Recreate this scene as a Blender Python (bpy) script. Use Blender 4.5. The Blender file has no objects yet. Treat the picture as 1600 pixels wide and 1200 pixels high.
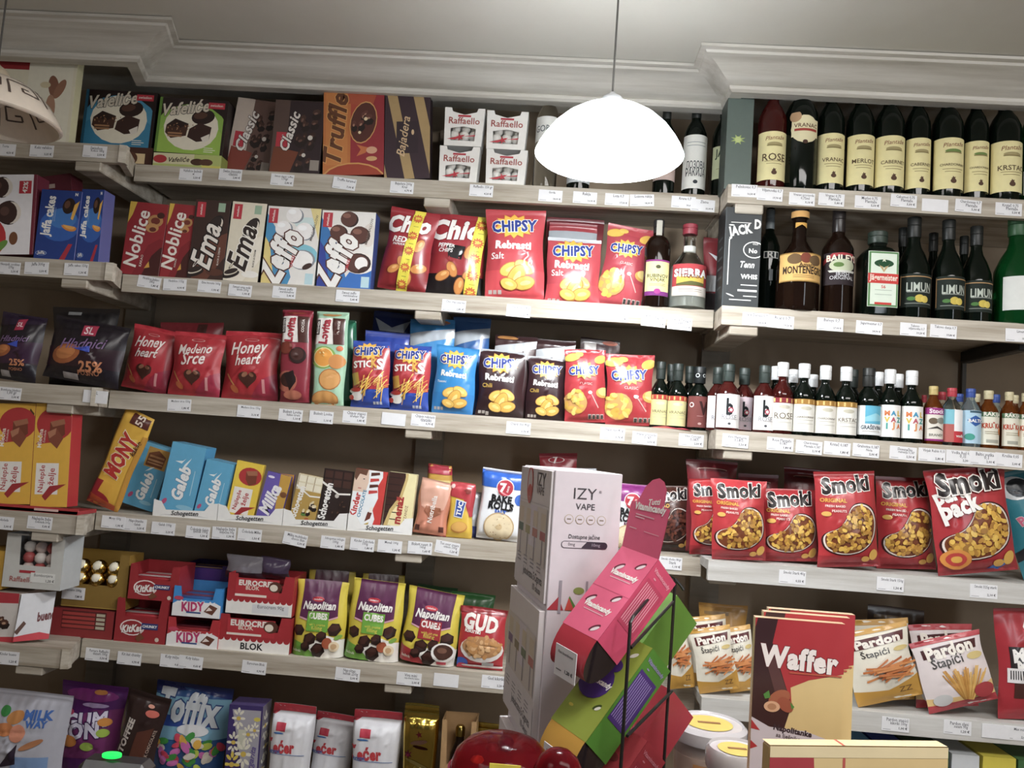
import bpy, bmesh, math, random
import numpy as np
from mathutils import Vector, Matrix
from mathutils.geometry import tessellate_polygon
SC = bpy.context.scene; COL = SC.collection; PI = math.pi
R_ = math.radians
# ---------------------------------------------------------------- camera, world, lights, exposure
EYE = 1.55; FPX = 1230.0
_pi, _ya, _ro = R_(4.66), R_(-2.86), R_(4.03)
CF = np.array([math.sin(_ya)*math.cos(_pi), math.cos(_ya)*math.cos(_pi), math.sin(_pi)])
_R = np.cross(CF, [0, 0, 1]); _R /= np.linalg.norm(_R); _U = np.cross(_R, CF)
CR = math.cos(_ro)*_R + math.sin(_ro)*_U; CU = -math.sin(_ro)*_R + math.cos(_ro)*_U
cd = bpy.data.cameras.new('camera'); cam = bpy.data.objects.new('camera', cd); COL.objects.link(cam)
cd.sensor_width = 36; cd.lens = FPX/1600*36; cd.clip_start = .02
cam.matrix_world = Matrix(((CR[0], CU[0], -CF[0], 0), (CR[1], CU[1], -CF[1], 0), (CR[2], CU[2], -CF[2], EYE), (0, 0, 0, 1)))
SC.camera = cam
vs = SC.view_settings; vs.view_transform = 'Standard'; vs.look = 'None'; vs.gamma = 1; vs.use_curve_mapping = False
vs.exposure = -0.2
wd = bpy.data.worlds.new('world'); SC.world = wd; wd.use_nodes = True
wd.node_tree.nodes['Background'].inputs[0].default_value = (.80, .88, 1, 1); wd.node_tree.nodes['Background'].inputs[1].default_value = .09
def area(name, loc, to, sx, sy, e, col):
    l = bpy.data.lights.new(name, 'AREA'); l.shape = 'RECTANGLE'; l.size = sx; l.size_y = sy; l.energy = e; l.color = col
    o = bpy.data.objects.new(name, l); COL.objects.link(o); o.location = loc
    o.rotation_euler = (Vector(to)-Vector(loc)).to_track_quat('-Z', 'Y').to_euler(); return o
area('added_side_fill', (-1.1, .1, 2.6), (-.9, .5, 1.0), .8, .5, 12, (1, .96, .93))  # added fill from the left, brightens the tall white display's left face
area('shop_ceiling_light', (.95, .35, 2.6), (.95, .75, 1.0), 1.6, .6, 62, (1, .97, .94))
area('shop_window_light', (2.2, -1.6, 1.5), (1.2, 2.2, 1.45), .35, 1.7, 22, (.86, .93, 1))
LAMPX, LAMPY, LAMPZ = .199, 1.6, 1.55+.569
pl = bpy.data.lights.new('bulb_light', 'POINT'); pl.energy = 34; pl.shadow_soft_size = .05; pl.color = (.93, .97, 1)
po = bpy.data.objects.new('bulb_light', pl); COL.objects.link(po); po.location = (LAMPX, LAMPY, LAMPZ-.02)

# ---------------------------------------------------------------- projection helpers (photo pixels -> places in the room)
def at(px, py, Y):
    d = CF + (px-800)/FPX*CR + (600-py)/FPX*CU; P = d*(Y/d[1]); return Vector((P[0], P[1], P[2]+EYE))
def xat(px, Y, z):
    n = CR-(px-800)/FPX*CF; return -(n[1]*Y+n[2]*(z-EYE))/n[0]
def zat(py, X, Y):
    n = CU-(600-py)/FPX*CF; return EYE-(n[0]*X+n[1]*Y)/n[2]
def prj(P):
    p = np.array([P[0], P[1], P[2]-EYE]); k = CF@p; return 800+FPX*(CR@p)/k, 600-FPX*(CU@p)/k
YS = {'L': 2.08, 'M': 2.2, 'R': 2.09}
ZS = {'L': [.763, .430, .084, -.262, -.612, -1.06], 'M': [.752, .423, .084, -.261, -.615, -1.06], 'R': [.747, .416, .086, -.253, -.599, -1.0]}
for k in ZS: ZS[k] = [z+EYE for z in ZS[k]]
WALLY = 2.46; BH = .05
# ---------------------------------------------------------------- materials
def lin(h):
    c = [int(h[i:i+2], 16)/255 for i in (0, 2, 4)]
    return tuple(x/12.92 if x <= .04045 else ((x+.055)/1.055)**2.4 for x in c)+(1,)
FIN = {'card': (.42, 0, .45), 'foil': (.3, 0, .5), 'paper': (.75, 0, .2), 'metal': (.2, 1, .5), 'gloss': (.08, 0, .6), 'matte': (.85, 0, .2), 'black': (.3, 0, .5)}
MC = {}
def M(h, fin='card'):
    k = (h, fin)
    if k in MC: return MC[k]
    m = bpy.data.materials.new(fin+'_'+h); m.use_nodes = True; nt = m.node_tree; b = nt.nodes['Principled BSDF']
    r, me, sp = FIN[fin]
    b.inputs['Metallic'].default_value = me; b.inputs['Specular IOR Level'].default_value = sp
    c = lin(h); gy = .3*c[0]+.6*c[1]+.1*c[2]; c = tuple(x*.86+gy*.12+.006 for x in c[:3])+(1,)  # veil of haze mixed into the base colour: greyer and slightly lifted
    n = nt.nodes.new('ShaderNodeTexNoise'); n.inputs['Scale'].default_value = 60 if fin != 'foil' else 35; n.inputs['Detail'].default_value = 2
    tc = nt.nodes.new('ShaderNodeTexCoord'); nt.links.new(tc.outputs['Object'], n.inputs['Vector'])
    mp = nt.nodes.new('ShaderNodeMapRange'); mp.inputs[3].default_value = r*.8; mp.inputs[4].default_value = min(1, r*1.25)
    nt.links.new(n.outputs[0], mp.inputs[0]); nt.links.new(mp.outputs[0], b.inputs['Roughness'])
    mx = nt.nodes.new('ShaderNodeMix'); mx.data_type = 'RGBA'; mx.inputs[6].default_value = tuple(x*.93 for x in c[:3])+(1,); mx.inputs[7].default_value = tuple(min(1, x*1.05) for x in c[:3])+(1,)
    nt.links.new(n.outputs[0], mx.inputs[0]); nt.links.new(mx.outputs[2], b.inputs['Base Color'])
    if fin == 'foil': b.inputs['Coat Weight'].default_value = .2; b.inputs['Coat Roughness'].default_value = .16
    MC[k] = m; return m
def wood(name, c1, c2, sc, rough=.6):
    m = bpy.data.materials.new(name); m.use_nodes = True; nt = m.node_tree; b = nt.nodes['Principled BSDF']; b.inputs['Roughness'].default_value = rough
    tc = nt.nodes.new('ShaderNodeTexCoord'); mp = nt.nodes.new('ShaderNodeMapping'); mp.inputs['Scale'].default_value = sc
    n = nt.nodes.new('ShaderNodeTexNoise'); n.inputs['Scale'].default_value = 1; n.inputs['Detail'].default_value = 8; n.inputs['Roughness'].default_value = .65
    r = nt.nodes.new('ShaderNodeValToRGB'); r.color_ramp.elements[0].position = .32; r.color_ramp.elements[1].position = .68
    r.color_ramp.elements[0].color = lin(c1); r.color_ramp.elements[1].color = lin(c2)
    nt.links.new(tc.outputs['Object'], mp.inputs[0]); nt.links.new(mp.outputs[0], n.inputs['Vector']); nt.links.new(n.outputs[0], r.inputs[0]); nt.links.new(r.outputs[0], b.inputs['Base Color'])
    bp = nt.nodes.new('ShaderNodeBump'); bp.inputs['Strength'].default_value = .25; bp.inputs['Distance'].default_value = .002
    nt.links.new(n.outputs[0], bp.inputs['Height']); nt.links.new(bp.outputs[0], b.inputs['Normal']); return m
WOOD = wood('whitewashed_wood', '978b7a', 'cac3b6', (2.5, 30, 45))
UPR = wood('worn_upright_wood', '7d7467', '8f8678', (2.5, 30, 45))
WOODR = wood('pale_shelf_board', 'b3b0aa', 'd4d3d0', (2.5, 30, 45))
CORN = wood('whitewashed_cornice', 'bdb8ae', 'e0ddd6', (2, 25, 40))
WALLM = wood('beige_wall_plaster', '9c8a76', 'a89782', (3, 3, 3), .9)
CEILM = wood('cream_ceiling_paint', 'd2cfc6', 'dad8d0', (2, 2, 2), .9)
FLOORM = wood('grey_floor_tile', '6d675f', '7c766d', (3, 3, 3), .5)
def glass(name, h, rough=.03, tr=1., ior=1.35):
    m = bpy.data.materials.new(name); m.use_nodes = True; b = m.node_tree.nodes['Principled BSDF']
    b.inputs['Base Color'].default_value = lin(h); b.inputs['Roughness'].default_value = rough; b.inputs['Transmission Weight'].default_value = tr; b.inputs['IOR'].default_value = ior
    n = m.node_tree.nodes.new('ShaderNodeTexNoise'); n.inputs['Scale'].default_value = 30
    p = m.node_tree.nodes.new('ShaderNodeMapRange'); p.inputs[3].default_value = rough*.7; p.inputs[4].default_value = rough*1.4
    m.node_tree.links.new(n.outputs[0], p.inputs[0]); m.node_tree.links.new(p.outputs[0], b.inputs['Roughness']); return m
G_CLEAR = glass('clear_glass', 'f2f6f4'); G_DARK = glass('dark_green_glass', '0b120d', .05, .15); G_BROWN = glass('brown_glass', '1a0f0a', .05, .15)
G_GREEN = glass('green_glass', '0f4a22', .05, .5); G_ROSE = glass('rose_wine_glass', '5a1f1c', .05, .6); G_AMB = glass('amber_liquor_glass', '7a4016', .05, .6)
G_BLUE = glass('pale_blue_glass', 'cfe6ee', .05, .9); G_PLAST = glass('clear_plastic', 'f0f0f0', .12, .85, 1.15)
# ---------------------------------------------------------------- mesh building
class MB:
    def __init__(s): s.V = []; s.F = []; s.I = []; s.N = []; s.m = []; s.hasN = False
    def mi(s, m):
        if isinstance(m, str): m = M(m)
        if m not in s.m: s.m.append(m)
        return s.m.index(m)
    def add(s, vs_, fs, m, N=None):
        o = len(s.V); s.V += [tuple(v) for v in vs_]; s.F += [tuple(i+o for i in f) for f in fs]
        if isinstance(m, list): s.I += m
        else: s.I += [s.mi(m)]*len(fs)
        if N is not None: s.hasN = True; s.N += [tuple(n) for n in N]
        else: s.N += [(0, 0, 0)]*len(vs_)
        return s
    def box(s, c, d, m, ch=0, X=None):
        bm = bmesh.new(); bmesh.ops.create_cube(bm, size=1)
        for v in bm.verts: v.co = Vector((v.co.x*d[0], v.co.y*d[1], v.co.z*d[2]))
        if ch: bmesh.ops.bevel(bm, geom=bm.edges[:], offset=ch, segments=1, affect='EDGES')
        bm.verts.index_update()
        vv = [v.co+Vector(c) for v in bm.verts]
        if X is not None: vv = [X @ v for v in vv]
        s.add(vv, [[v.index for v in f.verts] for f in bm.faces], m); bm.free(); return s
    def lathe(s, pr, m, n=28, c=(0, 0, 0), sq=0):
        vs_ = []; fs = []
        for r, z in pr:
            for i in range(n):
                a = 2*PI*i/n; x, y = math.cos(a), math.sin(a)
                if sq:
                    k = (abs(x)**sq+abs(y)**sq)**(-1/sq); x *= k; y *= k
                vs_.append((c[0]+r*x, c[1]+r*y, c[2]+z))
        for j in range(len(pr)-1):
            for i in range(n):
                a, b = j*n+i, j*n+(i+1) % n; fs.append((a, b, b+n, a+n))
        if pr[0][0] > 1e-5: fs.append(tuple(range(n))[::-1])
        if pr[-1][0] > 1e-5: fs.append(tuple(range((len(pr)-1)*n, len(pr)*n)))
        s.add(vs_, fs, m); return s
    def tube(s, pts, r, m, n=8):
        P = [Vector(p) for p in pts]; vs_ = []; fs = []
        for j, p in enumerate(P):
            t = (P[min(j+1, len(P)-1)]-P[max(j-1, 0)]).normalized(); a = t.orthogonal().normalized()
            if j and abs(a.dot(pa)) < .99:
                a = (pa-t*pa.dot(t)).normalized()
            pa = a; b = t.cross(a)
            for i in range(n):
                q = 2*PI*i/n; vs_.append(p+(a*math.cos(q)+b*math.sin(q))*r)
        for j in range(len(P)-1):
            for i in range(n):
                x, y = j*n+i, j*n+(i+1) % n; fs.append((x, y, y+n, x+n))
        fs += [tuple(range(n))[::-1], tuple(range((len(P)-1)*n, len(P)*n))]
        s.add(vs_, fs, m); return s
    def sph(s, c, r, m, n=12, sc=(1, 1, 1)):
        k = n//2; s.lathe([(0.00001 if i in (0, k) else r*math.sin(PI*i/k), -r*math.cos(PI*i/k)) for i in range(k+1)], m, n, c); 
        if sc != (1, 1, 1):
            q = (k+1)*n
            for i in range(len(s.V)-q, len(s.V)): s.V[i] = tuple(c[j]+(s.V[i][j]-c[j])*sc[j] for j in range(3))
        return s
    def ob(s, name, parent=None, sm=None, loc=None):
        me = bpy.data.meshes.new(name); me.from_pydata(s.V, [], s.F)
        for m in s.m: me.materials.append(m)
        me.polygons.foreach_set('material_index', s.I)
        if s.hasN or sm: me.polygons.foreach_set('use_smooth', [True]*len(s.F))
        me.update()
        if s.hasN: me.normals_split_custom_set_from_vertices(s.N)
        elif sm: me.set_sharp_from_angle(angle=R_(sm))
        o = bpy.data.objects.new(name, me); COL.objects.link(o)
        if parent: o.parent = parent
        if loc is not None: o.location = loc
        return o
def empty(name, loc=(0, 0, 0)):
    o = bpy.data.objects.new(name, None); o.empty_display_size = .05; COL.objects.link(o); o.location = loc; return o
def tag(o, label, cat, group=None):
    o['label'] = label; o['category'] = cat
    if group: o['group'] = group
    return o
def struct(o): o['kind'] = 'structure'; return o
# ---------------------------------------------------------------- printed art: flat shapes in u,v laid on a face, draped on bags, wrapped on bottles
def R(a, b, c, d, col): return ('p', [(a, b), (c, b), (c, d), (a, d)], col)
def P(pts, col): return ('p', pts, col)
def E(u, v, r, col, ry=None, rot=0, n=18, a0=0, a1=360): return ('e', u, v, r, r if ry is None else ry, rot, n, a0, a1, col)
def S(u, v, r, q, n, col, ry=1.): return ('s', u, v, r, q, n, ry, col)
def T(s, u, v, L, col, rot=0, b=0, o=None, ow=.035, sh=0, hs=1.): return ('t', s, u, v, L, col, rot, b, o, ow, sh, hs)
def scat(u, v, ru, rv, n, r, cols, seed=1, asp=.6, inside=None):
    g = random.Random(seed); out = []
    while len(out) < n:
        x, y = g.uniform(-1, 1), g.uniform(-1, 1)
        if x*x+y*y < 1 and (inside is None or inside(u+x*ru, v+y*rv)): out.append(E(u+x*ru, v+y*rv, r*g.uniform(.75, 1.25), g.choice(cols), r*asp*g.uniform(.8, 1.2), g.uniform(0, 180), 10))
    return out
def lines(u, v, w, n, dv, col, th=.006):
    g = random.Random(n*7+int(u*99)); return [R(u-w/2, v-i*dv-th, u-w/2+w*g.uniform(.6, 1), v-i*dv+th, col) for i in range(n)]
TCA = {}
def txt(s, b, sh, res=2, sp=1.):
    k = (s, round(b, 3), sh, res, sp)
    if k not in TCA:
        c = bpy.data.curves.new('t', 'FONT'); c.body = s; c.offset = b; c.shear = sh; c.resolution_u = res; c.space_character = sp; c.fill_mode = 'FRONT'
        o = bpy.data.objects.new('t', c); COL.objects.link(o)
        me = bpy.data.meshes.new_from_object(o); a = [(v.co.x, v.co.y) for v in me.vertices]; f = [tuple(p.vertices) for p in me.polygons]
        bpy.data.objects.remove(o); bpy.data.curves.remove(c); bpy.data.meshes.remove(me); TCA[k] = (a, f)
    return TCA[k]
def flat(art, w, h, fin, res=2):
    """art list -> list of (verts2d, faces, material) in metres"""
    out = []
    for a in art:
        col = a[-1] if a[0] != 't' else a[5]
        def mm(c): return M(c[:-1], 'metal') if c.endswith('*') else M(c, fin)
        if a[0] == 'p': pts = [(u*w, v*h) for u, v in a[1]]
        elif a[0] == 'e':
            _, u, v, r, ry, rot, n, a0, a1, _c = a; cr, sr = math.cos(R_(rot)), math.sin(R_(rot)); pts = []
            full = a1-a0 >= 360
            for i in range(n if full else n+1):
                t = R_(a0+(a1-a0)*i/n); x, y = r*w*math.cos(t), ry*w*math.sin(t); pts.append((u*w+x*cr-y*sr, v*h+x*sr+y*cr))
        elif a[0] == 's':
            _, u, v, r, q, n, ry, _c = a
            pts = [(u*w+(r if i % 2 else q)*w*math.cos(PI*i/n), v*h+(r if i % 2 else q)*w*ry*math.sin(PI*i/n)) for i in range(2*n)]
        elif a[0] == 't':
            _, s, u, v, L, c, rot, b, oc, ow, sh, hs = a
            b = min(b, .05); ow = min(ow, .04); sp = 1+1.1*(b+(ow if oc else 0)); base, _f = txt(s, 0, sh, res, sp)
            if not base: continue
            xs = [p[0] for p in base]; ys = [p[1] for p in base]; x0, x1, y0, y1 = min(xs), max(xs), min(ys), max(ys); k = L*w/(x1-x0)
            cr, sr = math.cos(R_(rot)), math.sin(R_(rot))
            for off, cc in (([(b+ow, oc)] if oc else [])+[(b, c)]):
                vv, ff = txt(s, off, sh, res, sp); q = []
                for x, y in vv:
                    x = (x-(x0+x1)/2)*k; y = (y-(y0+y1)/2)*k*hs; q.append((u*w+x*cr-y*sr, v*h+x*sr+y*cr))
                out.append((q, ff, mm(cc)))
            continue
        tri = tessellate_polygon([[Vector((x, y, 0)) for x, y in pts]])
        out.append((pts, [tuple(t) for t in tri], mm(col)))
    return out
def drape(mb, art, w, h, Sf, fin, cx=0, cy=0, z0=.0003, dz=.00012, base=None, res=2, useN=True):
    """cut art on a cx*cy grid (so it can bend), clip to 0..w,0..h, map with Sf(x,y)->(pos,normal)"""
    bm = bmesh.new(); mats = []
    def mi(m):
        if m not in mats: mats.append(m)
        return mats.index(m)
    L = ([([(0, 0), (w, 0), (w, h), (0, h)], [(0, 1, 2, 3)], base)] if base is not None else [])+flat(art, w, h, fin, res)
    seen = []
    for k, (vv, ff, m) in enumerate(L):
        xs = [p[0] for p in vv]; ys = [p[1] for p in vv]; bb = (min(xs), min(ys), max(xs), max(ys)); z = 1
        if base is not None and k == 0: z = 0
        else:
            for b0, z_ in seen:
                if z_ >= z and b0[0] < bb[2] and bb[0] < b0[2] and b0[1] < bb[3] and bb[1] < b0[3]: z = z_+1
            seen.append((bb, z))
        bv = [bm.verts.new((x, y, z)) for x, y in vv]; i = mi(m)
        for f in ff:
            if len(set(f)) < 3: continue
            try: q = bm.faces.new([bv[j] for j in f]); q.material_index = i
            except ValueError: pass
    def cut(co, no, clr=False):
        bmesh.ops.bisect_plane(bm, geom=bm.verts[:]+bm.edges[:]+bm.faces[:], dist=1e-7, plane_co=co, plane_no=no, clear_outer=clr)
    cut((0, 0, 0), (-1, 0, 0), True); cut((w, 0, 0), (1, 0, 0), True); cut((0, 0, 0), (0, -1, 0), True); cut((0, h, 0), (0, 1, 0), True)
    for i in range(1, cx): cut((w*i/cx, 0, 0), (1, 0, 0))
    for i in range(1, cy): cut((0, h*i/cy, 0), (0, 1, 0))
    bm.verts.ensure_lookup_table(); bm.verts.index_update(); vs_ = []; ns = []
    for v in bm.verts:
        p, n = Sf(v.co.x, v.co.y); o = 0 if v.co.z < .5 else z0+dz*v.co.z
        vs_.append((p[0]+n[0]*o, p[1]+n[1]*o, p[2]+n[2]*o)); ns.append(n)
    fs = []; ii = []
    for f in bm.faces:
        idx = [v.index for v in f.verts]
        fs.append(idx if f.normal.z >= 0 else idx[::-1]); ii.append(mb.mi(mats[f.material_index]))
    mb.add(vs_, fs, ii, ns if useN else None); bm.free(); return mb
def nrm(Pf, x, y, e=.0015):
    a, b, c, d = Vector(Pf(x+e, y)), Vector(Pf(x-e, y)), Vector(Pf(x, y+e)), Vector(Pf(x, y-e))
    n = (a-b).cross(c-d); return n.normalized() if n.length > 1e-12 else Vector((0, -1, 0))
# ---------------------------------------------------------------- package kinds; origin at the middle of the base, front faces -Y
def bag(w, h, B, base, art, seed=1, fin='foil', top=.05, bot=.04, style='pillow', g=.010, back=None, name='bag'):
    rn = random.Random(seed); cr = [(rn.uniform(.15, .85), rn.uniform(.2, .9), rn.uniform(0, PI), rn.uniform(.015, .04), rn.uniform(.1, .3), rn.choice((-1, 1))*B*rn.uniform(.05, .11)) for _ in range(7)]
    ph = rn.uniform(0, 6)
    def Z(x, y, s=1):
        u, v = min(1, max(0, x/w)), min(1, max(0, y/h)); e = max(0., 1-abs(2*u-1)**2.6); vv = min(1, max(0, (v-bot)/(1-top-bot)))
        if style == 'pillow': f = max(0, math.sin(PI*vv**.85))**.6; ex = .75
        elif style == 'pouch': f = (1-vv**2.6)*min(1, .75+vv*2)**1; ex = .45
        else: f = max(0, 1-abs(2*vv-1)**9)**.5; ex = .28
        z = B*e**ex*f
        if s > 0:
            W = math.exp(-vv/.14)+math.exp(-(1-vv)/.16)
            z += B*.07*W*math.sin(u*2*PI*(w/.028)+ph+3*v)*e*f**.5
            for cu, cv, an, wd_, ln, am in cr:
                du, dv = (u-cu), (v-cv)*h/w; p = du*math.cos(an)+dv*math.sin(an); q = -du*math.sin(an)+dv*math.cos(an)
                z += am*math.exp(-(p/wd_)**2-(q/ln)**2)*e*f
        if v > 1-top or v < bot: z += .0007*math.sin(y*1400)
        return z
    def XX(x, y):
        u, v = x/w, y/h; vv = min(1, max(0, (v-bot)/(1-top-bot))); return (x-w/2)*(1-(.055 if style == 'pillow' else .02)*math.sin(PI*vv)**.7)+.002*math.sin(v*9+ph)*(2*u-1)
    yb = {'pillow': .55, 'pouch': .9, 'block': .95}[style]; tw = .003*math.sin(ph)
    def pf(x, y): return (XX(x, y), -Z(x, y), y+tw*math.sin(3*x/w+ph)*(y/h))
    def pb(x, y): xx = w-x; return (XX(xx, y), Z(xx, y, 0)*yb, y+tw*math.sin(3*xx/w+ph)*(y/h))
    mb = MB(); cx, cy = max(6, round(w/g)), max(8, round(h/g))
    drape(mb, art, w, h, lambda x, y: (pf(x, y), nrm(pf, x, y)), fin, cx, cy, z0=.0006, dz=.00045, base=M(base, fin))
    drape(mb, [], w, h, lambda x, y: (pb(x, y), nrm(pb, x, y)), fin, cx, cy, base=M(back or base, fin))
    return mb.ob(name)
def fbox(w, h, d, base, art=(), side=None, sart=(), tart=(), lart=(), topc=None, fin='card', name='box', ch=.0012):
    mb = MB(); s = M(side or base, fin); mb.box((0, d/2, h/2), (w, d, h), s, ch)
    drape(mb, [R(0, 0, 1, 1, base)]+list(art), w, h, lambda x, y: ((x-w/2, 0, y), (0, -1, 0)), fin, z0=.0001, useN=False)
    if sart: drape(mb, list(sart), d, h, lambda x, y: ((w/2, x, y), (1, 0, 0)), fin, z0=.0001, useN=False)
    if lart: drape(mb, list(lart), d, h, lambda x, y: ((-w/2, d-x, y), (-1, 0, 0)), fin, z0=.0001, useN=False)
    if topc: drape(mb, [R(0, 0, 1, 1, topc)]+list(tart), w, d, lambda x, y: ((x-w/2, y, h), (0, 0, 1)), fin, z0=.0001, useN=False)
    return mb.ob(name)
BP = {'wine': [(.96, 0), (1, .02), (1, .60), (.96, .66), (.75, .73), (.45, .79), (.36, .84), (.35, .985), (.37, .985), (.37, 1)],
      'mini': [(.95, 0), (1, .02), (1, .52), (.95, .58), (.7, .66), (.42, .72), (.38, .76), (.38, .99)],
      'liq': [(.95, 0), (1, .02), (1, .55), (.97, .62), (.7, .70), (.42, .75), (.38, .8), (.36, .99)],
      'fat': [(.9, 0), (1, .03), (1, .40), (.93, .5), (.6, .60), (.36, .68), (.32, .74), (.32, .99)],
      'sq': [(.95, 0), (1, .02), (1, .66), (.97, .72), (.7, .79), (.42, .82), (.4, .86), (.4, .99)],
      'flask': [(.95, 0), (1, .02), (1, .56), (.98, .62), (.8, .70), (.5, .78), (.4, .81), (.38, .98)],
      'tall': [(.95, 0), (1, .02), (1, .42), (.96, .5), (.7, .62), (.45, .70), (.36, .76), (.34, .99)]}
def bottle(w, h, kind, gm, capc, cap=(.86, 1.0), lab=(.1, .55), lart=(), lbase='efe6b0', ang=78, capfin='card', extra=(), name='bottle', sq=0, capr=.4, liquid=None):
    root = empty(name); r = w/2; pr = BP[kind]
    MB().lathe([(a*r, b*h) for a, b in pr], gm, 28, sq=sq).ob('glass_body', root, 40)
    if liquid: MB().lathe([(a*r*.93, max(.006, b*h)) for a, b in pr if b <= .5], M(liquid, 'gloss'), 24, sq=sq).ob('liquid', root, 40)
    c0, c1 = cap; cr = capr*r
    MB().lathe([(cr*.98, c0*h), (cr*1.02, c0*h+.002), (cr*1.02, (c0*.45+c1*.55)*h), (cr*.96, (c0*.43+c1*.57)*h), (cr*1.03, (c0*.41+c1*.59)*h), (cr*1.03, c1*h-.002), (cr*.95, c1*h)], M(capc, capfin), 20).ob('cap', root, 35)
    def patch(nm, z0, z1, art, base, an, rr=r, fin='paper'):
        lw = 2*R_(an)*rr; lh = (z1-z0)*h; mb = MB()
        def sf(x, y):
            a = (x/lw-.5)*2*R_(an); n = (math.sin(a), -math.cos(a), 0)
            if sq:
                k = (abs(n[0])**sq+abs(n[1])**sq)**(-1/sq); return ((n[0]*k*(rr+.0006), n[1]*k*(rr+.0006), z0*h+y), (0, -1, 0) if an < 50 else n)
            return ((n[0]*(rr+.0006), n[1]*(rr+.0006), z0*h+y), n)
        if base: drape(mb, art, lw, lh, sf, fin, 26, 1, z0=.0002, dz=.0003, base=M(base, fin))
        else: drape(mb, art, lw, lh, sf, fin, 26, 1, z0=.0002, dz=.0003)
        mb.ob(nm, root)
    if lab: patch('label', lab[0], lab[1], list(lart), lbase, ang)
    for e in extra: patch(*e[:6], rr=e[6]*r if len(e) > 6 else r)
    return root
# ---------------------------------------------------------------- placing
TPL = {}
def ctree(o, parent=None):
    c = o.copy(); COL.objects.link(c)
    if parent: c.parent = parent
    for ch in list(o.children): ctree(ch, c)
    return c
def it(key, name, label, cat, sr, xl, xr, yt, build, xt=None, dy=.008, lean=0, yaw=0, group=None, dz=0, Y=None, z=None, d0=0):
    """stand an item on shelf sr ('M3'): base spans photo x xl..xr, its top reaches photo y yt (at x xt)"""
    s, r = sr[0], int(sr[1])-1
    Yp = (YS[s] if Y is None else Y)+dy; z0 = (ZS[s][r] if z is None else z)+dz
    X0, X1 = xat(xl, Yp, z0), xat(xr, Yp, z0); w = X1-X0; Xc = (X0+X1)/2
    zt = zat(yt, Xc if xt is None else xat(xt, Yp, z0+.15), Yp); h = zt-z0; tl = 0
    if xt is not None:
        Xt = xat(xt, Yp, zt); tl = math.atan2(Xt-Xc, h); h /= math.cos(tl)
    h /= math.cos(R_(lean))
    if key in TPL:
        src, w0, h0 = TPL[key]; o = ctree(src)
        o.scale = (w/w0, w/w0 if 'bottle' in name else 1, h/h0)
    else:
        o = build(w, h); o.name = name
        if o.data: o.data.name = name
        TPL[key] = (o, w, h)
    o.name = name
    up = w/2*abs(math.sin(tl))+.0006
    o.rotation_euler = (Matrix.Rotation(R_(yaw), 3, 'Z') @ Matrix.Rotation(tl, 3, 'Y') @ Matrix.Rotation(-R_(lean), 3, 'X')).to_euler()
    o.location = (Xc, Yp+d0, z0+up+d0*math.sin(R_(lean))*0)
    for k in ('group',):
        if k in o: del o[k]
    return tag(o, label, cat, group)
# ---------------------------------------------------------------- the room
def slab(name, c, d, m): return struct(MB().box(c, d, m).ob(name))
CZ = EYE+1.085
slab('floor', (0, .2, -.05), (5, 5.2, .1), FLOORM); slab('ceiling', (0, .2, CZ+.05), (5, 5.2, .1), CEILM)
slab('wall_back', (0, WALLY+.05, CZ/2), (5, .1, CZ), WALLM)
slab('wall_left', (-2.55, .2, CZ/2), (.1, 5.2, CZ), WALLM); slab('wall_right', (2.55, .2, CZ/2), (.1, 5.2, CZ), WALLM)
XL0 = xat(155, 2.08, ZS['L'][2]); XM0 = xat(172, 2.2, ZS['M'][2]); XM1 = xat(1106, 2.2, ZS['M'][2]); XR0 = xat(1119, 2.09, ZS['R'][2])
PLAN = [(-2.49, 2.08), (XL0, 2.08), (XM0, 2.2), (XM1, 2.2), (XR0, 2.09), (2.49, 2.09)]
def cornice():
    pr = [(.03, 1.004), (-.003, 1.004), (-.010, 1.010), (-.012, 1.018), (-.006, 1.023), (-.018, 1.027), (-.034, 1.037), (-.058, 1.054), (-.080, 1.064), (-.090, 1.067), (-.094, 1.073), (-.108, 1.075), (-.108, 1.083), (.03, 1.083)]
    vs_ = []; n = len(pr)
    for i, p in enumerate(PLAN):
        a = Vector(PLAN[max(i-1, 0)]); b = Vector(p); c = Vector(PLAN[min(i+1, len(PLAN)-1)])
        d1 = (b-a).normalized() if i else (c-b).normalized(); d2 = (c-b).normalized() if i < len(PLAN)-1 else d1
        n1 = Vector((-d1.y, d1.x)); n2 = Vector((-d2.y, d2.x)); m = (n1+n2).normalized(); m = m/max(.5, m.dot(n1))
        for y, z in pr: q = b+m*y; vs_.append((q.x, q.y, z+EYE))
    fs = [(i*n+j, (i+1)*n+j, (i+1)*n+(j+1) % n, i*n+(j+1) % n) for i in range(len(PLAN)-1) for j in range(n)]
    return struct(MB().add(vs_, fs, CORN).ob('trim_1', None, 30))
cornice()
def prism(mb, poly, z0, z1, m):
    n = len(poly); mb.add([(x, y, z0) for x, y in poly]+[(x, y, z1) for x, y in poly], [tuple(range(n))[::-1], tuple(range(n, 2*n))]+[(i, (i+1) % n, (i+1) % n+n, i+n) for i in range(n)], m); return mb
def strip(p, q, z, m, par, h=BH):
    """front board of a shelf between plan points p and q"""
    p, q = Vector(p), Vector(q); d = (q-p).normalized(); nn = Vector((-d.y, d.x))*.018
    sk = .0004 if abs(d.y) > .01 else 0; mb = prism(MB(), [tuple(p), tuple(q), tuple(q+nn), tuple(p+nn)], z-h+sk, z+.001-sk, m); return mb.ob('edge_board', par)
W = WALLY-.002
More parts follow.
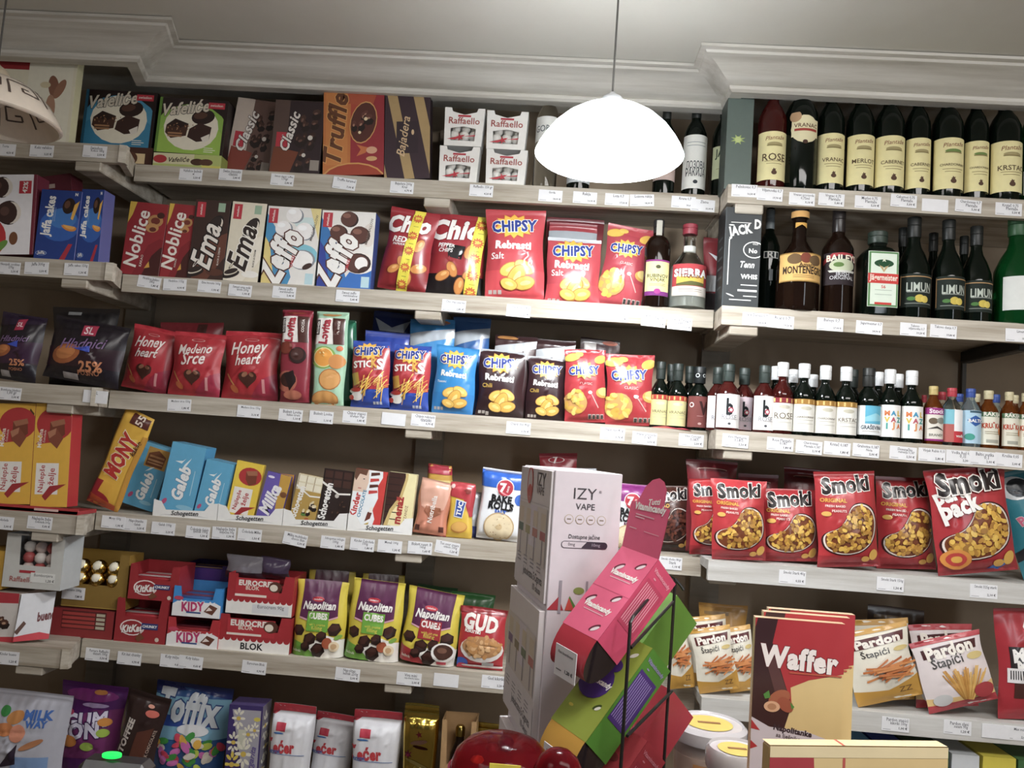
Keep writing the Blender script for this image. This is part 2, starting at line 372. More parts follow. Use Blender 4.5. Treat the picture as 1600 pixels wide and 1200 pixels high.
def unit(label, sec, poly, fronts, m, rows, xs_br, ms=None):
    root = empty('wall_shelving', (0, 0, 0)); tag(root, label, 'shelving', 'painted wall shelving')
    for r in rows:
        z = ZS[sec][r]; mb = MB(); prism(mb, poly, z-.024, z-.0005, m); mb.ob('shelf_board', root)
        for p, q in fronts: strip(p, q, z, m if r < 3 or not ms else ms, root)
        for x in xs_br:
            y0 = YS[sec]+.005
            MB().box((x, (y0+W)/2, z-.024-.026), (.075, W-y0, .05), WOOD, .003).ob('bracket_arm', root)
    for x in xs_br: MB().box((x, W-.012, EYE-.1), (.085, .022, 2.2), UPR).ob('upright', root)
    return root
ins = .018
uL = unit('whitewashed wooden wall shelving at the left end, standing further out than the middle one', 'L', [(-2.49, 2.08+ins), (XL0-.004, 2.08+ins), (XM0-.012, 2.2), (XM0-.012, W), (-2.49, W)], [((-2.49, 2.08), (XL0, 2.08)), ((XL0, 2.08), (XM0-.002, 2.198))], WOOD, range(6), [XM0-.07])
uM = unit('whitewashed wooden wall shelving in the middle, set back between two deeper ones', 'M', [(XM0-.01, 2.2+ins), (XM1+.01, 2.2+ins), (XM1+.01, W), (XM0-.01, W)], [((XM0, 2.2), (XM1, 2.2))], WOOD, range(6), [xat(640, 2.2, ZS['M'][3])])
uR = unit('pale wall shelving at the right end, holding the wine and liquor', 'R', [(XM1+.012, 2.2), (XR0+.004, 2.09+ins), (2.49, 2.09+ins), (2.49, W), (XM1+.012, W)], [((XM1+.002, 2.198), (XR0, 2.09)), ((XR0, 2.09), (2.49, 2.09))], WOOD, range(3), [XM1+.06])
for r in (3, 4, 5):
    z = ZS['R'][r]; mb = MB(); prism(mb, [(XR0-.003, 2.09+ins), (2.49, 2.09+ins), (2.49, W), (XR0-.003, W)], z-.024, z-.0005, WOODR); mb.ob('shelf_board', uR); strip((XR0-.003, 2.09), (2.49, 2.09), z, WOODR, uR)
    MB().box((XM1+.06, 2.33, z-.05), (.075, W-2.2, .05), WOOD, .003).ob('bracket_arm', uR)
xa = xat(1500, 2.44, ZS['R'][1]-.05)
o = MB().box((xa+.015, 2.29, ZS['R'][1]-.045), (.03, .3, .035), '15171a', .003).ob('metal_bracket', uR); o['label'] = 'black metal bracket'
MB().box((xa+.015, W-.01, ZS['R'][1]-.3), (.012, .012, .5), '4a453c').ob('wall_seam', uR)
# ---------------------------------------------------------------- lamps
def emis(name, col, st, base='ffffff'):
    m = bpy.data.materials.new(name); m.use_nodes = True; b = m.node_tree.nodes['Principled BSDF']; b.inputs['Base Color'].default_value = lin(base)
    b.inputs['Emission Color'].default_value = col+(1,); b.inputs['Emission Strength'].default_value = st; b.inputs['Roughness'].default_value = .3; return m
DOME = [(.020, .103), (.045, .100), (.075, .090), (.100, .074), (.122, .053), (.138, .031), (.149, .012), (.154, 0), (.150, -.003)]
def lamp(label, loc, m, k, key=False):
    root = empty('pendant_lamp', loc); tag(root, label, 'lamp')
    pr = [(r*k, z*k) for r, z in DOME]; inn = [((r-.004)*k, (z-.003)*k) for r, z in DOME[::-1]]
    mb = MB().lathe(pr+inn, m, 48); mb.F = [f for f in mb.F if len(f) == 4]; mb.I = mb.I[:len(mb.F)]
    if key:
        L = 2*PI*.1*k; pts = [(0, 0), (0, 1), (.8, 1), (.8, .35), (.35, .35), (.35, .62), (.55, .62)]
        for off in (.0008, -.0052):
            for j in range(9):
                for (a, b), (c, d) in zip(pts, pts[1:]):
                    for q in range(4):
                        t0, t1 = q/4, (q+1)/4; cc = []
                        for t in (t0, t1):
                            cc.append((a+(c-a)*t, b+(d-b)*t))
                        hx = .03 if a == c else 0; hy = .04 if b == d else 0
                        quad = [(cc[0][0]-hx, cc[0][1]-hy), (cc[1][0]+(-hx if hx else 0), cc[1][1]-hy), (cc[1][0]+hx, cc[1][1]+hy), (cc[0][0]+hx, cc[0][1]+hy)]
                        V = []
                        for x, y in quad:
                            an = 2*PI*(j+x)/9; zz = (.030+.042*y)*k
                            for (r1, z1), (r2, z2) in zip(pr, pr[1:]):
                                if z2 <= zz <= z1: rr = r1+(r2-r1)*(zz-z1)/(z2-z1); break
                            V.append(((rr+off)*math.cos(an), (rr+off)*math.sin(an), zz+off*.5))
                        mb.add(V, [(0, 1, 2, 3)], '5b4a42')
    mb.ob('lamp_shade', root, 60)
    MB().lathe([(.030*k, .098*k), (.030*k, .104*k), (.027*k, .116*k), (.020*k, .126*k), (.009*k, .133*k), (.004, .138*k)], 'c9ccd0' if not key else 'b9a88e', 24).ob('lamp_cap', root, 40)
    top = CZ-loc[2]
    MB().tube([(0, 0, .135*k), (0, 0, top-.001)], .0022, '55524e').ob('cord', root)
    MB().lathe([(.045, top-.022), (.045, top-.001)], 'd0ccc4', 24).ob('ceiling_rose', root)
    return root
LP = at(951, 244, LAMPY)
r = lamp('lit white glass dome pendant lamp hanging in front of the shelves', tuple(LP), emis('glowing_opal_glass', (.90, .96, 1), 15.), 1.0)
MB().sph((0, 0, .03), .03, emis('lit_bulb', (.95, .98, 1), 30.), 16).ob('bulb', r, 60)
po.location = (LP.x, LP.y, LP.z-.012)
CREAM = M('f0e0cd', 'gloss')
r = lamp('unlit cream glass pendant lamp with a meander border, cut by the left edge', tuple(at(-14, 185, 1.75)), CREAM, .97, True)
MB().sph((0, 0, .05), .025, 'f2ead8', 14).ob('bulb', r, 60)
# ---------------------------------------------------------------- shelf goods
WH, BK = 'f4f1ec', '14110f'
def choc(u, v, r, seed=1, c='3a2018', hi='6b4030', n=6): # heap of chocolate pieces
    g = random.Random(seed); out = []
    for i in range(n):
        a, b, k = u+g.uniform(-1, 1)*r, v+g.uniform(-.7, .7)*r, r*g.uniform(.4, .6); t = g.uniform(0, 90)
        out += [E(a, b, k*1.08, '22120c', k*.85, t, 6), E(a-.1*k, b+.06, k*.9, c, k*.6, t, 6), E(a-.2*k, b+.04, k*.45, hi, k*.25, t, 6)]
    return out
def biscuit(u, v, r, c='c98d4a', c2='9a6227', hole=6, rot=0, ry=None):
    ry = ry or r
    return [E(u, v, r*1.06, c2, ry*1.06, rot), E(u, v, r, c, ry, rot)]+[E(u+.55*r*math.cos(i*6.28/max(1, hole)+.4), v+.0, r*.07, c2, n=8) for i in range(hole)]
def burst(u, v, r, c='f2b92a', ry=.62, n=14): return [S(u, v, r, r*.72, n, 'c9831b', ry), S(u, v, r*.94, r*.68, n, c, ry)]
def chipsy(u, v, L, fc='20398f', rot=3): return burst(u, v, L*.52, ry=.6)+[T('CHiPSY', u, v, L, fc, rot, .045, WH, .05, 0, 1.25)]
def crisp(u, v, r, seed=3): # ribbed crisps stack
    g = random.Random(seed); out = []
    for a, b, k, t in ((-.45, .25, .62, 20), (.35, .35, .6, -25), (-.1, -.1, .75, 60), (.35, -.35, .6, 10), (-.5, -.4, .5, -15)):
        out += [E(u+a*r, v+b*r*.8, k*r, 'b87a1e', k*r*.62, t), E(u+a*r, v+b*r*.8, k*r*.93, g.choice(('f0c04a', 'e8b23a')), k*r*.55, t), E(u+a*r+.05*r, v+b*r*.8, k*r*.5, 'f7d67c', k*r*.2, t, 10)]
    return out
# --- generic plain boxes of unseen row behind
# ======== top shelf, left part
it('pan', 'cake_box', 'tall cream cake box with a red corner, behind the unlit lamp at the top left', 'box', 'L1', -60, 106, 90, lambda w, h: fbox(w, h, .03, 'e6dfc4', [R(0, .86, .55, 1, '9c1f26'), R(.55, 0, .97, 1, 'e9e4cf'), E(.80, .68, .05, '8a5a44', .11, 12), E(.86, .66, .04, '9a6a50', .10, -25), E(.79, .45, .045, 'b08468', .12, 4), E(.72, .7, .05, 'd6c9a2', .03), R(.6, .15, .9, .17, 'bcae86'), R(.6, .10, .85, .12, 'bcae86')], side='d8d2a8', tart=()), xt=None, dy=.05)
def valB(c1, c2, c3):
    def f(w, h): return fbox(w, h, .07, '24120f', [E(.5, .36, .56, c1, .44), E(.5, .16, .56, c2, .34), P([(0, 0), (1, 0), (1, .22), (0, .16)], c2), E(.5, .48, .40, 'efe6cf', .34), R(0, 0, .04, 1, c3), R(.96, 0, 1, 1, '24120f')]+
        [P([(.14, .5), (.26, .62), (.46, .54), (.44, .32), (.22, .26), (.13, .36)], '4a2a1c'), P([(.14, .5), (.26, .62), (.46, .54), (.34, .45)], '2c1611'), R(.17, .34, .38, .37, 'a9794e'), R(.17, .29, .38, .32, 'a9794e'), E(.66, .68, .17, '2b1611', .11, 10), E(.62, .70, .10, '573526', .05, 10), P([(.48, .45), (.62, .57), (.80, .5), (.78, .26), (.6, .22), (.46, .3)], '3a1f17'), P([(.66, .3), (.78, .38), (.78, .26), (.70, .22)], 'e8dfd0'),
         T('Vafeliće', .40, .84, .66, 'd9cdb8', 9, .03, '1a0e0b', .03, .35, 1.2), R(.72, .84, .96, .95, 'c2263a'), T('swisslion', .84, .9, .18, 'f4e9e0', 0, .01)]+scat(.4, .45, .25, .1, 16, .012, ['b88a5c', '8a5c3a'], 5)+lines(.82, .12, .2, 3, .035, 'f0ead8'), side='1c0f0e', topc='33201a', name='wafer_box')
    return f
it('vflat', 'wafer_box', 'flat brown and orange wafer box under the blue wafer box', 'box', 'M1', 122, 236, 229, lambda w, h: fbox(w, h, .1, 'b08a45', [R(.5, 0, 1, 1, '4a2417'), R(.52, .2, .9, .7, 'e0c490'), E(.7, .45, .1, '5d3420', .09)], side='3c1d15', topc='2a1513'), dy=.03)
it('vblue', 'wafer_box', 'dark brown wafer box with blue swoosh, lying on the flat brown box', 'box', 'M1', 125, 236, 143, valB('3f93b8', '2f86ad', '1f5d78'), xt=191, dy=.035, dz=.0, z=zat(229, xat(180, 2.23, ZS['M'][0]+.04), 2.23)+.0015)
it('vflat2', 'wafer_box', 'flat green and cream wafer box under the green wafer box', 'box', 'M1', 238, 344, 241, lambda w, h: fbox(w, h, .1, 'b9c46a', [R(0, .3, .6, 1, 'd9d2a6'), E(.1, .6, .1, 'b5242c', .06), T('Vafeliće', .38, .62, .3, '3a2418', 3, .02, None, 0, .3), E(.65, .5, .1, '4c2e1e', .05), E(.78, .5, .1, '5c3a26', .05), R(.72, 0, 1, .3, 'd8d04e')], side='8f9a3f', topc='5b6a30'), dy=.02)
it('vgreen', 'wafer_box', 'dark brown wafer box with green swoosh, lying on the flat green box', 'box', 'M1', 240, 347, 156, valB('8dbb3e', '9cc43f', '5e8a2a'), xt=304, dy=.025, z=zat(241, xat(290, 2.22, ZS['M'][0]+.04), 2.22)+.0015)
def classic(c, c2, dark):
    def f(w, h): return fbox(w, h, .045, c, [R(0, .0, .4, 1, c2) if not dark else R(0, 0, .3, 1, '5a443c'), P([(.0, 0), (.4, 0), (.55, .3), (.05, .36)], '8a3a2a' if not dark else '7a3b1e')]+choc(.74, .72, .17, 4, '4a2c22', '7a5648', 5)+choc(.70, .40, .18, 6, '3a2019', '6e4a3c', 5)+choc(.72, .14, .17, 8, '44271e', '7a5242', 5)+
        [E(.76, .5, .05, 'd8cfc4'), E(.66, .26, .04, 'd8cfc4'), R(.08, .36, .32, .56, 'c4283a'), T('swisslion', .2, .46, .2, 'f0e2da', 90, .02), T('Classic', .34, .58, .74*h/w*.72, 'ece4dc', 76, .03, '2a1612', .03, .3), R(.8, .06, .98, .2, '9a8f84')], side='1e1210', name='box')
    return f
it('cl1', 'chocolate_biscuit_box', 'tilted beige biscuit box with dark chocolate rings, left of its dark twin', 'box', 'M1', 349, 418, 160, classic('6e5046', 'cbb9aa', False), xt=406, dy=.065)
it('cl2', 'chocolate_biscuit_box', 'tilted dark brown biscuit box with chocolate rings, beside the orange praline box', 'box', 'M1', 420, 498, 158, classic('2f1c20', '2a181c', True), xt=470, dy=.012)
it('truf', 'praline_box', 'tall orange and red praline box with an oval window', 'box', 'M1', 504, 599, 146, lambda w, h: fbox(w, h, .05, 'b8432a', [R(0, 0, .45, 1, 'c9742c'), R(.04, .12, .4, .98, 'd07f33'), P([(.45, .0), (1, 0), (1, 1), (.7, 1), (.45, .55)], '9e2530'), P([(.4, .85), (.8, .8), (.9, 1), (.4, 1)], 'b9502c'), E(.5, -.05, .52, 'd79a4a', .28), E(.5, -.06, .5, 'a83c1e', .27), E(.66, .62, .22, 'd9a055', .36, -12), E(.66, .62, .205, '5a2a20', .34, -12)]+choc(.64, .6, .13, 5, '6a3a30', 'b8876a', 5)+[E(.7, .66, .03, 'f4dcae'), E(.6, .5, .025, 'f4dcae'), P([(.55, .36), (.62, .30), (.55, .22), (.7, .26), (.75, .32), (.64, .34)], 'cf7034'), E(.8, .29, .09, 'e0a884', .06), E(.8, .19, .09, 'd9a86a', .04), T('Truffle', .2, .56, 1.15, '6a3a1a', 84, .03, 'e0a050', .03, .3)], side='6e1f1c', name='box'), xt=553, dy=.012)
def bajad(w, h):
    a = [P([(.02, .98), (.25, 1), (.98, .02), (.75, 0)], '35243a')]; a = []
    for x in (-.55, .05, .62): a.append(P([(x+.0, 1), (x+.22, 1), (x+.62, .0), (x+.40, .0)], 'b49560'))
    return fbox(w, h, .05, '3a2630', a+[R(.26, .3, .74, .68, '33222b'), T('Bajadera', .44, .5, .9, 'd9b98c', 82, .01, None, 0, .35), E(.62, .55, .03, 'd9b98c', .06)], side='2a1a22', name='box')
it('baj', 'praline_box', 'dark brown praline box with gold diagonal stripes', 'box', 'M1', 600, 671, 151, bajad, xt=637, dy=.012)
def raff(w, h):
    root = empty('praline_box'); d = .06; t = .0015
    mb = MB(); hw = w/2
    # front card panel with scooped top and a window
    fr = [(-hw*.92, 0), (hw*.92, 0), (hw, h), (hw*.66, h), (hw*.60, h*.90), (0, h*.82), (-hw*.60, h*.90), (-hw*.66, h), (-hw, h)]
    win = [(-hw*.62, h*.14), (hw*.56, h*.14), (hw*.60, h*.46), (.0, h*.52), (-hw*.66, h*.46)]
    tri = tessellate_polygon([[Vector((x, z, 0)) for x, z in fr], [Vector((x, z, 0)) for x, z in win]]); al = fr+win
    mb.add([(x, 0, z) for x, z in al], [tuple(f) for f in tri], WH); mb.add([(x, t, z) for x, z in al], [tuple(f)[::-1] for f in tri], WH)
    for s in (-1, 1): mb.add([(s*hw*.92, 0, 0), (s*hw, 0, h), (s*hw, d, h*.98), (s*hw*.92, d, 0)], [(0, 1, 2, 3)], 'e6e6e4')
    mb.add([(-hw*.92, d, 0), (hw*.92, d, 0), (hw, d, h*.98), (-hw, d, h*.98)], [(0, 1, 2, 3)], 'dcdcda'); mb.add([(-hw*.92, 0, 0), (hw*.92, 0, 0), (hw*.92, d, 0), (-hw*.92, d, 0)], [(0, 1, 2, 3)], 'dcdcda')
    drape(mb, [R(.34, .76, .66, .81, 'c2263a'), T('Raffaello', .5, .66, .76, 'a8463c', 0, .012), P([(.1, .17), (.35, .24), (.55, .3), (.5, .25), (.3, .16)], 'c83040'), S(.42, .23, .10, .04, 5, 'c02838'), P([(.45, .24), (.8, .3), (.78, .26)], 'c83040')], w, h, lambda x, y: ((x-w/2, -.0004, y), (0, -1, 0)), 'card', useN=False)
    mb.ob('carton', root)
    m2 = MB()
    for i in range(3): m2.sph(((i-1)*w*.25, .022, h*.32), w*.135, 'ece9e2', 12); m2.sph(((i-1)*w*.25+.004, .026, h*.55), w*.12, 'dedad2', 12)
    m2.ob('wrapped_pralines', root, 60); return root
RG = 'small white praline boxes'
for x0, x1, yt, up, lb in ((683, 746, 229, 0, 'small white praline box, lower left of the block of four'), (756, 821, 234, 0, 'small white praline box, lower right of the block of four')):
    it('raf', 'praline_box', lb, 'box', 'M1', x0, x1, yt, raff, dy=.012, group=RG)
for x0, x1, yb, yt, lb in ((691, 754, 229, 169, 'small white praline box, upper left of the block of four'), (757, 822, 234, 174, 'small white praline box, upper right of the block of four')):
    it('raf', 'praline_box', lb, 'box', 'M1', x0, x1, yt, raff, dy=.014, group=RG, z=zat(yb, xat(x0+30, 2.22, ZS['M'][0]+.1), 2.212)+.002)
LINE = lambda v, c='8a7a4a': [R(.2, v-.006, .8, v+.006, c)]
def rak(lab1, lab2, base='e6e6e0'):
    return lambda w, h: bottle(w, h, 'wine', G_DARK, '1c2220', (.82, 1), (.08, .62), [T(lab1, .5, .44, .62, '3a3f44', 0, .01, None, 0, 0, 2.2), T(lab2, .5, .30, .62, '3a3f44', 0, .01, None, 0, 0, 2.2), E(.5, .12, .07, '3a3f44', .06)]+LINE(.86, '9aa0a0')+LINE(.8, '9aa0a0'), base)
it('gor', 'spirit_bottle', 'dark bottle with an arched white label, left of the lit lamp', 'bottle', 'M1', 831, 868, 128, lambda w, h: bottle(w, h, 'wine', G_CLEAR, '2a2e30', (.84, 1), (.42, .64), [T('GORDA', .5, .5, .8, '6a6f74', 0, .01, None, 0, 0, 1.3)], 'e6e6e2'), dy=.045)
it('hid', 'spirit_bottle', 'dark spirit bottle mostly hidden behind the lit lamp', 'bottle', 'M1', 884, 920, 150, rak('', '', 'c9ced0'), dy=.05)
it('hid2', 'spirit_bottle', 'dark bottle with a small pale label low down, right behind the lit lamp', 'bottle', 'M1', 1018, 1052, 165, lambda w, h: bottle(w, h, 'wine', G_DARK, '1c2220', (.84, 1), (.16, .34), LINE(.5), 'c9b0a8'), dy=.05)
it('loz', 'spirit_bottle', 'clear spirit bottle with a tall white Cyrillic label, right of the lit lamp', 'bottle', 'M1', 1063, 1100, 160, rak('ЛОЗОВА', 'РАКИЈА'), dy=.05)
it('ja', 'wine_bottle', 'dark green bottle with a pale yellow label, left beside the grey-green carton', 'bottle', 'M1', 1108, 1143, 160, lambda w, h: bottle(w, h, 'wine', G_DARK, '1c2a28', (.84, 1), (.2, .52), [T('JA', .3, .75, .3, '2e4436', 0, .02, None, 0, 0, 1.4)]+LINE(.3), 'cdd3a8', 70), dy=.06)
# ======== top shelf, right part: wine
it('grey', 'spirit_carton', 'tall grey-green bottle carton with a pale green emblem, left end of the top wine shelf', 'box', 'R1', 1131, 1172, 142, lambda w, h: fbox(w, h, .08, '56665f', [S(.45, .5, .3, .14, 8, '9ab05c', .7), E(.45, .5, .12, 'b8c878')], side='43504c', name='box'), dy=.035)
def wine(name_, gr=0, cap='1a1a1c', dark=G_DARK, base='e9deA0'.lower()):
    L = [R(0, 0, .02, 1, '6b6030'), R(.98, 0, 1, 1, '6b6030'), T('Plantaže', .5, .87, .5, '8a4a3a', 5, 0, None, 0, .3), E(.5, .74, .2, '6f8a44' if gr else 'a89a68', .05), R(.3, .70, .7, .72, '8a7a4a'), T(name_, .5, .47, .62, '5a4630', 0, .01), R(.25, .38, .75, .39, '8a7a4a'), R(.3, .33, .7, .34, '8a7a4a'), E(.5, .15, .07, '5a4030', .06), S(.5, .2, .06, .03, 5, '5a4030')]
    return lambda w, h: bottle(w, h, 'wine', dark, cap, (.76, 1), (.07, .50), L, base)
WG = 'full-size wine bottles with cream labels'
for k, a, b, yt, nm, lb, gr in (('w1', 1180, 1224, 128, 'ROSE', 'wine bottle with a purple-red body, right of the grey carton', 0),
    ('w3', 1273, 1315, 128, 'VRANAC', 'dark wine bottle with cream label, right of the bottle with the round label', 0), ('w4', 1319, 1362, 130, 'MERLOT', 'dark wine bottle, cream label reading MERLOT', 0),
    ('w5', 1363, 1409, 132, 'CABERNET', 'dark wine bottle, larger of two cream labels reading CABERNET', 0), ('w6', 1411, 1450, 134, 'CABERNET', 'dark wine bottle, smaller cream CABERNET label, standing slightly further back', 0),
    ('w7', 1454, 1501, 134, 'CHARDONNAY', 'wine bottle with cream label and green emblem, larger of two', 1), ('w8', 1503, 1541, 138, 'CHARDONNAY', 'wine bottle with cream label and green emblem, smaller of two', 1), ('w9', 1543, 1592, 140, 'KRSTAC', 'dark wine bottle, cream label reading KRSTAC, beside the green bottle', 0)):
    it(k, 'wine_bottle', lb, 'bottle', 'R1', a, b, yt, wine(nm, gr, dark=G_ROSE if k == 'w1' else G_DARK), dy=.045 if k not in ('w3', 'w4', 'w6', 'w8') else .046, group=WG)
it('w2', 'wine_bottle', 'black wine bottle with a rounded shield label high on its body', 'bottle', 'R1', 1221, 1273, 118, lambda w, h: bottle(w, h, 'wine', G_DARK, '1a1a1c', (.78, 1), None, extra=[('label', .34, .63, [E(.5, .52, .4, 'e6dcb0', .40), R(.12, .3, .9, .8, 'e6dcb0'), E(.22, .88, .16, 'b8926a', .16), T('VRANAC', .52, .62, .66, '5a3020', 0, .01), R(.2, .46, .84, .53, 'a8392e'), E(.5, .15, .07, '4a3024', .06)], None, 62)]), dy=.045)
it('w10', 'wine_bottle', 'green glass bottle with a white label, cut off at the top right edge', 'bottle', 'R1', 1595, 1645, 140, lambda w, h: bottle(w, h, 'wine', G_GREEN, '1a2a1c', (.8, 1), (.08, .28), [], 'dfe2e0'), dy=.05)
# ======== second shelf, left
def duo(w, h):
    a = [R(.955, 0, 1, 1, '7a2438')]
    for u, v, r in ((.25, .86, .13), (.52, .84, .14), (.38, .55, .12), (.64, .52, .16), (.12, .72, .1)): a += [E(u, v, r, '2a1916', r*1.05, 10), E(u+.03, v, r*.86, 'e6dccf', r*.95, 10), E(u-.03, v, r*.9, '3c2420', r*.98, 10), E(u-.06, v+.02, r*.4, '5a3c34', r*.4)]
    a += [E(.32, .2, .30, 'c4262e', .30, n=24), E(.55, .1, .12, '6a9a3a', .05, 40), T('DUO', .3, .28, .24, WH, 8, .04), T('PACK', .32, .19, .28, WH, 8, .04), T('SL', .22, .08, .22, WH, 8, .02), R(.76, .76, .93, .92, 'c42638'), T('42%', .845, .84, .15, WH, 84, .03), E(.72, .2, .06, '7a4a2a', .09)]
    return fbox(w, h, .055, 'f0edf0', a, side='6e2034', name='box')
it('duo', 'biscuit_box', 'white biscuit box with chocolate sandwich cookies and a red badge', 'box', 'L2', -62, 50, 277, duo, xt=2, dy=.012)
it('mar', 'biscuit_box', 'maroon biscuit box squeezed behind the first blue box', 'box', 'L2', 55, 118, 281, lambda w, h: fbox(w, h, .06, '5a1826', [E(.2, .92, .2, 'a8452e', .08), R(.3, .85, .6, .9, 'b8a090')], name='box'), xt=78, dy=.075)
def jaffa(w, h): return fbox(w, h, .055, '1f3f8c', [E(.55, .5, .5, '2d62b8', .4), E(.6, .6, .35, '3b7cc8', .25), E(.72, .78, .15, '2a1810', .20, -14), E(.68, .80, .07, '6a4430', .1, -14), P([(.98, .86), (.86, .58), (.80, .60), (.86, .8)], 'f0b53a'), E(.78, .49, .2, 'e08a24', .11, -18, a0=200, a1=380), E(.78, .50, .16, 'f2b04a', .08, -18, a0=200, a1=380), T('Jaffa cakes', .27, .62, .98, WH, 86, .035, None, 0, 0, 1.35), R(.36, .55, .37, .8, '9ab4e0'), R(.40, .55, .41, .75, '9ab4e0'), P([(.62, .0), (.82, .24), (.92, .24), (.76, 0)], 'b4243a'), E(.17, .09, .14, '8fa8d8', .06), E(.17, .09, .12, '1f3f8c', .05), T('Jaffa', .17, .09, .18, WH, 0, .02), T('N', .88, .95, .06, WH, 0, .05)], side='5a5f9e', topc='2a3f86', name='box')
it('jaf', 'biscuit_box', 'blue biscuit box with an orange slice, the larger one in front', 'box', 'L2', 52, 115, 298, jaffa, xt=97, dy=.012)
it('jaf', 'biscuit_box', 'blue biscuit box with an orange slice, the smaller one with its lavender side showing', 'box', 'L2', 118, 153, 297, jaffa, xt=146, dy=.016)
# second shelf, middle
def nobl(w, h): return fbox(w, h, .05, '9c2028', [P([(0, 1), (.18, 1), (.1, .82), (0, .7)], 'e0b52a'), E(.72, .76, .2, 'c08848', .16), E(.72, .76, .12, '7a3020', .09), E(.66, .66, .17, 'c98f4c', .12), E(.68, .64, .09, '6a2a1c', .06), E(.84, .84, .1, '4a2018', .08), P([(.3, 0), (.62, .42), (.9, .52), (1, .5), (1, 0)], '8a1a22'), P([(.55, 0), (.75, .28), (.95, .4), (1, .4), (1, 0)], '4a1a14'), P([(.6, .1), (.7, .2), (.74, .12)], 'e0a52a'), T('Noblice', .3, .5, 1.25*h/w*.62, 'f2e9dc', 83, .02, None, 0, .1, 1.05), T('KAKAO', .5, .2, .3, 'e8dccc', 86, .01)], side='6e161e', name='box')
it('nob', 'biscuit_box', 'wide red biscuit box with white lettering, first on the second middle shelf', 'box', 'M2', 187, 247, 319, nobl, xt=234, dy=.01)
it('nob2', 'biscuit_box', 'red biscuit box with white lettering, the narrower one behind the wide one', 'box', 'M2', 249, 292, 321, nobl, xt=287, dy=.014)
def ema(dk):
    bg, fg, tx = ('3c241c', '1a0f0c', 'f0e8dc') if dk else ('e6dcc4', 'cfb98e', '2a1a14')
    def f(w, h): return fbox(w, h, .05, bg, [P([(.1, 0), (.55, 0), (1, .3), (1, .6), (.5, .5)], '6a3a28' if dk else 'efe6d4'), E(.62, .68, .34, '1c1412', .18, 60), E(.64, .66, .3, 'e8dccb', .15, 60), E(.60, .68, .29, '2c201c', .15, 60), E(.2, .08, .26, '241815', .1, 20), E(.2, .1, .2, 'd8ccb8', .06, 20), E(.2, .12, .2, '30221d', .07, 20), E(.75, .1, .25, '5a3020' if dk else 'f4efe6', .1), R(.06, .78, .3, .97, 'c4283a'), T('swisslion', .18, .875, .3, 'f4e8e0', 90, .02), T('Ema', .42, .42, 1.25, tx, 80, .02, '1a0f0c' if dk else 'f6f0e4', .05, .35, 1.15), E(.2, .2, .14, tx, .03, 60), E(.2, .2, .10, bg, .018, 60), T('BLACK & CREAM', .82, .3, .5, tx, 88, .01), R(.66, .86, .86, .97, '9ab89a')], side='1c1210', name='box')
    return f
it('emaD', 'biscuit_box', 'dark brown sandwich biscuit box with looping white lettering', 'box', 'M2', 292, 347, 314, ema(True), xt=334, dy=.01)
it('emaL', 'biscuit_box', 'cream sandwich biscuit box with looping dark lettering', 'box', 'M2', 348, 402, 318, ema(False), xt=391, dy=.01)
def zeffo(t):
    def f(w, h):
        a = [P([(0, .0), (0, .9), (.3, .6), (.55, .1), (.5, 0)], '3f93c4' if t else '2a74b8'), P([(0, 0), (.25, 0), (.1, .5), (0, .6)], 'e6cf7a' if t else '2a3f9a')]
        b = 'f4f0ee' if t else '5a3228'; s = '8a8f98' if t else '2e1812'
        if t: a += [E(.72, .38, .3, '7cc4d6', .22), E(.78, .8, .26, 'cfe2e0', .12), P([(.8, 1), (1, 1), (1, .6)], 'e6d48a')]
        else: a += [P([(.4, 0), (.6, .22), (1, .3), (1, 0)], '2a6ec0'), E(.76, .33, .3, 'efe6dc', .2), E(.9, .7, .12, 'e0d6cc', .22)]
        for u, v, r in ((.5, .9, .15), (.72, .7, .17), (.32, .72, .15)): a += [E(u+.03, v-.01, r*1.03, s, r*.95), E(u, v, r, b, r*.95), E(u-.04, v+.04, r*.5, 'ffffff' if t else '8a5a4a', r*.3)]
        a += [E(.74, .33, .24, s, .19), E(.72, .33, .22, b, .17), E(.80, .33, .12, 'f6f2ee', .12), E(.84, .25, .1, '3c2018', .05, 30), R(.03, .78, .2, .97, 'c0283a'), T('swisslion', .115, .875, .22, 'f4e8e0', 86, .02),
              T('Zeffo', .3, .36, 1.05, WH, 66, .1, '5a2a1c', .07, .1, 1.5), T('CAKES', .55, .3, .22, 'c42a3a', 80, .03), T('MARSHMALLOW', .9, .75, .5, '6a5a50', 80, .01), R(.82, .02, .97, .16, 'b8d8e0')]
        return fbox(w, h, .055, 'e8e4de', a, side='c9c4b8' if t else '3a4a8a', name='box')
    return f
it('zef1', 'marshmallow_cake_box', 'pale blue box with white coconut marshmallow cakes', 'box', 'M2', 407, 490, 325, zeffo(True), xt=461, dy=.01)
it('zef2', 'marshmallow_cake_box', 'blue box with brown chocolate marshmallow cakes', 'box', 'M2', 494, 578, 331, zeffo(False), xt=546, dy=.01)
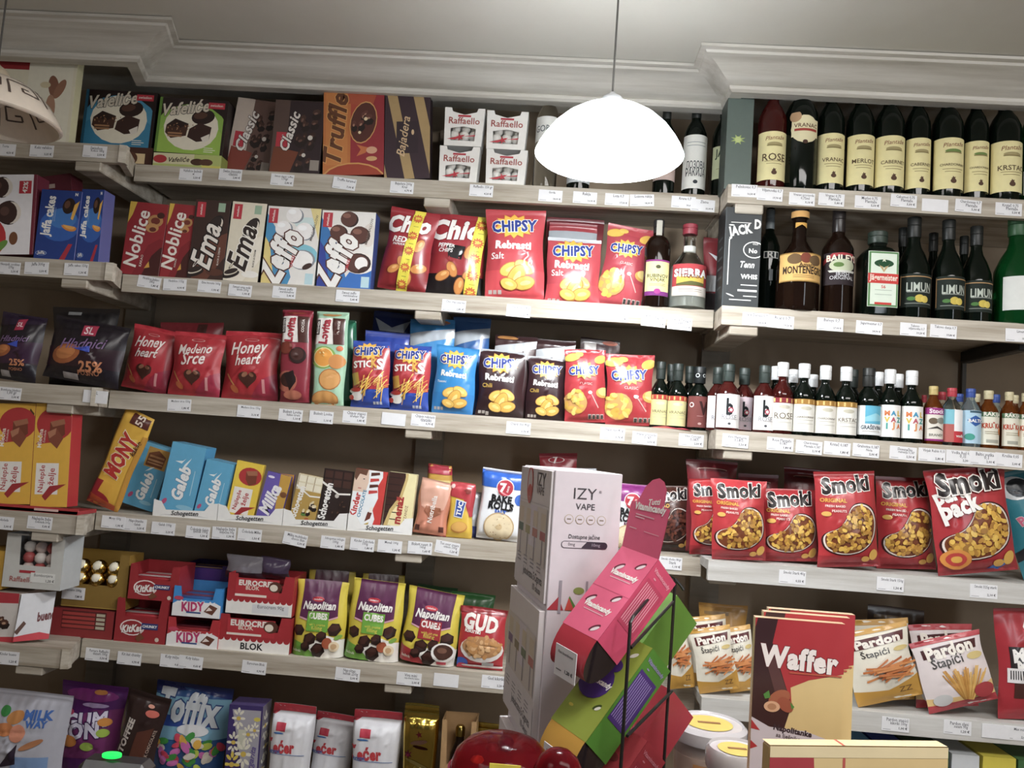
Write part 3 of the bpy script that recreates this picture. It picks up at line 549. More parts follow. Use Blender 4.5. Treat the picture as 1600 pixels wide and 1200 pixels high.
def chio(bk, tx1, tx2, ux):
    def f(w, h):
        L = [R(0, 0, 1, .3, '8f1a22') if not bk else R(0, 0, 1, .26, '1c1416'), R(0, .26, 1, .5, '9c2028'), T('Chio', .44, .80, .86, WH, 4, .07, '8a1420', .02, .25, 1.1)]
        if bk: L += [P([(.3, .62), (.66, .6), (.6, .44), (.36, .46)], '161214')]
        L += [T(tx1, .3, .60, .3, WH, 0, .03, None, 0, .2), T(tx2, .3, .54, .26, WH, 0, .02, None, 0, .2)]
        for u, v, r, t in ((.75, .55, .16, 60), (.8, .28, .17, 20), (.45, .32, .15, 120), (.3, .24, .14, 30), (.6, .14, .15, 80)): L += [E(u, v, r, '8a4a1c', r*.6, t), E(u, v, r*.92, 'd98c3a', r*.52, t), E(u+.02, v+.02, r*.4, 'ecb468', r*.2, t)]
        u0 = ux; L += [P([(u0-.1, 0), (u0+.12, 0), (u0+.22, 1), (u0, 1)], 'ecdc1e')]
        for v in (.08, .27, .47, .66, .88): cx = u0+.01+.1*v; L += [S(cx, v, .11, .07, 12, 'b53a1e', .9), S(cx, v, .095, .06, 12, 'd9691e', .9), T('20g', cx, v, .1, 'f4ec3a', 4, .03), R(cx-.05, v-.105, cx+.05, v-.1, '6a6410')]
        return bag(w, h, .028, 'a3222e', L, 11+bk, style='pillow', name='bag')
    return f
it('chio1', 'crisp_bag', 'red paprika crisp bag with a yellow sticker band across its middle', 'bag', 'M2', 588, 664, 333, chio(0, 'RED', 'PAPRIKA', .5), xt=650, dy=.036)
it('chio2', 'crisp_bag', 'red and black pepper crisp bag with a yellow sticker band on its right', 'bag', 'M2', 662, 752, 338, chio(1, 'PEPPER', 'CHIPS', .78), xt=722, dy=.075)
def rebr(bg, lo, sub='Salt', cc='20398f', s=1, txc=WH, big=False):
    def f(w, h): return bag(w, h, .03 if big else .022, bg, [R(0, 0, 1, .3, lo)]+chipsy(.48, .80, .74, cc)+[T('Rebrasti', .47, .58, .62, txc, -2, .05), T(sub, .2, .46, .22, txc if sub != 'Chili' else 'd8b43a', 0, .01)]+crisp(.56, .25, .30)+[R(.06, .05, .12, .09, 'b8b0a8'), R(.14, .05, .20, .09, 'b8b0a8'), R(.22, .05, .28, .09, 'b8b0a8')], s, back='b9bdc2', name='bag')
    return f
it('reb1', 'crisp_bag', 'largest light red crisp bag of ridged crisps on the second shelf', 'bag', 'M2', 757, 850, 331, rebr('bf3a44', 'd2444c', s=3, big=True), xt=806, dy=.036)
it('silv', 'crisp_bag', 'crisp bag lying behind the light red ones, silver back showing', 'bag', 'M2', 850, 925, 350, lambda w, h: bag(w, h, .02, 'b34048', [R(0, .72, 1, .9, 'aeb6bc')], 41, name='bag'), dy=.14)
it('reb2', 'crisp_bag', 'medium light red crisp bag of ridged crisps beneath the lit lamp', 'bag', 'M2', 850, 936, 374, rebr('bb3e49', 'cc444e', s=5), xt=898, dy=.072)
def classicc(bg, lo, tilt=0, sd=7):
    def f(w, h):
        L = [R(0, 0, 1, .3, lo), P([(.0, .9), (.0, 1), (1, 1), (1, .86)], lo), E(.18, .88, .2, 'b8801e', .10, 10), E(.18, .88, .19, 'e8b93c', .09, 10), E(.36, .92, .1, 'f0c850', .06), E(.88, .86, .15, 'e0b03a', .1, 20)]+chipsy(.47, .70, .72)
        L += [T('CLASSIC', .52, .52, .3, 'f0d8d0', -2, .0), E(.26, .26, .31, 'a2342e', .29), E(.26, .26, .29, 'd9a054', .27)]+scat(.24, .27, .24, .16, 22, .075, ['f0c544', 'e6b436', 'f6d468'], sd)+[E(.92, .4, .16, 'd8a848', .12), E(.95, .42, .14, 'efd27c', .1), E(.62, .40, .05, 'f0e2dc', .04), P([(.62, .40), (.66, .38), (.84, .2), (.82, .19)], 'e8b4ac')]+[R(.58+i*.1, .04, .66+i*.1, .11, 'c8c0b8') for i in range(4)]+[R(.59+i*.1, .05, .65+i*.1, .10, '3a3836') for i in range(4)]
        return bag(w, h, .026, bg, L, sd, back='b9bdc2', name='bag')
    return f
it('cla0', 'crisp_bag', 'light red crisp bag leaning right against the brandy bottle', 'bag', 'M2', 930, 1000, 358, classicc('b23a48', 'c0444f', sd=9), xt=986, dy=.075)
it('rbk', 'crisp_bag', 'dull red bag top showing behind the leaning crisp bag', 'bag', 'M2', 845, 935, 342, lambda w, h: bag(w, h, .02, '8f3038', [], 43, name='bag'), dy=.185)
it('rubv', 'brandy_bottle', 'dark brandy bottle with a yellow label edged in purple', 'bottle', 'M2', 1002, 1043, 345, lambda w, h: bottle(w, h, 'sq', G_BROWN, '2a2a2c', (.8, 1), (.12, .52), [R(0, .95, 1, 1, '8a2a7a'), R(0, 0, 1, .12, '7a2a78'), E(.5, .8, .09, '4a4a30', .07), T('RUBINOV', .5, .55, .8, '3a3426', 0, .02), T('VINJAK', .5, .43, .55, '3a3426', 0, .02), E(.5, .12, .12, 'a8388a', .1)]+LINE(.32)+LINE(.28), 'e6dd92', 60, extra=[('tax_strip', .78, .985, [], 'b8b4a8', 30, .43)]), dy=.03)
it('tequ', 'tequila_bottle', 'clear tequila bottle with a red arched label and red cap', 'bottle', 'M2', 1043, 1101, 352, lambda w, h: bottle(w, h, 'fat', G_CLEAR, '9c3040', (.88, 1.0), (.14, .50), [R(0, 0, 1, .30, 'd8cfc4'), R(0, .3, 1, 1, 'a8323a'), E(.5, .98, .5, 'b83a40', .12), R(.14, .32, .86, .66, 'd9b23a'), P([(.14, .32), (.86, .32), (.86, .42), (.5, .46), (.14, .38)], '5a5a2a'), T('SIERRA', .5, .72, .84, WH, 0, .05, '5a2020', .03), T('TEQUILA', .5, .60, .5, '6a3020', 0, .02)]+LINE(.2, '5a4030')+LINE(.14, '8a7060'), 'd8cfc4', 62, extra=[('neck_label', .66, .74, [], 'd8d8d0', 60, .36)], liquid='c9ccc2'), dy=.04)
it('plb', 'gift_bag', 'dark red plastic-wrapped bottle bag squeezed between tequila and black carton', 'bag', 'M2', 1094, 1128, 372, lambda w, h: bag(w, h, .02, '7a2028', [R(0, .3, 1, .5, 'a8a8a8'), P([(.2, .8), (1, .7), (.9, .6)], 'c8ccd0'), R(0, 0, 1, .28, '241a1c')], 44, name='bag'), dy=.10)
# second shelf, right: liquor
SW = 'd6d6d2'
it('jack', 'whiskey_carton', 'black whiskey carton with white old-style lettering', 'box', 'R2', 1127, 1184, 325, lambda w, h: fbox(w, h, .09, '1e262a', [R(.01, 0, .03, 1, '3c464a'), T('JACK', .42, .76, .62, SW, 12, .05, None, 0, 0, 1.4), T('D', .90, .84, .16, SW, 0, .05, None, 0, 0, 1.4), E(.82, .58, .30, SW, .24), E(.82, .58, .27, '1e262a', .21), T('No', .80, .57, .22, SW, 0, .04), T('OLD', .86, .64, .15, SW, 0, .02), T('Tenn', .66, .43, .38, SW, 0, .03, None, 0, .3, 1.3), T('WHIS', .72, .31, .44, SW, 0, .05), R(.5, .22, .95, .23, SW), R(.42, .16, .95, .18, SW), R(.58, .11, .95, .12, SW), R(.12, .22, .15, .68, SW), E(.18, .82, .08, SW, .02), E(.22, .12, .12, SW, .02, -20), R(.2, .07, .8, .08, SW), R(.16, .845, .72, .852, SW)], side='151b1e', lart=[R(.2, .2+i*.1, .8, .22+i*.1, '4c565a') for i in range(6)], name='box'), dy=.012)
it('ric', 'spirit_bottle', 'slim black spirit bottle standing just right of the black carton', 'bottle', 'R2', 1180, 1214, 322, lambda w, h: bottle(w, h, 'liq', G_DARK, '7a8488', (.78, .96), (.3, .4), [], '8a9094', 10, extra=[('label', .50, .56, [R(0, 0, 1, 1, SW), R(.05, .1, .95, .9, '1c2226'), T('RI', .5, .5, .5, SW, 0, .03)], None, 40)]), dy=.11)
it('mont', 'liqueur_bottle', 'round-shouldered liqueur bottle with a curved orange-yellow label', 'bottle', 'R2', 1211, 1277, 327, lambda w, h: bottle(w, h, 'fat', G_BROWN, '1a1614', (.90, 1), (.26, .53), [R(0, .96, 1, 1, '9a7430'), R(0, 0, 1, .04, '9a7430'), E(.32, .78, .14, '6a5030', .1), E(.52, .82, .1, '7a3a28', .1), E(.72, .76, .14, '6a5030', .1), T('MONTENEGRO', .52, .40, .84, '3a281a', 0, .03, None, 0, 0, 1.6), T('Amaro', .55, .58, .3, '3a281a', 0, .01), R(.3, .2, .7, .215, '7a5a30'), R(.3, .14, .7, .155, '7a5a30')], 'dcae5c', 72, extra=[('neck_label', .90, .96, [], 'd8a458', 85, .42), ('neck_band', .80, .85, [P([(.2, 0), (.5, .6), (.8, 0), (.8, 1), (.2, 1)], 'd9a440')], None, 80, .345)]), dy=.042)
it('bail', 'liqueur_bottle', 'dark cream liqueur bottle with an arched red name label', 'bottle', 'R2', 1281, 1330, 329, lambda w, h: bottle(w, h, 'liq', G_BROWN, '221c1c', (.78, 1), (.26, .56), [P([(0, .62), (.25, .86), (.5, .92), (.75, .86), (1, .62), (1, .78), (.75, .98), (.5, 1), (.25, .98), (0, .78)], 'a8323a'), T('BAILEYS', .5, .83, .78, 'e8dcc8', 0, .03), E(.5, .6, .32, 'b9c0a0', .16), E(.4, .62, .12, '5a7a3a', .06), P([(.15, .45), (.85, .45), (.8, .38), (.2, .38)], 'c8c8c0'), T('ORIGINAL', .5, .22, .6, 'c8c8cc', 0, .01), T('IRISH', .5, .32, .3, 'c8c8cc', 0, .01)], '2a2024', 75, 'black'), dy=.042)
it('jag', 'liqueur_bottle', 'square dark green herbal liqueur bottle with a white, green and red label', 'bottle', 'R2', 1341, 1394, 364, lambda w, h: bottle(w, h, 'sq', G_DARK, '2a3a30', (.86, 1), (.09, .73), [R(.02, .01, .98, .99, '5a8a54'), R(.07, .04, .93, .96, 'd6e2d2'), E(.5, .78, .34, '1e4a2c', .16, n=24), S(.5, .84, .10, .04, 4, 'd8e0c8'), P([(.26, .8), (.34, .74), (.46, .72), (.5, .66), (.54, .72), (.66, .74), (.74, .8), (.62, .7), (.5, .62), (.38, .7)], 'b8a070'), R(0, .42, 1, .60, 'c8322c'), T('Jägermeister', .5, .51, .92, 'e8d8c8', 0, .03, None, 0, 0, 1.9), T('56', .5, .36, .16, 'c03a34', 0, .02), R(.2, .04, .8, .08, 'c8322c')]+LINE(.3, 'a8b8a8')+LINE(.22, 'a8b8a8'), 'cfdcc9', 43, sq=7, capr=.55), dy=.04)
def limo(w, h): return bottle(w, h, 'tall', G_DARK, '141816', (.80, 1), (.10, .42), [R(.02, .06, .05, .95, 'b08a5a'), R(.95, .06, .98, .95, 'b08a5a'), R(.04, .90, .96, .93, 'b08a5a'), T('LIMUN', .5, .60, .62, 'b8c0b4', 0, .02, None, 0, 0, 1.5), R(.2, .44, .8, .47, '8a9088'), E(.5, .26, .12, 'c9b23a', .10), E(.62, .24, .10, 'd8c24a', .09), R(.15, .1, .85, .12, '8a9088'), E(.3, .25, .1, '4a7a3a', .05)], '1c2620', 70)
LG = 'tall dark green liqueur bottles'
for a, b, yt, dy, lb in ((1399, 1450, 341, .045, 'tall dark green liqueur bottle with a copper-framed label, first of three'), (1455, 1503, 345, .045, 'tall dark green liqueur bottle, middle of three'), (1500, 1546, 355, .05, 'tall dark green liqueur bottle, shortest of the three in front'),
    (1390, 1424, 357, .12, 'liqueur bottle whose dark neck shows behind the first of three tall green ones'), (1438, 1472, 365, .12, 'liqueur bottle behind with a white tax strip on its neck'), (1487, 1520, 370, .13, 'liqueur bottle whose dark neck shows behind the shortest front one')):
    it('limo', 'liqueur_bottle', lb, 'bottle', 'R2', a, b, yt, limo, dy=dy, group=LG)
it('lim2', 'liqueur_bottle', 'broad green liqueur bottle with a white label at the right edge of the second shelf', 'bottle', 'R2', 1553, 1622, 340, lambda w, h: bottle(w, h, 'tall', G_GREEN, '2a5a34', (.82, 1), (.12, .42), [T('Tako', .66, .72, .5, '3a3a3a', 0, .02), T('Ju', .66, .52, .3, '9a4a3a', 0, .03), E(.85, .2, .12, 'd9c23a', .12)], 'd8dad6', 62), dy=.05)
# ======== third shelf, left and middle
def night(c, c2):
    return lambda w, h: bag(w, h, .03, '1d141f', [R(0, .28, 1, .5, '3a1a28'), P([(0, .5), (1, .62), (1, .3), (0, .2)], c), P([(.0, .78), (1, .9), (1, 1), (0, 1)], c2), E(.3, .42, .2, 'b0602c', .12, 20), E(.3, .44, .14, 'cf7f3e', .08, 20), T('25%', .66, .28, .3, 'd98a5a', 5, .03), T('POSNO', .64, .18, .28, 'c07a54', 5, .01), P([(.44, .74), (.62, .77), (.60, .94), (.42, .91)], 'b0284a'), T('SL', .52, .84, .12, 'f0d8dc', 5, .02), T('Hladnici', .5, .62, .6, '8a6a9a', 8, .01, None, 0, .4), R(.3, .05, .5, .14, 'b0a8a8'), P([(.4, .52), (.6, .6), (.62, .5)], '3a52c4')], 21, name='bag')
it('ngt1', 'sweets_bag', 'dark violet sweets bag at the left edge of the third shelf', 'bag', 'L3', -18, 55, 496, night('3a1a38', '2b1c34'), xt=40, dy=.04)
it('ngt2', 'sweets_bag', 'black sweets bag with an orange-brown 25% print, next to the red heart bags', 'bag', 'L3', 64, 185, 510, night('2e1420', '17101a'), xt=146, dy=.04)
it('ngt3', 'sweets_bag', 'black sweets bag whose top shows behind the 25% bag', 'bag', 'L3', 75, 178, 484, lambda w, h: bag(w, h, .02, '120e12', [R(.25, .9, .45, .94, '8a8a8a'), P([(.5, .7), (.7, .8), (.62, .6)], '4a4a3a')], 23, name='bag'), xt=135, dy=.12)
it('grn', 'sweets_bag', 'pale green bag corner at the far left edge of the third shelf', 'bag', 'L3', -60, -14, 506, lambda w, h: bag(w, h, .02, 'a8b890', [], 24, name='bag'), dy=.05, xt=-22)
def heart(l1, l2, s):
    def f(w, h):
        hp = [(.5+.17*16*math.sin(t)**3/16, .30+.17*.8*(13*math.cos(t)-5*math.cos(2*t)-2*math.cos(3*t)-math.cos(4*t))/16) for t in [i*2*PI/24 for i in range(24)]]
        return bag(w, h, .026, 'b41f2c', [P([(.5, 0), (1, 0), (1, .4), (.75, .3)], 'a01c3c'), R(0, .93, 1, 1, 'c92838'), E(.5, .87, .13, 'e8c8c0', .025), E(.5, .87, .115, 'b41f2c', .02), T(l1, .47, .73, .66, 'f4e6e0', 6, .02, None, 0, .35, 1.3), T(l2, .47, .58, .48, 'f4e6e0', 6, .02, None, 0, .35, 1.2), P(hp, '4a241a'), E(.44, .36, .06, '9a6a4c', .04, 30), E(.57, .36, .05, '8a5a40', .035, -30), P([(.08, .36), (.1, .37), (.26, .2), (.24, .19)], 'c88a4a'), E(.26, .15, .09, 'c0602c', .05, -40), R(.75, .1, .8, .3, 'cf8a8a')], s, name='bag', top=.07)
    return f
it('ht1', 'sweets_bag', 'leftmost of the three red sweets bags with a chocolate heart', 'bag', 'M3', 187, 260, 518, heart('Honey', 'heart', 31), xt=246, dy=.06)
it('ht2', 'sweets_bag', 'middle of the three red sweets bags with a chocolate heart', 'bag', 'M3', 262, 342, 522, heart('Medeno', 'Srce', 32), xt=314, dy=.034)
it('ht3', 'sweets_bag', 'red chocolate heart sweets bag beside the tall cocoa biscuit pack', 'bag', 'M3', 346, 433, 521, heart('Honey', 'heart', 33), xt=397, dy=.055)
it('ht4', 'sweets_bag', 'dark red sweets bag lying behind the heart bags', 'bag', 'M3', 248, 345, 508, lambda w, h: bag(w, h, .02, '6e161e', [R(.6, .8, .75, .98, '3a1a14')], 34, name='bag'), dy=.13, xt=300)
def lov(t):
    def f(w, h):
        c = '8e2436' if t else 'a6d0b0'
        A = [P([(0, .64), (.62, .64), (.56, .92), (0, .92)], 'f2ece6'), P([(.56, .92), (.62, .64), (.94, .64), (.94, .92)], '4a2018'), R(.06, .74, .17, .90, '3a2a2a'), T('ROSHEN', .115, .82, .26*h/w*.5, WH, 88, .02), T('Lovita', .34, .775, .9*.28*h/w, 'b0283a', 84, .05, None, 0, 0, 1.2), T('COCOA' if t else 'ORANGE', .76, .82, .5*.28*h/w, 'f0e8e0', 88, .02)]
        if t: A += [E(.25, .58, .2, '7a3020', .2), E(.62, .5, .26, '2e1612', .26), E(.60, .51, .2, '4a2620', .2), E(.3, .22, .34, 'b0604a', .34), E(.34, .24, .26, '3a1a14', .24), P([(.2, .3), (.5, .34), (.6, .22), (.4, .12)], '221010'), E(.5, .08, .3, 'b86a50', .14)]
        else: A += [E(.35, .5, .38, '8ab54a', .34), E(.36, .50, .30, 'efe0a0', .30), E(.36, .50, .27, 'f0a02c', .27), E(.75, .46, .24, 'd98f44', .22), E(.58, .27, .34, 'b87028', .32), E(.58, .27, .31, 'dfa052', .29), E(.45, .06, .42, 'b87028', .26), E(.45, .06, .39, 'd99a4a', .24), E(.82, .6, .1, 'd9703c', .08)]
        A += [R(0, .92, 1, 1, c), E(.5, .96, .3, '9a4030' if t else 'c98a44', .06)]
        return bag(w, h, .022, c, A, 51+t, style='block', name='bag', top=.03, bot=.02, back='6a1a28' if t else '2e7a5c')
    return f
it('lov1', 'biscuit_pack', 'tall narrow dark red cocoa biscuit pack', 'biscuits', 'M3', 436, 484, 487, lov(1), xt=466, dy=.03)
it('lov2', 'biscuit_pack', 'tall narrow mint green biscuit pack with an orange slice', 'biscuits', 'M3', 486, 537, 489, lov(0), xt=521, dy=.03)
it('lov3', 'biscuit_pack', 'dark green pack edge showing behind the mint green biscuit pack', 'biscuits', 'M3', 508, 552, 500, lambda w, h: bag(w, h, .022, '1f6a4c', [], 53, style='block', name='bag', top=.03, bot=.02), xt=536, dy=.09)
def sticks(w, h):
    g = random.Random(4); A = [R(0, 0, 1, .27, '2548a8'), R(0, .9, 1, 1, '2548a8'), P([(0, .2), (1, .3), (1, .24), (0, .1)], '2548a8')]+chipsy(.45, .84, .78)
    A += [T('STIC', .32, .64, .48, WH, 4, .04), T('K', .62, .66, .14, 'e0a82c', 4, .05, None, 0, 0, 1.3), T('S', .77, .65, .14, WH, 4, .04), T('ketchup', .74, .57, .22, WH, 3, 0), P([(.05, .32), (.0, .5), (.2, .52), (.24, .34)], 'c9a030')]
    for i in range(30):
        a = R_(g.uniform(15, 100)); u, v = g.uniform(.3, .85), g.uniform(.2, .46); l = .16; dx, dy = l*math.cos(a), l*math.sin(a)*.7; k = .012; A += [P([(u-dx-k, v-dy), (u-dx+k, v-dy), (u+dx+k, v+dy), (u+dx-k, v+dy)], g.choice(('f0c23c', 'e3ab2e', 'f5d468')))]
    A += [E(.17, .24, .16, 'e0dcd4', .07), E(.17, .26, .13, 'b8301e', .05), E(.2, .17, .14, 'e8e4dc', .1), E(.07, .15, .06, 'c43424')]+[R(.6+i*.08, .04, .66+i*.08, .09, 'c8ccd4') for i in range(3)]
    return bag(w, h, .024, 'b52a34', A, 61, back='2548a8', name='bag')
it('stk', 'crisp_bag', 'red and blue potato stick bag, left of the pair, beside the biscuit packs', 'bag', 'M3', 548, 608, 535, sticks, xt=581, dy=.034)
it('stk', 'crisp_bag', 'red and blue potato stick bag, right of the pair, touching the sky blue bag', 'bag', 'M3', 609, 669, 540, sticks, xt=646, dy=.045)
it('bk1', 'crisp_bag', 'royal blue crumpled bag rising behind the left potato stick bag', 'bag', 'M3', 560, 632, 519, lambda w, h: bag(w, h, .025, '2742a0', [], 62, name='bag'), dy=.10)
it('bk2', 'crisp_bag', 'silver and blue bag top, highest behind the potato stick bags', 'bag', 'M3', 571, 634, 489, lambda w, h: bag(w, h, .02, '1f2f6a', [P([(.05, .93), (.5, .84), (.95, .93), (.8, .8), (.2, .8)], 'b9bec6')], 63, name='bag'), dy=.16)
def topb(c, c2, s): return lambda w, h: bag(w, h, .022, c, [P([(0, .84), (1, .9), (1, .8), (0, .7)], 'b4bcc4'), E(.6, .96, .3, c2, .06)], s, name='bag')
it('bk3', 'crisp_bag', 'sky blue bag top with an orange print behind the right potato stick bag', 'bag', 'M3', 638, 708, 502, topb('2b8ed0', 'b8703a', 64), dy=.11, xt=676)
it('bk4', 'crisp_bag', 'steel blue bag top behind the sky blue crisp bag', 'bag', 'M3', 706, 764, 499, topb('2a5f9e', '2a5f9e', 65), dy=.13, xt=738)
it('blu', 'crisp_bag', 'sky blue crisp bag with ridged crisps, fourth shelf from the floor', 'bag', 'M3', 673, 739, 543, rebr('1f86c8', '1f7cc0', 'Tzatziki', s=66), xt=716, dy=.034)
it('drk1', 'crisp_bag', 'dark brown chilli crisp bag right beside the sky blue one', 'bag', 'M3', 743, 816, 549, rebr('33161c', '2a1216', 'Chili', s=67), xt=786, dy=.045)
it('drk2', 'crisp_bag', 'dark brown chilli crisp bag partly covered by the classic red one', 'bag', 'M3', 819, 882, 560, rebr('33161c', '2a1216', 'Chili', s=68), xt=857, dy=.075)
it('cla1', 'crisp_bag', 'left red classic crisp bag in front on the third shelf', 'bag', 'M3', 881, 946, 549, classicc('b52a34', 'b52a34', sd=69), xt=914, dy=.034)
it('cla2', 'crisp_bag', 'right red classic crisp bag, touching the miniature wine bottles', 'bag', 'M3', 945, 1021, 556, classicc('b52a34', 'b52a34', sd=70), xt=984, dy=.05)
def dtop(s, o=1): return lambda w, h: bag(w, h, .02, '3a1c1e', [P([(0, .86), (1, .95), (1, .86), (0, .72)], 'c0c4c8')]+([E(.3, .97, .25, 'b87a2c', .04)] if o else []), s, name='bag')
it('bk5', 'crisp_bag', 'dark brown bag top with silver back, behind the first chilli crisp bag', 'bag', 'M3', 764, 832, 525, dtop(71), dy=.11)
it('bk6', 'crisp_bag', 'dark brown bag top with silver back, behind the second chilli crisp bag', 'bag', 'M3', 830, 892, 532, dtop(72, 0), dy=.12, xt=868)
it('bk7', 'crisp_bag', 'dark bag top with a barcode patch, behind the classic red crisp bags', 'bag', 'M3', 898, 962, 530, lambda w, h: bag(w, h, .02, '30181a', [R(.1, .86, .4, .94, '9a9490'), E(.75, .96, .2, 'a8604c', .06)], 73, name='bag'), dy=.12)
o = it('bk8', 'crisp_bag', 'pinkish red bag lying flat on top of the miniature wine bottles', 'bag', 'M3', 1016, 1078, 552, lambda w, h: bag(w, .13, .009, 'b8324a', [P([(0, .2), (1, .3), (1, .5), (0, .4)], 'd9687a')], 74, name='bag'), dy=.0)
o.rotation_euler = (-R_(88), 0, R_(-6)); _p = at(1048, 560, 2.30); o.scale = (1, 1, 1)
# ======== third shelf: miniature wines
MG = 'miniature wine bottles'
def mini(txt_, band, lc, gl, cap, name2=None):
    L = ([R(0, .84, 1, 1, band)]+[R(.1+i*.22, .86, .16+i*.22, .98, 'e6c070') for i in range(4)] if band else [])+[E(.5, .72, .2, 'c9c4b0', .07), T(txt_, .5, .45, .72, '6a5a44', 0, 0)]+LINE(.36, 'b0aa98')+LINE(.25, 'b0aa98')
    return lambda w, h: bottle(w, h, 'mini', gl, cap, (.80, 1) if cap[0] > 'c' else (.74, 1), (.05, .50), L, lc, 74, capfin='card', capr=.52)
def vmini(w, h): return mini('VRANAC', 'b0382a', 'd9d493', G_DARK, '26302c')(w, h)
for a, b, yt, dy, lb in ((1014, 1042, 566, .05, 'miniature wine bottle with a yellow label, half hidden by the red crisp bag'), (1040, 1070, 569, .035, 'miniature wine bottle with a full yellow label')):
    it('vm', 'miniature_wine_bottle', lb, 'bottle', 'M3', a, b, yt, vmini, dy=dy, group=MG)
for a, b, yt, dy, lb in ((1032, 1056, 570, .12, 'dark-capped miniature wine bottle in the row behind the yellow labels'), (1060, 1086, 573, .12, 'dark-capped miniature wine bottle behind, left of the one with the brown label')):
    it('vm', 'miniature_wine_bottle', lb, 'bottle', 'M3', a, b, yt, vmini, dy=dy, group=MG)
it('vb', 'miniature_wine_bottle', 'miniature wine bottle with a plain brown label and white rings on its black cap', 'bottle', 'M3', 1072, 1106, 574, lambda w, h: bottle(w, h, 'mini', G_DARK, '1a2022', (.74, 1), (.05, .53), [T('V', .62, .62, .26, '3a1a18', 0, .05, None, 0, 0, 1.4), E(.2, .72, .09, 'e8dcd8'), E(.2, .72, .055, '7a3c38'), R(.4, .36, .6, .37, 'c8a8a0'), E(.5, .12, .06, 'c8a8a0', .04)], '7d403c', 76, capr=.55, extra=[('cap_ring', .82, .90, [E(.3, .5, .14, 'd8dcdc', .14), E(.3, .5, .09, '1a2022', .09), E(.75, .5, .12, 'd8dcdc', .12), E(.75, .5, .08, '1a2022', .08)], None, 70, .57)]), dy=.032, group=MG)
def rosb(pink):
    def f(w, h): return bottle(w, h, 'mini', G_ROSE, '2a3632', (.74, 1), (.04, .54), ([R(.8, 0, 1, 1, 'b83a6a')] if pink else [])+[T('b', .5, .62, .2, '1e2226', 0, .03, None, 0, 0, 1.6), E(.54, .53, .09, 'b03a50'), E(.54, .53, .05, WH), T('ROSE', .5, .32, .5, '8a8a90', 0, 0), E(.5, .12, .05, '4a4a50', .04)]+LINE(.26, 'c0b8b8'), 'd8c4cc' if pink else 'f2f0f0', 72, capr=.5)
    return f
for k, a, b, yt, dy, p, sr, lb in (('rb', 1116, 1153, 570, .03, 0, 'R3', 'rosé miniature with a white b label, full front label visible'), ('rb', 1102, 1134, 575, .09, 0, 'R3', 'rosé miniature standing behind, showing only the left strip of its white label'), ('rbp', 1143, 1176, 576, .09, 1, 'R3', 'rosé miniature with a pink-edged label, behind the white b labels'), ('rb', 1174, 1208, 572, .032, 0, 'R3', 'rosé miniature with a white b label, overlapped by the white-capped one')):
    it(k, 'miniature_wine_bottle', lb, 'bottle', sr, a, b, yt, rosb(p), dy=dy, group=MG)
WC = 'e9ebec'
for k, a, b, yt, dy, nm, bd, g, lb in (('mr', 1203, 1236, 567, .026, 'ROSE', '8a2a34', G_ROSE, 'white-capped miniature with a red-banded label and rosy wine'), ('mc', 1236, 1270, 569, .026, 'CHARDONNAY', 'a87a2a', G_DARK, 'white-capped miniature with a gold-banded label, next to the rosy one'), ('mc', 1270, 1303, 572, .026, 'CHARDONNAY', 'a87a2a', G_DARK, 'white-capped miniature with a gold-banded label, middle of three gold bands'), ('mk', 1302, 1336, 574, .026, 'KRSTAC', 'a87a2a', G_DARK, 'white-capped miniature with a gold-banded label, beside the blue label')):
    it(k, 'miniature_wine_bottle', lb, 'bottle', 'R3', a, b, yt, mini(nm, bd, 'eeece4', g, WC), dy=dy, group=MG)
it('mg', 'miniature_wine_bottle', 'dark-capped miniature with a white and sea-blue label', 'bottle', 'R3', 1336, 1373, 576, lambda w, h: bottle(w, h, 'mini', G_DARK, '20221f', (.74, 1), (.07, .47), [R(.28, .38, .86, 1, '58b4d4'), P([(.28, .6), (.6, .75), (.86, .65), (.86, .5), (.28, .45)], '8fd0e2'), T('GRAŠEVINA', .52, .27, .72, '2a3a4a', 0, .02, None, 0, 0, 1.3)]+LINE(.12), 'e6eaec', 74, capr=.5), dy=.03, group=MG)
def malv(w, h):
    L = []; cs = ['e07a3a', '3a9ac4', 'e0c23a', 'c45a6a', '4aa8a0', 'e89a5a']
    for j, s in enumerate(('MAL', 'VAZ', 'IJA')):
        for i, ch in enumerate(s): L.append(T(ch, .28+.22*i, .74-.2*j, {'I': .03, 'J': .07, 'L': .11}.get(ch, .16), cs[(i+2*j) % 6], 0, .05))
    return bottle(w, h, 'mini', G_DARK, WC, (.80, 1), (.06, .50), L, 'f2f1ee', 74, capr=.52)
for a, b, yt, dy, lb in ((1372, 1404, 578, .026, 'white-capped miniature with a colourful geometric label, left of two'), (1405, 1439, 580, .026, 'white-capped miniature with a colourful geometric label, right of two')):
    it('mv', 'miniature_wine_bottle', lb, 'bottle', 'R3', a, b, yt, malv, dy=dy, group=MG)
for a, b, yt, lb in ((1195, 1222, 573, 'white cap showing behind, left of the red-banded miniature'), (1222, 1250, 578, 'white cap showing behind, between the rosy and first gold-banded miniature'), (1253, 1281, 586, 'white cap showing behind, between the first two gold-banded miniatures'), (1356, 1384, 582, 'white cap showing behind, right of the sea-blue label'), (1387, 1415, 585, 'white cap showing behind, between the two geometric labels')):
    it('mk', 'miniature_wine_bottle', 'miniature bottle, '+lb, 'bottle', 'R3', a, b, yt, malv, dy=.10, group=MG)
for a, b, yt, lb in ((1316, 1344, 578, 'dark cap showing behind, left of the sea-blue label'),):
    it('vm', 'miniature_wine_bottle', 'miniature bottle, '+lb, 'bottle', 'R3', a, b, yt, vmini, dy=.10, group=MG)
SG = 'miniature spirit bottles'
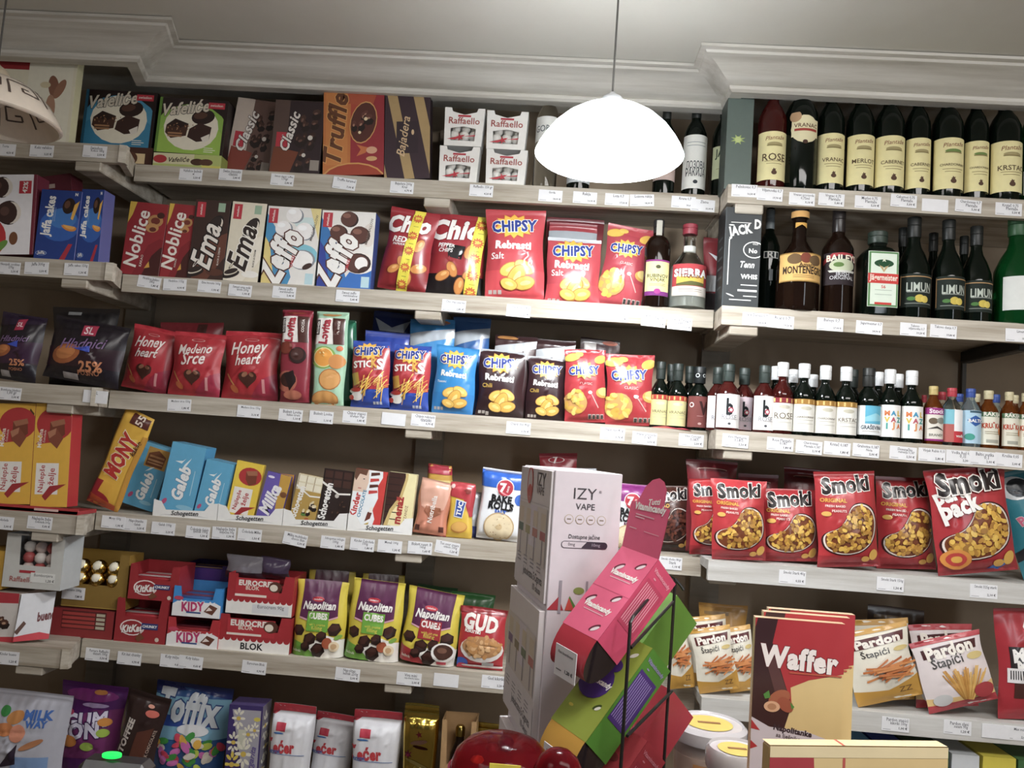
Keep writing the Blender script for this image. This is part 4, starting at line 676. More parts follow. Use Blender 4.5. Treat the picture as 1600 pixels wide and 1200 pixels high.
def spir(gl, cap, art, base, liq=None, k='flask', z=(.06, .62)): return lambda w, h: bottle(w, h, k, gl, cap, (.85, 1), z, art, base, 72, capr=.46, liquid=liq)
it('sv', 'miniature_spirit_bottle', 'gold-capped miniature with brown spirit and a purple-topped label', 'bottle', 'R3', 1442, 1471, 604, spir(G_AMB, 'c9b26a', [R(0, .80, 1, 1, '9a2a7a'), R(0, 0, 1, .06, '9a2a7a'), T('Stock', .5, .9, .6, 'f0e0ea', 0, .04), E(.35, .6, .18, '6a5a48', .14), E(.68, .62, .2, '8a8a80', .14), P([(.1, .35), (.5, .45), (.9, .3), (.5, .38)], '3a3430'), T('BRANDY', .5, .18, .6, '6a6a5a', 0, .02)], 'e2ddd2', '5a2c12'), dy=.026, group=SG)
it('sr', 'miniature_spirit_bottle', 'red-capped clear miniature with a red, white and blue label', 'bottle', 'R3', 1470, 1501, 607, spir(G_CLEAR, 'b8283a', [R(0, .55, .42, 1, '7ac0d0'), R(0, 0, .42, .55, 'b8605a'), R(.42, 0, 1, .34, 'c62a36'), T('vodka', .7, .2, .4, WH, 0, .03)]+LINE(.7)[:0], 'f2f2f2'), dy=.026, group=SG)
it('sb', 'miniature_spirit_bottle', 'blue-capped clear miniature with a pale blue diamond label', 'bottle', 'R3', 1500, 1530, 608, spir(G_BLUE, '2a4a9a', [P([(.2, .7), (.5, .85), (.95, .7), (.5, .52)], '2a5aa4'), T('BALTIC', .56, .69, .6, WH, 0, .03), R(.3, .93, .95, .99, '3a5a6a'), E(.3, .2, .2, '3a9a8a', .14)], 'a8cbe0'), dy=.026, group=SG)
KR = spir(G_AMB, 'c9bd94', [R(0, .86, 1, 1, '5a7a5a'), T('RAKIJA', .5, .92, .7, 'e8e4d8', 0, .03), T('KRUŠKA', .46, .60, .76, 'b8482a', 0, .05, None, 0, 0, 1.4), E(.85, .42, .12, 'd9782c', .16), R(.25, .06, .75, .16, 'a8a89a')]+LINE(.4)+LINE(.34), 'dedbc9', '4a2010')
for a, b, yt, lb in ((1528, 1558, 611, 'left'), (1562, 1589, 613, 'middle'), (1588, 1616, 615, 'right')):
    it('sk', 'miniature_spirit_bottle', f'gold-capped amber miniature with an orange-lettered label, {lb} of three at the right edge', 'bottle', 'R3', a, b, yt, KR, dy=.026, group=SG)
for k, a, b, yt, f, lb in (('sr', 1456, 1483, 613, None, 'red cap showing behind, between the purple and the red labels'), ('sr', 1434, 1450, 618, None, 'red cap showing at the back, left of the purple label'), ('sb', 1484, 1510, 616, None, 'blue cap showing behind, left of the pale blue label'), ('sk', 1512, 1536, 616, None, 'gold cap showing behind, right of the pale blue label'), ('sb', 1543, 1567, 617, None, 'pale cap showing behind, between the first two amber miniatures'), ('sk', 1572, 1596, 618, None, 'gold cap showing behind, between the last two amber miniatures')):
    it(k, 'miniature_spirit_bottle', 'miniature bottle, '+lb, 'bottle', 'R3', a, b, yt, f, dy=.085, group=SG)
# ======== fourth shelf
def najl(big):
    def f(w, h):
        if big:
            A = [E(.55, .80, .50, 'b82a2e', .42, n=26), P([(.05, .6), (.5, .62), (.3, .7)], 'b82a2e'), R(.08, 0, .7, 0, 'd9a81e'), R(.1, .12, .72, .42, 'f2ece6'), T('Najlepše', .28, .27, .26*h/w, 'b82a2e', 87, .01), T('želje', .55, .29, .16*h/w, 'b82a2e', 87, .01), P([(.3, .1), (.5, .2), (.95, .22), (.6, .14), (.4, .06)], 'a8242a'), T('Mlečna', .16, .66, .18*h/w, 'f2e6d8', 86, .02), T('čokolada', .28, .68, .12*h/w, 'f2e6d8', 86, 0), P([(.85, .93), (.97, .88), (.98, .9), (.87, .95)], '5a3a1a')]
            A += [P([(.42, .82), (.8, .85), (.84, .7), (.6, .62), (.42, .70)], '7a3a24'), P([(.42, .82), (.5, .77), (.84, .8), (.8, .85)], 'a86a4a'), P([(.36, .72), (.6, .76), (.8, .66), (.64, .56), (.4, .64)], '8a4630'), P([(.36, .72), (.6, .76), (.58, .70), (.42, .66)], 'b87a58')]
            return fbox(w, h, .05, 'ecb41c', A, side='b8242c', topc='ecb41c', name='box')
        A = [E(.58, .76, .42, 'b82a2e', .32), R(.1, .10, .78, .55, 'f2ece6'), T('Najlepše', .3, .33, .34*h/w, 'b82a2e', 84, .02), T('želje', .58, .36, .22*h/w, 'b82a2e', 84, .02), P([(.3, .08), (.5, .22), (1, .26), (.6, .14), (.4, .04)], 'a8242a'), P([(.4, .84), (.8, .88), (.84, .66), (.6, .6), (.44, .7)], '7a3a24'), P([(.4, .84), (.5, .77), (.84, .8), (.8, .88)], 'a86a4a')]
        return fbox(w, h, .016, 'efcc18', A, side='c9a418', name='box')
    return f
for a, b, xt, lb in ((-12, 46, 27, 'tall yellow chocolate box cut by the left edge, fourth shelf'), (47, 104, 85, 'tall yellow chocolate box with red side, right of its twin')):
    it('naj', 'chocolate_box', lb, 'box', 'L4', a, b, 633, najl(1), xt=xt, dy=.02, dz=.012, group='tall yellow chocolate boxes')
def tray(xl, xr, lbl, sr='M4', body='f0efec', txt_='Schogetten', notch=True, hp=26, dy=.003):
    s, r = sr[0], int(sr[1])-1; Y = YS[s]+dy; z = ZS[s][r]; X0, X1 = xat(xl, Y, z), xat(xr, Y, z); w = X1-X0; h = hp*.0018; root = empty('display_tray', ((X0+X1)/2, Y, z+.0006))
    mb = MB(); pr = [(0, 0), (w, 0), (w, h), (w*.88, h*.95), (w*.8, h*.5), (w*.2, h*.42), (w*.12, h*.9), (0, h)] if notch else [(0, 0), (w, 0), (w, h), (0, h)]
    tri = tessellate_polygon([[Vector((x, y, 0)) for x, y in pr]]); mb.add([(x-w/2, 0, y) for x, y in pr], [tuple(t) for t in tri], body); mb.add([(x-w/2, .0012, y) for x, y in pr], [tuple(t)[::-1] for t in tri], 'c9c2b4')
    for sx in (-1, 1): mb.box((sx*(w/2-.0006), .004, h*.5), (.0012, .006, h), body)
    drape(mb, [P([(.1, .1), (.5, .25), (.9, .1), (.5, .18)], 'c4c6c8'), T(txt_, .5, .24, .42, '2a2a2c', 2, .02, None, 0, .2)], w, h, lambda x, y: ((x-w/2, -.0003, y), (0, -1, 0)), 'card', useN=False)
    mb.ob('tray', root); tag(root, lbl, 'tray', 'cardboard display trays on the fourth shelf'); return root
mb = MB(); X0, X1 = xat(-30, 2.085, ZS['L'][3]), xat(121, 2.085, ZS['L'][3]); mb.box(((X0+X1)/2, 2.13, ZS['L'][3]+.006), (X1-X0, .09, .010), 'a8242c', .001)
mb.box(((X0+X1)/2, 2.0865, ZS['L'][3]+.009), (X1-X0, .003, .016), 'b52a30'); drape(mb, [R(.55, .3, .8, .7, 'd9b0a8')], X1-X0, .016, lambda x, y: ((X0+x, 2.0849, ZS['L'][3]+.001+y), (0, -1, 0)), 'card', useN=False)
tag(mb.ob('display_tray'), 'flat red display tray under the two tall yellow chocolate boxes', 'tray')
for k, (a, b, lb) in enumerate(((238, 338, 'white display tray holding the light blue biscuit packs'), (339, 440, 'white display tray holding the small yellow and the lilac chocolates'), (441, 540, 'white display tray holding the gold and the dark chocolate bars'), (542, 643, 'white display tray holding the child-photo and the cream chocolate bars'))): tray(a, b, lb)
def mony(w, h):
    return bag(w, h, .012, 'e8b41c', [E(.2, .05, .5, 'a8242c', .26), P([(0, .25), (.3, .25), (.2, 0), (0, 0)], 'a8242c'), P([(.2, .3), (.7, .35), (.8, .75), (.3, .7)], 'f0d050'), R(.35, .87, .95, .99, '5a2418'), T('55', .65, .93, .3, 'e8d8c8', 85, .02), P([(0, 0), (1, 0), (1, .05), (0, .1)], 'c4501e'), T('MONY', .5, .54, .44*h/w, 'c0281e', 82, .06, 'f4e8c8', .06, .1, 1.6), T('kakao', .84, .66, .16*h/w, '5a3018', 82, .02, None, 0, .3), R(.9, 0, 1, .8, 'c48a10')], 81, style='block', name='bag', top=.02, bot=.02)
it('mony', 'wafer_bar', 'long yellow wafer bar leaning right with big red lettering', 'wafer', 'M4', 134, 184, 654, mony, xt=219, dy=.022)
def galeb(w, h): return fbox(w, h, .04, '5aaed6', [R(.0, .9, 1, 1, '6cbade'), R(.25, .64, .95, .95, 'c9963c'), P([(.3, .66), (.85, .66), (.88, .84), (.6, .92), (.3, .85)], '7a4426'), R(.34, .74, .84, .77, 'c08a5a'), R(.34, .70, .84, .72, 'c08a5a'), R(.36, .8, .84, .83, 'b07a4a'), T('Galeb', .5, .34, .42*h/w, 'f2f4f4', 84, .06, '2a5a8a', .02, .2, 1.2), R(.8, .2, .82, .5, 'b8dcec'), E(.16, .16, .1, 'c84a7a', .06, 60), P([(.36, .56), (.5, .6), (.62, .66), (.5, .64)], 'e8f2f4'), E(.7, .1, .2, '8cc8e2', .06)], side='4a9cc8', topc='6ab4d8', name='box')
def galeb2(w, h): return fbox(w, h, .07, '5aaed6', [T('Galeb', .5, .45, .46*h/w, 'f2f4f4', 84, .06, '2a5a8a', .02, .2, 1.2), R(.82, .3, .84, .65, 'b8dcec'), E(.14, .16, .1, 'c84a7a', .06, 60), P([(.2, .74), (.4, .72), (.5, .8), (.42, .76)], 'e8f2f4'), P([(.42, .62), (.55, .7), (.66, .82), (.5, .72)], 'e8f2f4'), E(.75, .12, .25, '8cc8e2', .07)], side='4a9cc8', topc='6ab4d8', name='box')
it('gal1', 'biscuit_pack', 'light blue biscuit pack with a cookie photo, leftmost of three', 'biscuits', 'M4', 189, 238, 702, galeb, xt=247, dy=.085)
it('gal2', 'biscuit_pack', 'light blue biscuit pack, tallest of three, in the white tray', 'biscuits', 'M4', 244, 298, 699, galeb2, xt=296, dy=.012)
it('gal3', 'biscuit_pack', 'light blue biscuit pack, smallest of three, beside the small yellow chocolate', 'biscuits', 'M4', 301, 344, 725, galeb2, xt=344, dy=.012)
it('njs', 'chocolate_bar', 'small yellow chocolate bar with red swirl and white name panel', 'chocolate', 'M4', 351, 394, 726, najl(0), xt=392, dy=.02)
it('milk', 'chocolate_bar', 'lilac chocolate bar with white lettering and a yellow cookie side', 'chocolate', 'M4', 398, 436, 744, lambda w, h: fbox(w, h, .012, '6a58b0', [P([(.72, 0), (1, 0), (1, 1), (.55, 1)], 'c99a2c'), E(.86, .6, .14, '7a4a24', .12), T('Milka', .38, .45, .6*h/w, 'f2f0f4', 78, .06, None, 0, .2, 1.2), E(.2, .9, .14, 'e8e4f0', .05)], side='4a3c88', name='box'), xt=437, dy=.02)
it('mlkb', 'chocolate_bar', 'golden chocolate bar edge rising behind the lilac bar', 'chocolate', 'M4', 410, 450, 741, lambda w, h: fbox(w, h, .012, 'c98f2c', [], side='5a3a7a', name='box'), xt=440, dy=.055)
def scho(c, c2, t2, dk): return lambda w, h: fbox(w, h, .012, c, [R(0, .68, 1, 1, '2a1813' if dk else 'e2d6b4')]+[R(.04+i*.32, .7+j*.15, .32+i*.32, .82+j*.15, '45281f' if dk else 'f0e8cf') for i in range(3) for j in range(2)]+[R(.03+i*.32, .685+j*.15, .05+i*.32, .83+j*.15, '120a08' if dk else '8a6a3a') for i in range(4) for j in range(2)]+[P([(0, .78), (.2, .72), (.6, .6), (1, .62), (1, .59), (.6, .57), (.2, .68), (0, .74)], 'f0ece4'), T('Schogetten', .22, .44, .62*h/w, WH, 84, .04, None, 0, 0, 1.3)]+choc(.68, .3, .2, 5, c2, t2, 5)+([E(.5, .2, .1, '5a8a3a', .05), E(.66, .12, .09, 'b8602c', .07)] if not dk else [E(.55, .55, .07, 'c8c0b8')]), side='1c1210' if dk else 'b08a3a', name='box')
it('sg', 'chocolate_bar', 'gold and cream chocolate bar with hazelnut picture', 'chocolate', 'M4', 450, 490, 746, scho('b8943e', 'e0d0a8', 'f4ead0', 0), xt=487, dy=.02)
it('sd', 'chocolate_bar', 'black chocolate bar with white lettering, in front of its tray', 'chocolate', 'M4', 494, 540, 736, scho('2a1a17', '2c1a14', '5a3a2c', 1), xt=530, dy=.02)
def kind(w, h): # the child's face on the pack is a plain soft photo patch
    return fbox(w, h, .014, 'eef2f4', [P([(.86, 1), (1, 1), (1, 0), (.72, 0), (.8, .2), (.7, .35), (.82, .55), (.76, .75), (.88, .9)], 'd0342c'), P([(0, .62), (.0, 1), (.42, 1), (.46, .8), (.4, .62)], 'e3c6b0'), P([(0, .85), (.0, 1), (.4, 1), (.36, .9), (.15, .92), (.06, .8)], '6a4430'), E(.3, .84, .03, '3a2a24', .015), E(.2, .68, .06, 'c87a6c', .02)]+[P([(.5, .6+i*.1), (.78, .64+i*.1), (.76, .68+i*.1), (.5, .66+i*.1)], ('c83a34', '5a2a1e')[i % 2]) for i in range(4)]+[T('Kinder', .14, .40, .4*h/w, 'c8302c', 84, .04), T('CHOCOLATE', .34, .43, .46*h/w, '3a8aae', 84, .03), P([(.5, .14), (.66, .2), (.72, .36), (.56, .3)], '6a2e20'), P([(.6, .3), (.7, .3), (.72, .4), (.6, .38)], 'f2ece4'), P([(.5, .1), (.6, .02), (.64, .14)], 'c8a83a')], side='d0342c', name='box')
it('kin', 'chocolate_bar', 'red and white milk chocolate box with a child portrait', 'chocolate', 'M4', 542, 592, 737, kind, xt=581, dy=.02)
it('men', 'chocolate_bar', 'chocolate bar, cream wrapper with dark chocolate fingers and red lettering', 'chocolate', 'M4', 596, 640, 741, lambda w, h: fbox(w, h, .03, 'efe3a8', [P([(0, 0), (.1, .1), (.2, .35), (.5, .6), (.62, .9), (.6, 1), (0, 1)], '3a1c14')]+[R(0, .1+i*.115, .5, .115+i*.115, '1c0e0a') for i in range(8)]+[P([(.06, 0), (.16, .1), (.26, .33), (.56, .58), (.7, .9), (.7, 1), (.62, 1), (.6, .88), (.48, .62), (.18, .38), (.02, .1), (0, 0)], 'cdb26a'), T('menaž', .5, .38, .44*h/w, 'b0302a', 88, .05), T('KAZANDZ', .76, .32, .3*h/w, '8a5a3a', 88, .01)], side='efe4b0', topc='efe4b0', name='box'), xt=630, dy=.012)
it('ntb', 'biscuit_pack', 'salmon pink biscuit pack with rounded shoulders', 'biscuits', 'M4', 645, 696, 753, lambda w, h: bag(w, h, .022, 'd08468', [P([(.15, .5), (.5, .4), (.85, .5), (1, 1), (0, 1)], 'dca48c'), P([(.25, .42), (.5, .30), (.8, .42), (.75, .52), (.3, .52)], '9a5a3c'), T('Nutribella', .5, .48, .5*h/w, 'f0e4dc', 86, .03), R(.06, .06, .2, .16, '5a2a20'), R(.78, .08, .92, .18, '5a2a20'), R(0, 0, 1, .02, 'a82a34')], 82, style='block', name='bag', top=.03, bot=.02, back='a83038'), xt=684, dy=.028)
it('tuc', 'cracker_pack', 'yellow and red cracker pack with a blue badge', 'crackers', 'M4', 697, 736, 755, lambda w, h: bag(w, h, .018, 'e0b820', [P([(0, .75), (.6, .7), (.9, .4), (1, .4), (1, 1), (0, 1)], 'b8303a'), P([(.24, .38), (.6, .36), (.72, .66), (.3, .70)], 'e8ecf0'), P([(.28, .40), (.58, .38), (.68, .64), (.33, .68)], '2a4a9e'), T('TUC', .47, .53, .24*h/w, WH, 80, .06), E(.5, .2, .32, 'c8802c', .22, 10), E(.5, .21, .29, 'e0a84a', .19, 10), E(.72, .85, .13, '8a2a24', .1), E(.15, .92, .08, 'e8c0b8')], 83, style='block', name='bag', top=.03, bot=.02), xt=724, dy=.028)
it('nbb', 'wafer_pack', 'small yellow pack with a red top, standing high behind the pink pack', 'wafer', 'M4', 664, 703, 727, lambda w, h: bag(w, h, .018, 'c99a2c', [R(0, .86, 1, 1, 'a8283a'), R(0, .6, 1, .78, 'e0c87a')], 84, style='block', name='bag', top=.03, bot=.02), xt=688, dy=.10)
it('sil', 'wafer_pack', 'silver-grey pack edge between the crackers and the bread chip bag', 'wafer', 'M4', 722, 748, 768, lambda w, h: bag(w, h, .015, 'b9bcc4', [R(0, 0, 1, .25, '3a4a9a')], 85, style='block', name='bag', top=.03, bot=.02), xt=742, dy=.075)
def bake(c, sub, subc): return lambda w, h: bag(w, h, .026, 'eef0f4', [R(0, .74, 1, 1, c), E(.55, .75, .2, 'f2f2f4', .2), E(.55, .75, .18, 'b8283a', .18), T('7', .5, .75, .12, WH, 0, .06), T('DAYS', .62, .74, .14, WH, 78, .03), T('BAKE', .5, .59, .46, '1a1a1e', -2, .08, None, 0, 0, 1.1), T('ROLLS', .5, .49, .56, '1a1a1e', -2, .08, None, 0, 0, 1.1), T(sub, .5, .41, .24, subc, -2, .05), E(.93, .6, .13, c), E(.5, .2, .33, 'c8a878', .32, n=26), E(.5, .2, .30, 'ecd8b0', .29, n=26), E(.5, .2, .07, 'd9bc8a', .07)]+scat(.5, .2, .24, .15, 14, .012, ['a87a48'], 3), 86, style='block', name='bag', top=.05)
it('bk_s', 'bread_chip_bag', 'white and blue bread chip bag left of the tall white display', 'bag', 'M4', 743, 812, 736, bake('2260c4', 'SALT', '2260c4'), xt=790, dy=.032)
it('bk_b', 'bread_chip_bag', 'white and purple bread chip bag right of the tall white display', 'bag', 'M4', 946, 1012, 756, bake('8a2a7a', 'BACON', '6a2a4a'), xt=985, dy=.032)
it('bk_r', 'bread_chip_bag', 'dark red bag top rising behind the tall white display', 'bag', 'M4', 843, 904, 711, lambda w, h: bag(w, h, .025, '9c1f30', [E(.45, .92, .22, 'e8dcdc', .07), E(.45, .92, .19, '9c1f30', .06), T('7', .42, .92, .1, 'f0e4e4', 0, .05)], 87, name='bag'), dy=.10, xt=872)
it('bk_g', 'bread_chip_bag', 'silver-grey bag top just behind the tall white display', 'bag', 'M4', 880, 930, 733, lambda w, h: bag(w, h, .02, 'a8aab0', [], 88, name='bag'), dy=.04, xt=906)
# smoki
KID = [(.42, .62), (.52, .84), (.70, .88), (.88, .78), (.94, .55), (.88, .28), (.66, .10), (.36, .06), (.10, .14), (.04, .30), (.10, .42), (.30, .48)]
def smooth(pts, k=2):
    for _ in range(k): pts = [((a[0]*(.75 if j == 0 else .25)+b[0]*(.25 if j == 0 else .75)), (a[1]*(.75 if j == 0 else .25)+b[1]*(.25 if j == 0 else .75))) for a, b in zip(pts, pts[1:]+pts[:1]) for j in (0, 1)]
    return pts
def inpoly(P_, x, y):
    c = False; j = len(P_)-1
    for i in range(len(P_)):
        if (P_[i][1] > y) != (P_[j][1] > y) and x < (P_[j][0]-P_[i][0])*(y-P_[i][1])/(P_[j][1]-P_[i][1])+P_[i][0]: c = not c
        j = i
    return c
def smoki(bg, s, ttl='Smoki', party=False, nuts=('dca82c', 'c08a26', 'ecc044', 'a8741e'), hole='7a3a14', n=70, sub='ORIGINAL', z=1.):
    def f(w, h):
        sc = lambda q: [(.5+(x-.49)*q, .02+.36+(y-.44)*.66*(1+(q-1)*.8)) for x, y in smooth(KID, 2)]
        A = [R(0, 0, 1, .12, '9c1f28') if bg[0] != '4' else R(0, 0, 1, .1, '2a1410'), P(sc(1.06), '3c1216'), P(sc(1.0), 'f0e6dc'), P(sc(.94), hole)]
        K = sc(.88); A += scat(.5, .36, .46, .34, int(n*1.5), .042, list(nuts), s, .72, lambda x, y: inpoly(K, x, y))
        if party: A += [T('party', .28, .74, .46, WH, 14, .07, None, 0, 0, 1.2), T('pack', .32, .62, .46, WH, 14, .07, None, 0, 0, 1.2), E(.2, .16, .17, 'e0902c', .12), E(.2, .16, .12, 'c83a34', .08), E(.2, .16, .06, 'e8b03a', .04), P([(.6, .04), (.8, .12), (.9, .1), (.75, .02)], '2a6ac0')]
        else: A += [T(sub, .26, .70, .40, 'e0a62c', -2, .04), T('FRESH BAKED', .28, .64, .30, 'f4e6dc', -2, .02), T('PEANUTS', .33, .59, .22, 'f4e6dc', -2, .02), E(.14, .56, .07, 'e0b04a', .04)]
        A += [E(.88, .13, .09, 'e3b040', .07, 60), E(.74, .09, .07, 'd9a43a', .045), T(ttl, .49, .865, .78, '1c0f10', 5, .09, 'f4ece4', .045, .1, 1.15)]
        return bag(w, h, .032, bg, A, s, name='bag', back='a82a30')
    return f
it('smb', 'peanut_puff_bag', 'brown peanut puff bag between the purple bag and the red ones', 'bag', 'M4', 1012, 1082, 762, smoki('4a2218', 91, nuts=('5a2a1c', '6e3826', '46201a'), hole='2a120c', sub='KAKAO'), xt=1046, dy=.09)
it('sm1', 'peanut_puff_bag', 'smaller red peanut puff bag, leftmost, half covered by its neighbour', 'bag', 'R4', 1078, 1150, 752, smoki('b8262e', 92), xt=1112, dy=.11)
it('sm2', 'peanut_puff_bag', 'smaller red peanut puff bag in front, second from the left', 'bag', 'R4', 1111, 1197, 752, smoki('bb2a32', 93), xt=1154, dy=.036)
it('sm3', 'peanut_puff_bag', 'smaller red peanut puff bag, third, touching the big ones', 'bag', 'R4', 1190, 1279, 768, smoki('b8262e', 94), xt=1232, dy=.08)
it('sm4', 'peanut_puff_bag', 'big red peanut puff bag, left of the two big ones', 'bag', 'R4', 1277, 1375, 741, smoki('b8262e', 95, n=85), xt=1318, dy=.036)
it('sm5', 'peanut_puff_bag', 'big red peanut puff bag, right of the two big ones', 'bag', 'R4', 1370, 1462, 748, smoki('b8262e', 96, n=85), xt=1412, dy=.11)
it('sm6', 'peanut_puff_bag', 'red party pack peanut puff bag with an orange spiral', 'bag', 'R4', 1464, 1592, 742, smoki('b32630', 97, party=True, n=90), xt=1505, dy=.04)
it('teal', 'peanut_puff_bag', 'teal snack bag leaning at the right edge of the peanut puff shelf', 'bag', 'R4', 1596, 1690, 748, lambda w, h: bag(w, h, .03, '1f7f90', [E(.3, .84, .26, 'd0d4d6', .2), E(.36, .84, .2, '20242a', .16), T('Po', .25, .55, .2, 'd86a8a', 20, .08, WH, .03), P([(0, .25), (.3, .36), (.34, .26), (0, .16)], '1c1c22'), E(.3, .1, .2, 'c8a0a0', .14)], 98, name='bag'), xt=1590, dy=.09)
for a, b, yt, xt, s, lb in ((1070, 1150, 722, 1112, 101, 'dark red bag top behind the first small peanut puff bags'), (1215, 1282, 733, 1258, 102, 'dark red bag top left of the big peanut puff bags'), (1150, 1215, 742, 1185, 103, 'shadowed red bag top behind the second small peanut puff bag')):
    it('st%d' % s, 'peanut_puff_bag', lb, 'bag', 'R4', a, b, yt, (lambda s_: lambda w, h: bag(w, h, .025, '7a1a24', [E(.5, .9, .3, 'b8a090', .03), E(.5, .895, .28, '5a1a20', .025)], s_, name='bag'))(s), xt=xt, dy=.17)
# ======== fifth shelf
def opentray(w, h, d, body, front, art, hf=.45, inner=None, name='tray', side=None):
    """carton tray: low front with a printed face, taller sides and back; origin middle of the base front"""
    t = .0015; mb = MB(); s = side or body
    pr = [(0, 0), (w, 0), (w, h), (w*.86, h), (w*.82, h*hf), (w*.18, h*hf), (w*.14, h), (0, h)]
    tri = tessellate_polygon([[Vector((x, y, 0)) for x, y in pr]]); mb.add([(x-w/2, 0, y) for x, y in pr], [tuple(q) for q in tri], front); mb.add([(x-w/2, t, y) for x, y in pr], [tuple(q)[::-1] for q in tri], s)
    for sx in (-1, 1): mb.box((sx*(w/2-t/2), d/2, h/2), (t, d-.002, h*.995), s)
    mb.box((0, d-t/2, h/2), (w-.002, t, h*.99), s); mb.box((0, d/2, t/2), (w-.004, d-.004, t), s)
    drape(mb, art, w, h, lambda x, y: ((x-w/2, -.0003, y), (0, -1, 0)), 'card', useN=False)
    return mb
def bars(root, n, w, z, d, cols, nm='wrapped_bar', hgt=.02, y0=.006):
    for i in range(n):
        m = MB(); y = y0+i*(d-.012)/n; zz = z
        m.box((0, y+(d-.012)/n/2, zz+hgt/2), (w*.92, (d-.014)/n*.9, hgt), M(cols[i % len(cols)], 'foil'), .003); m.ob(nm, root, 40)
def ttray(body, art, hf, barc, n=4, sr=None, dd=.11, barz=.3, hg=.35):
    def f(w, h):
        root = empty('display_tray'); opentray(w, h, dd, body, body, art, hf).ob('carton', root); bars(root, n, w, h*barz, dd, barc, hgt=h*hg); return root
    return f
def it2(key, lb, sr, xl, xr, yt, yb, f, dy, name='display_tray', cat='tray', **k):
    s, r = sr[0], int(sr[1])-1; Yp = YS[s]+dy; X = xat((xl+xr)/2, Yp, ZS[s][r]+.08); z = max(zat(yb, X, Yp)+.001, ZS[s][r])
    return it(key, name, lb, cat, sr, xl, xr, yt, f, dy=dy, z=z, **k)
# left: praline carton with window on the flattened chocolate display, white flap
def rafbig(w, h):
    root = empty('praline_box'); mb = MB(); win = [(w*.26, h*.42), (w*.8, h*.42), (w*.78, h*.97), (w*.24, h*.97)]; fr = [(0, 0), (w, 0), (w, h), (0, h)]
    tri = tessellate_polygon([[Vector((x, y, 0)) for x, y in fr], [Vector((x, y, 0)) for x, y in win]]); al = fr+win; mb.add([(x-w/2, 0, y) for x, y in al], [tuple(t) for t in tri], 'cfcfca'); mb.add([(x-w/2, .0015, y) for x, y in al], [tuple(t)[::-1] for t in tri], 'cfcfca')
    d = .09
    for sx in (-1, 1): mb.box((sx*(w/2-.001), d/2, h/2), (.002, d-.002, h), 'c4c8ca')
    mb.box((0, d-.001, h/2), (w-.002, .002, h), 'b8b8b4'); mb.box((0, d/2, .001), (w-.004, d-.004, .002), 'b8b8b4')
    drape(mb, [R(.28, .28, .55, .33, 'b82a38'), T('Raffaello', .33, .16, .4, 'b0504a', 0, .01), R(.48, .12, .9, .3, 'e8e8e4'), T('Bombonjera', .7, .25, .32, '5a5a5a'), T('1,20 €', .82, .16, .14, '4a4a4a', 0, .02)], w, h, lambda x, y: ((x-w/2, -.0003, y), (0, -1, 0)), 'card', useN=False)
    mb.ob('carton', root)
    m = MB()
    for i in range(3):
        for j in range(3): m.sph((-w*.2+i*w*.2, .03+.0*j, h*(.34+.2*j)), w*.1, ('d9c4bc', 'b8504e', 'e4dcd4')[(i+j) % 3], 10)
    m.ob('wrapped_pralines', root, 60); return root
it2('rfb', 'open white praline carton with a window, lying on the chocolate display at the left end', 'L5', 2, 93, 836, 921, rafbig, .03, name='praline_box', cat='box')
it2('ylw', 'yellow chocolate box edge at the far left of the fifth shelf', 'L5', -40, 2, 860, 921, lambda w, h: fbox(w, h, .1, 'c99a1c', name='box'), .035, name='chocolate_box', cat='box')
def bueno(w, h):
    root = empty('chocolate_display'); mb = MB(); d = .11
    mb.box((0, d/2, h/2), (w, d, h*.98), 'b8a89c'); drape(mb, [R(0, 0, 1, 1, 'd9d2cc'), P([(0, .75), (1, .8), (1, 1), (0, 1)], 'b82a38'), P([(0, 0), (1, 0), (1, .12), (0, .04)], 'c42a38')]+choc(.3, .45, .2, 3, '4a2a20', 'a8785a', 5)+choc(.6, .3, .18, 5, '5a3426', 'c09a7a', 5), w, h, lambda x, y: ((x-w/2, -.0006, y), (0, -1, 0)), 'card', useN=False)
    mb.ob('carton', root); return root
it2('bue', 'chocolate bar display with white and red printing, at the left end of the fifth shelf', 'L5', -50, 22, 925, 1006, bueno, .02, name='chocolate_display', cat='tray')
# folded open flap
fl = MB(); a, b, c, e_ = at(20, 1003, 2.085), at(76, 998, 2.13), at(88, 924, 2.15), at(34, 928, 2.10)
def quadpanel(mb, P4, base, art, th=.002, fin='card', back=None):
    """flat card between four corner points (bottom left, bottom right, top right, top left) with printed art"""
    A, B, Cc, D = [Vector(p) for p in P4]; n = (B-A).cross(D-A).normalized(); w, h = (B-A).length, (D-A).length
    def sf(x, y):
        u, v = x/w, y/h; p = (A*(1-u)+B*u)*(1-v)+(D*(1-u)+Cc*u)*v; return (tuple(p), tuple(n))
    drape(mb, list(art), w, h, sf, fin, 4, 4, base=M(base, fin), useN=False)
    V = [A, B, Cc, D]+[p-n*th for p in (A, B, Cc, D)]; mb.add(V, [(7, 6, 5, 4), (0, 4, 5, 1), (1, 5, 6, 2), (2, 6, 7, 3), (3, 7, 4, 0)], back or base); return mb
quadpanel(fl, (a, b, c, e_), 'd6d6da', [R(0, 0, 1, .1, 'c42a38'), P([(0, .1), (1, .1), (.7, .16), (.3, .13)], 'c42a38'), T('bueno', .82, .5, .5, '6a2a2a', 8, .05, None, 0, .2, 2.), P([(-.02, .2), (.2, .42), (.28, .36), (.08, .14)], '5a3626')])
o = fl.ob('display_flap'); tag(o, 'white unfolded carton flap with dark lettering, standing before the gold praline carton', 'carton')
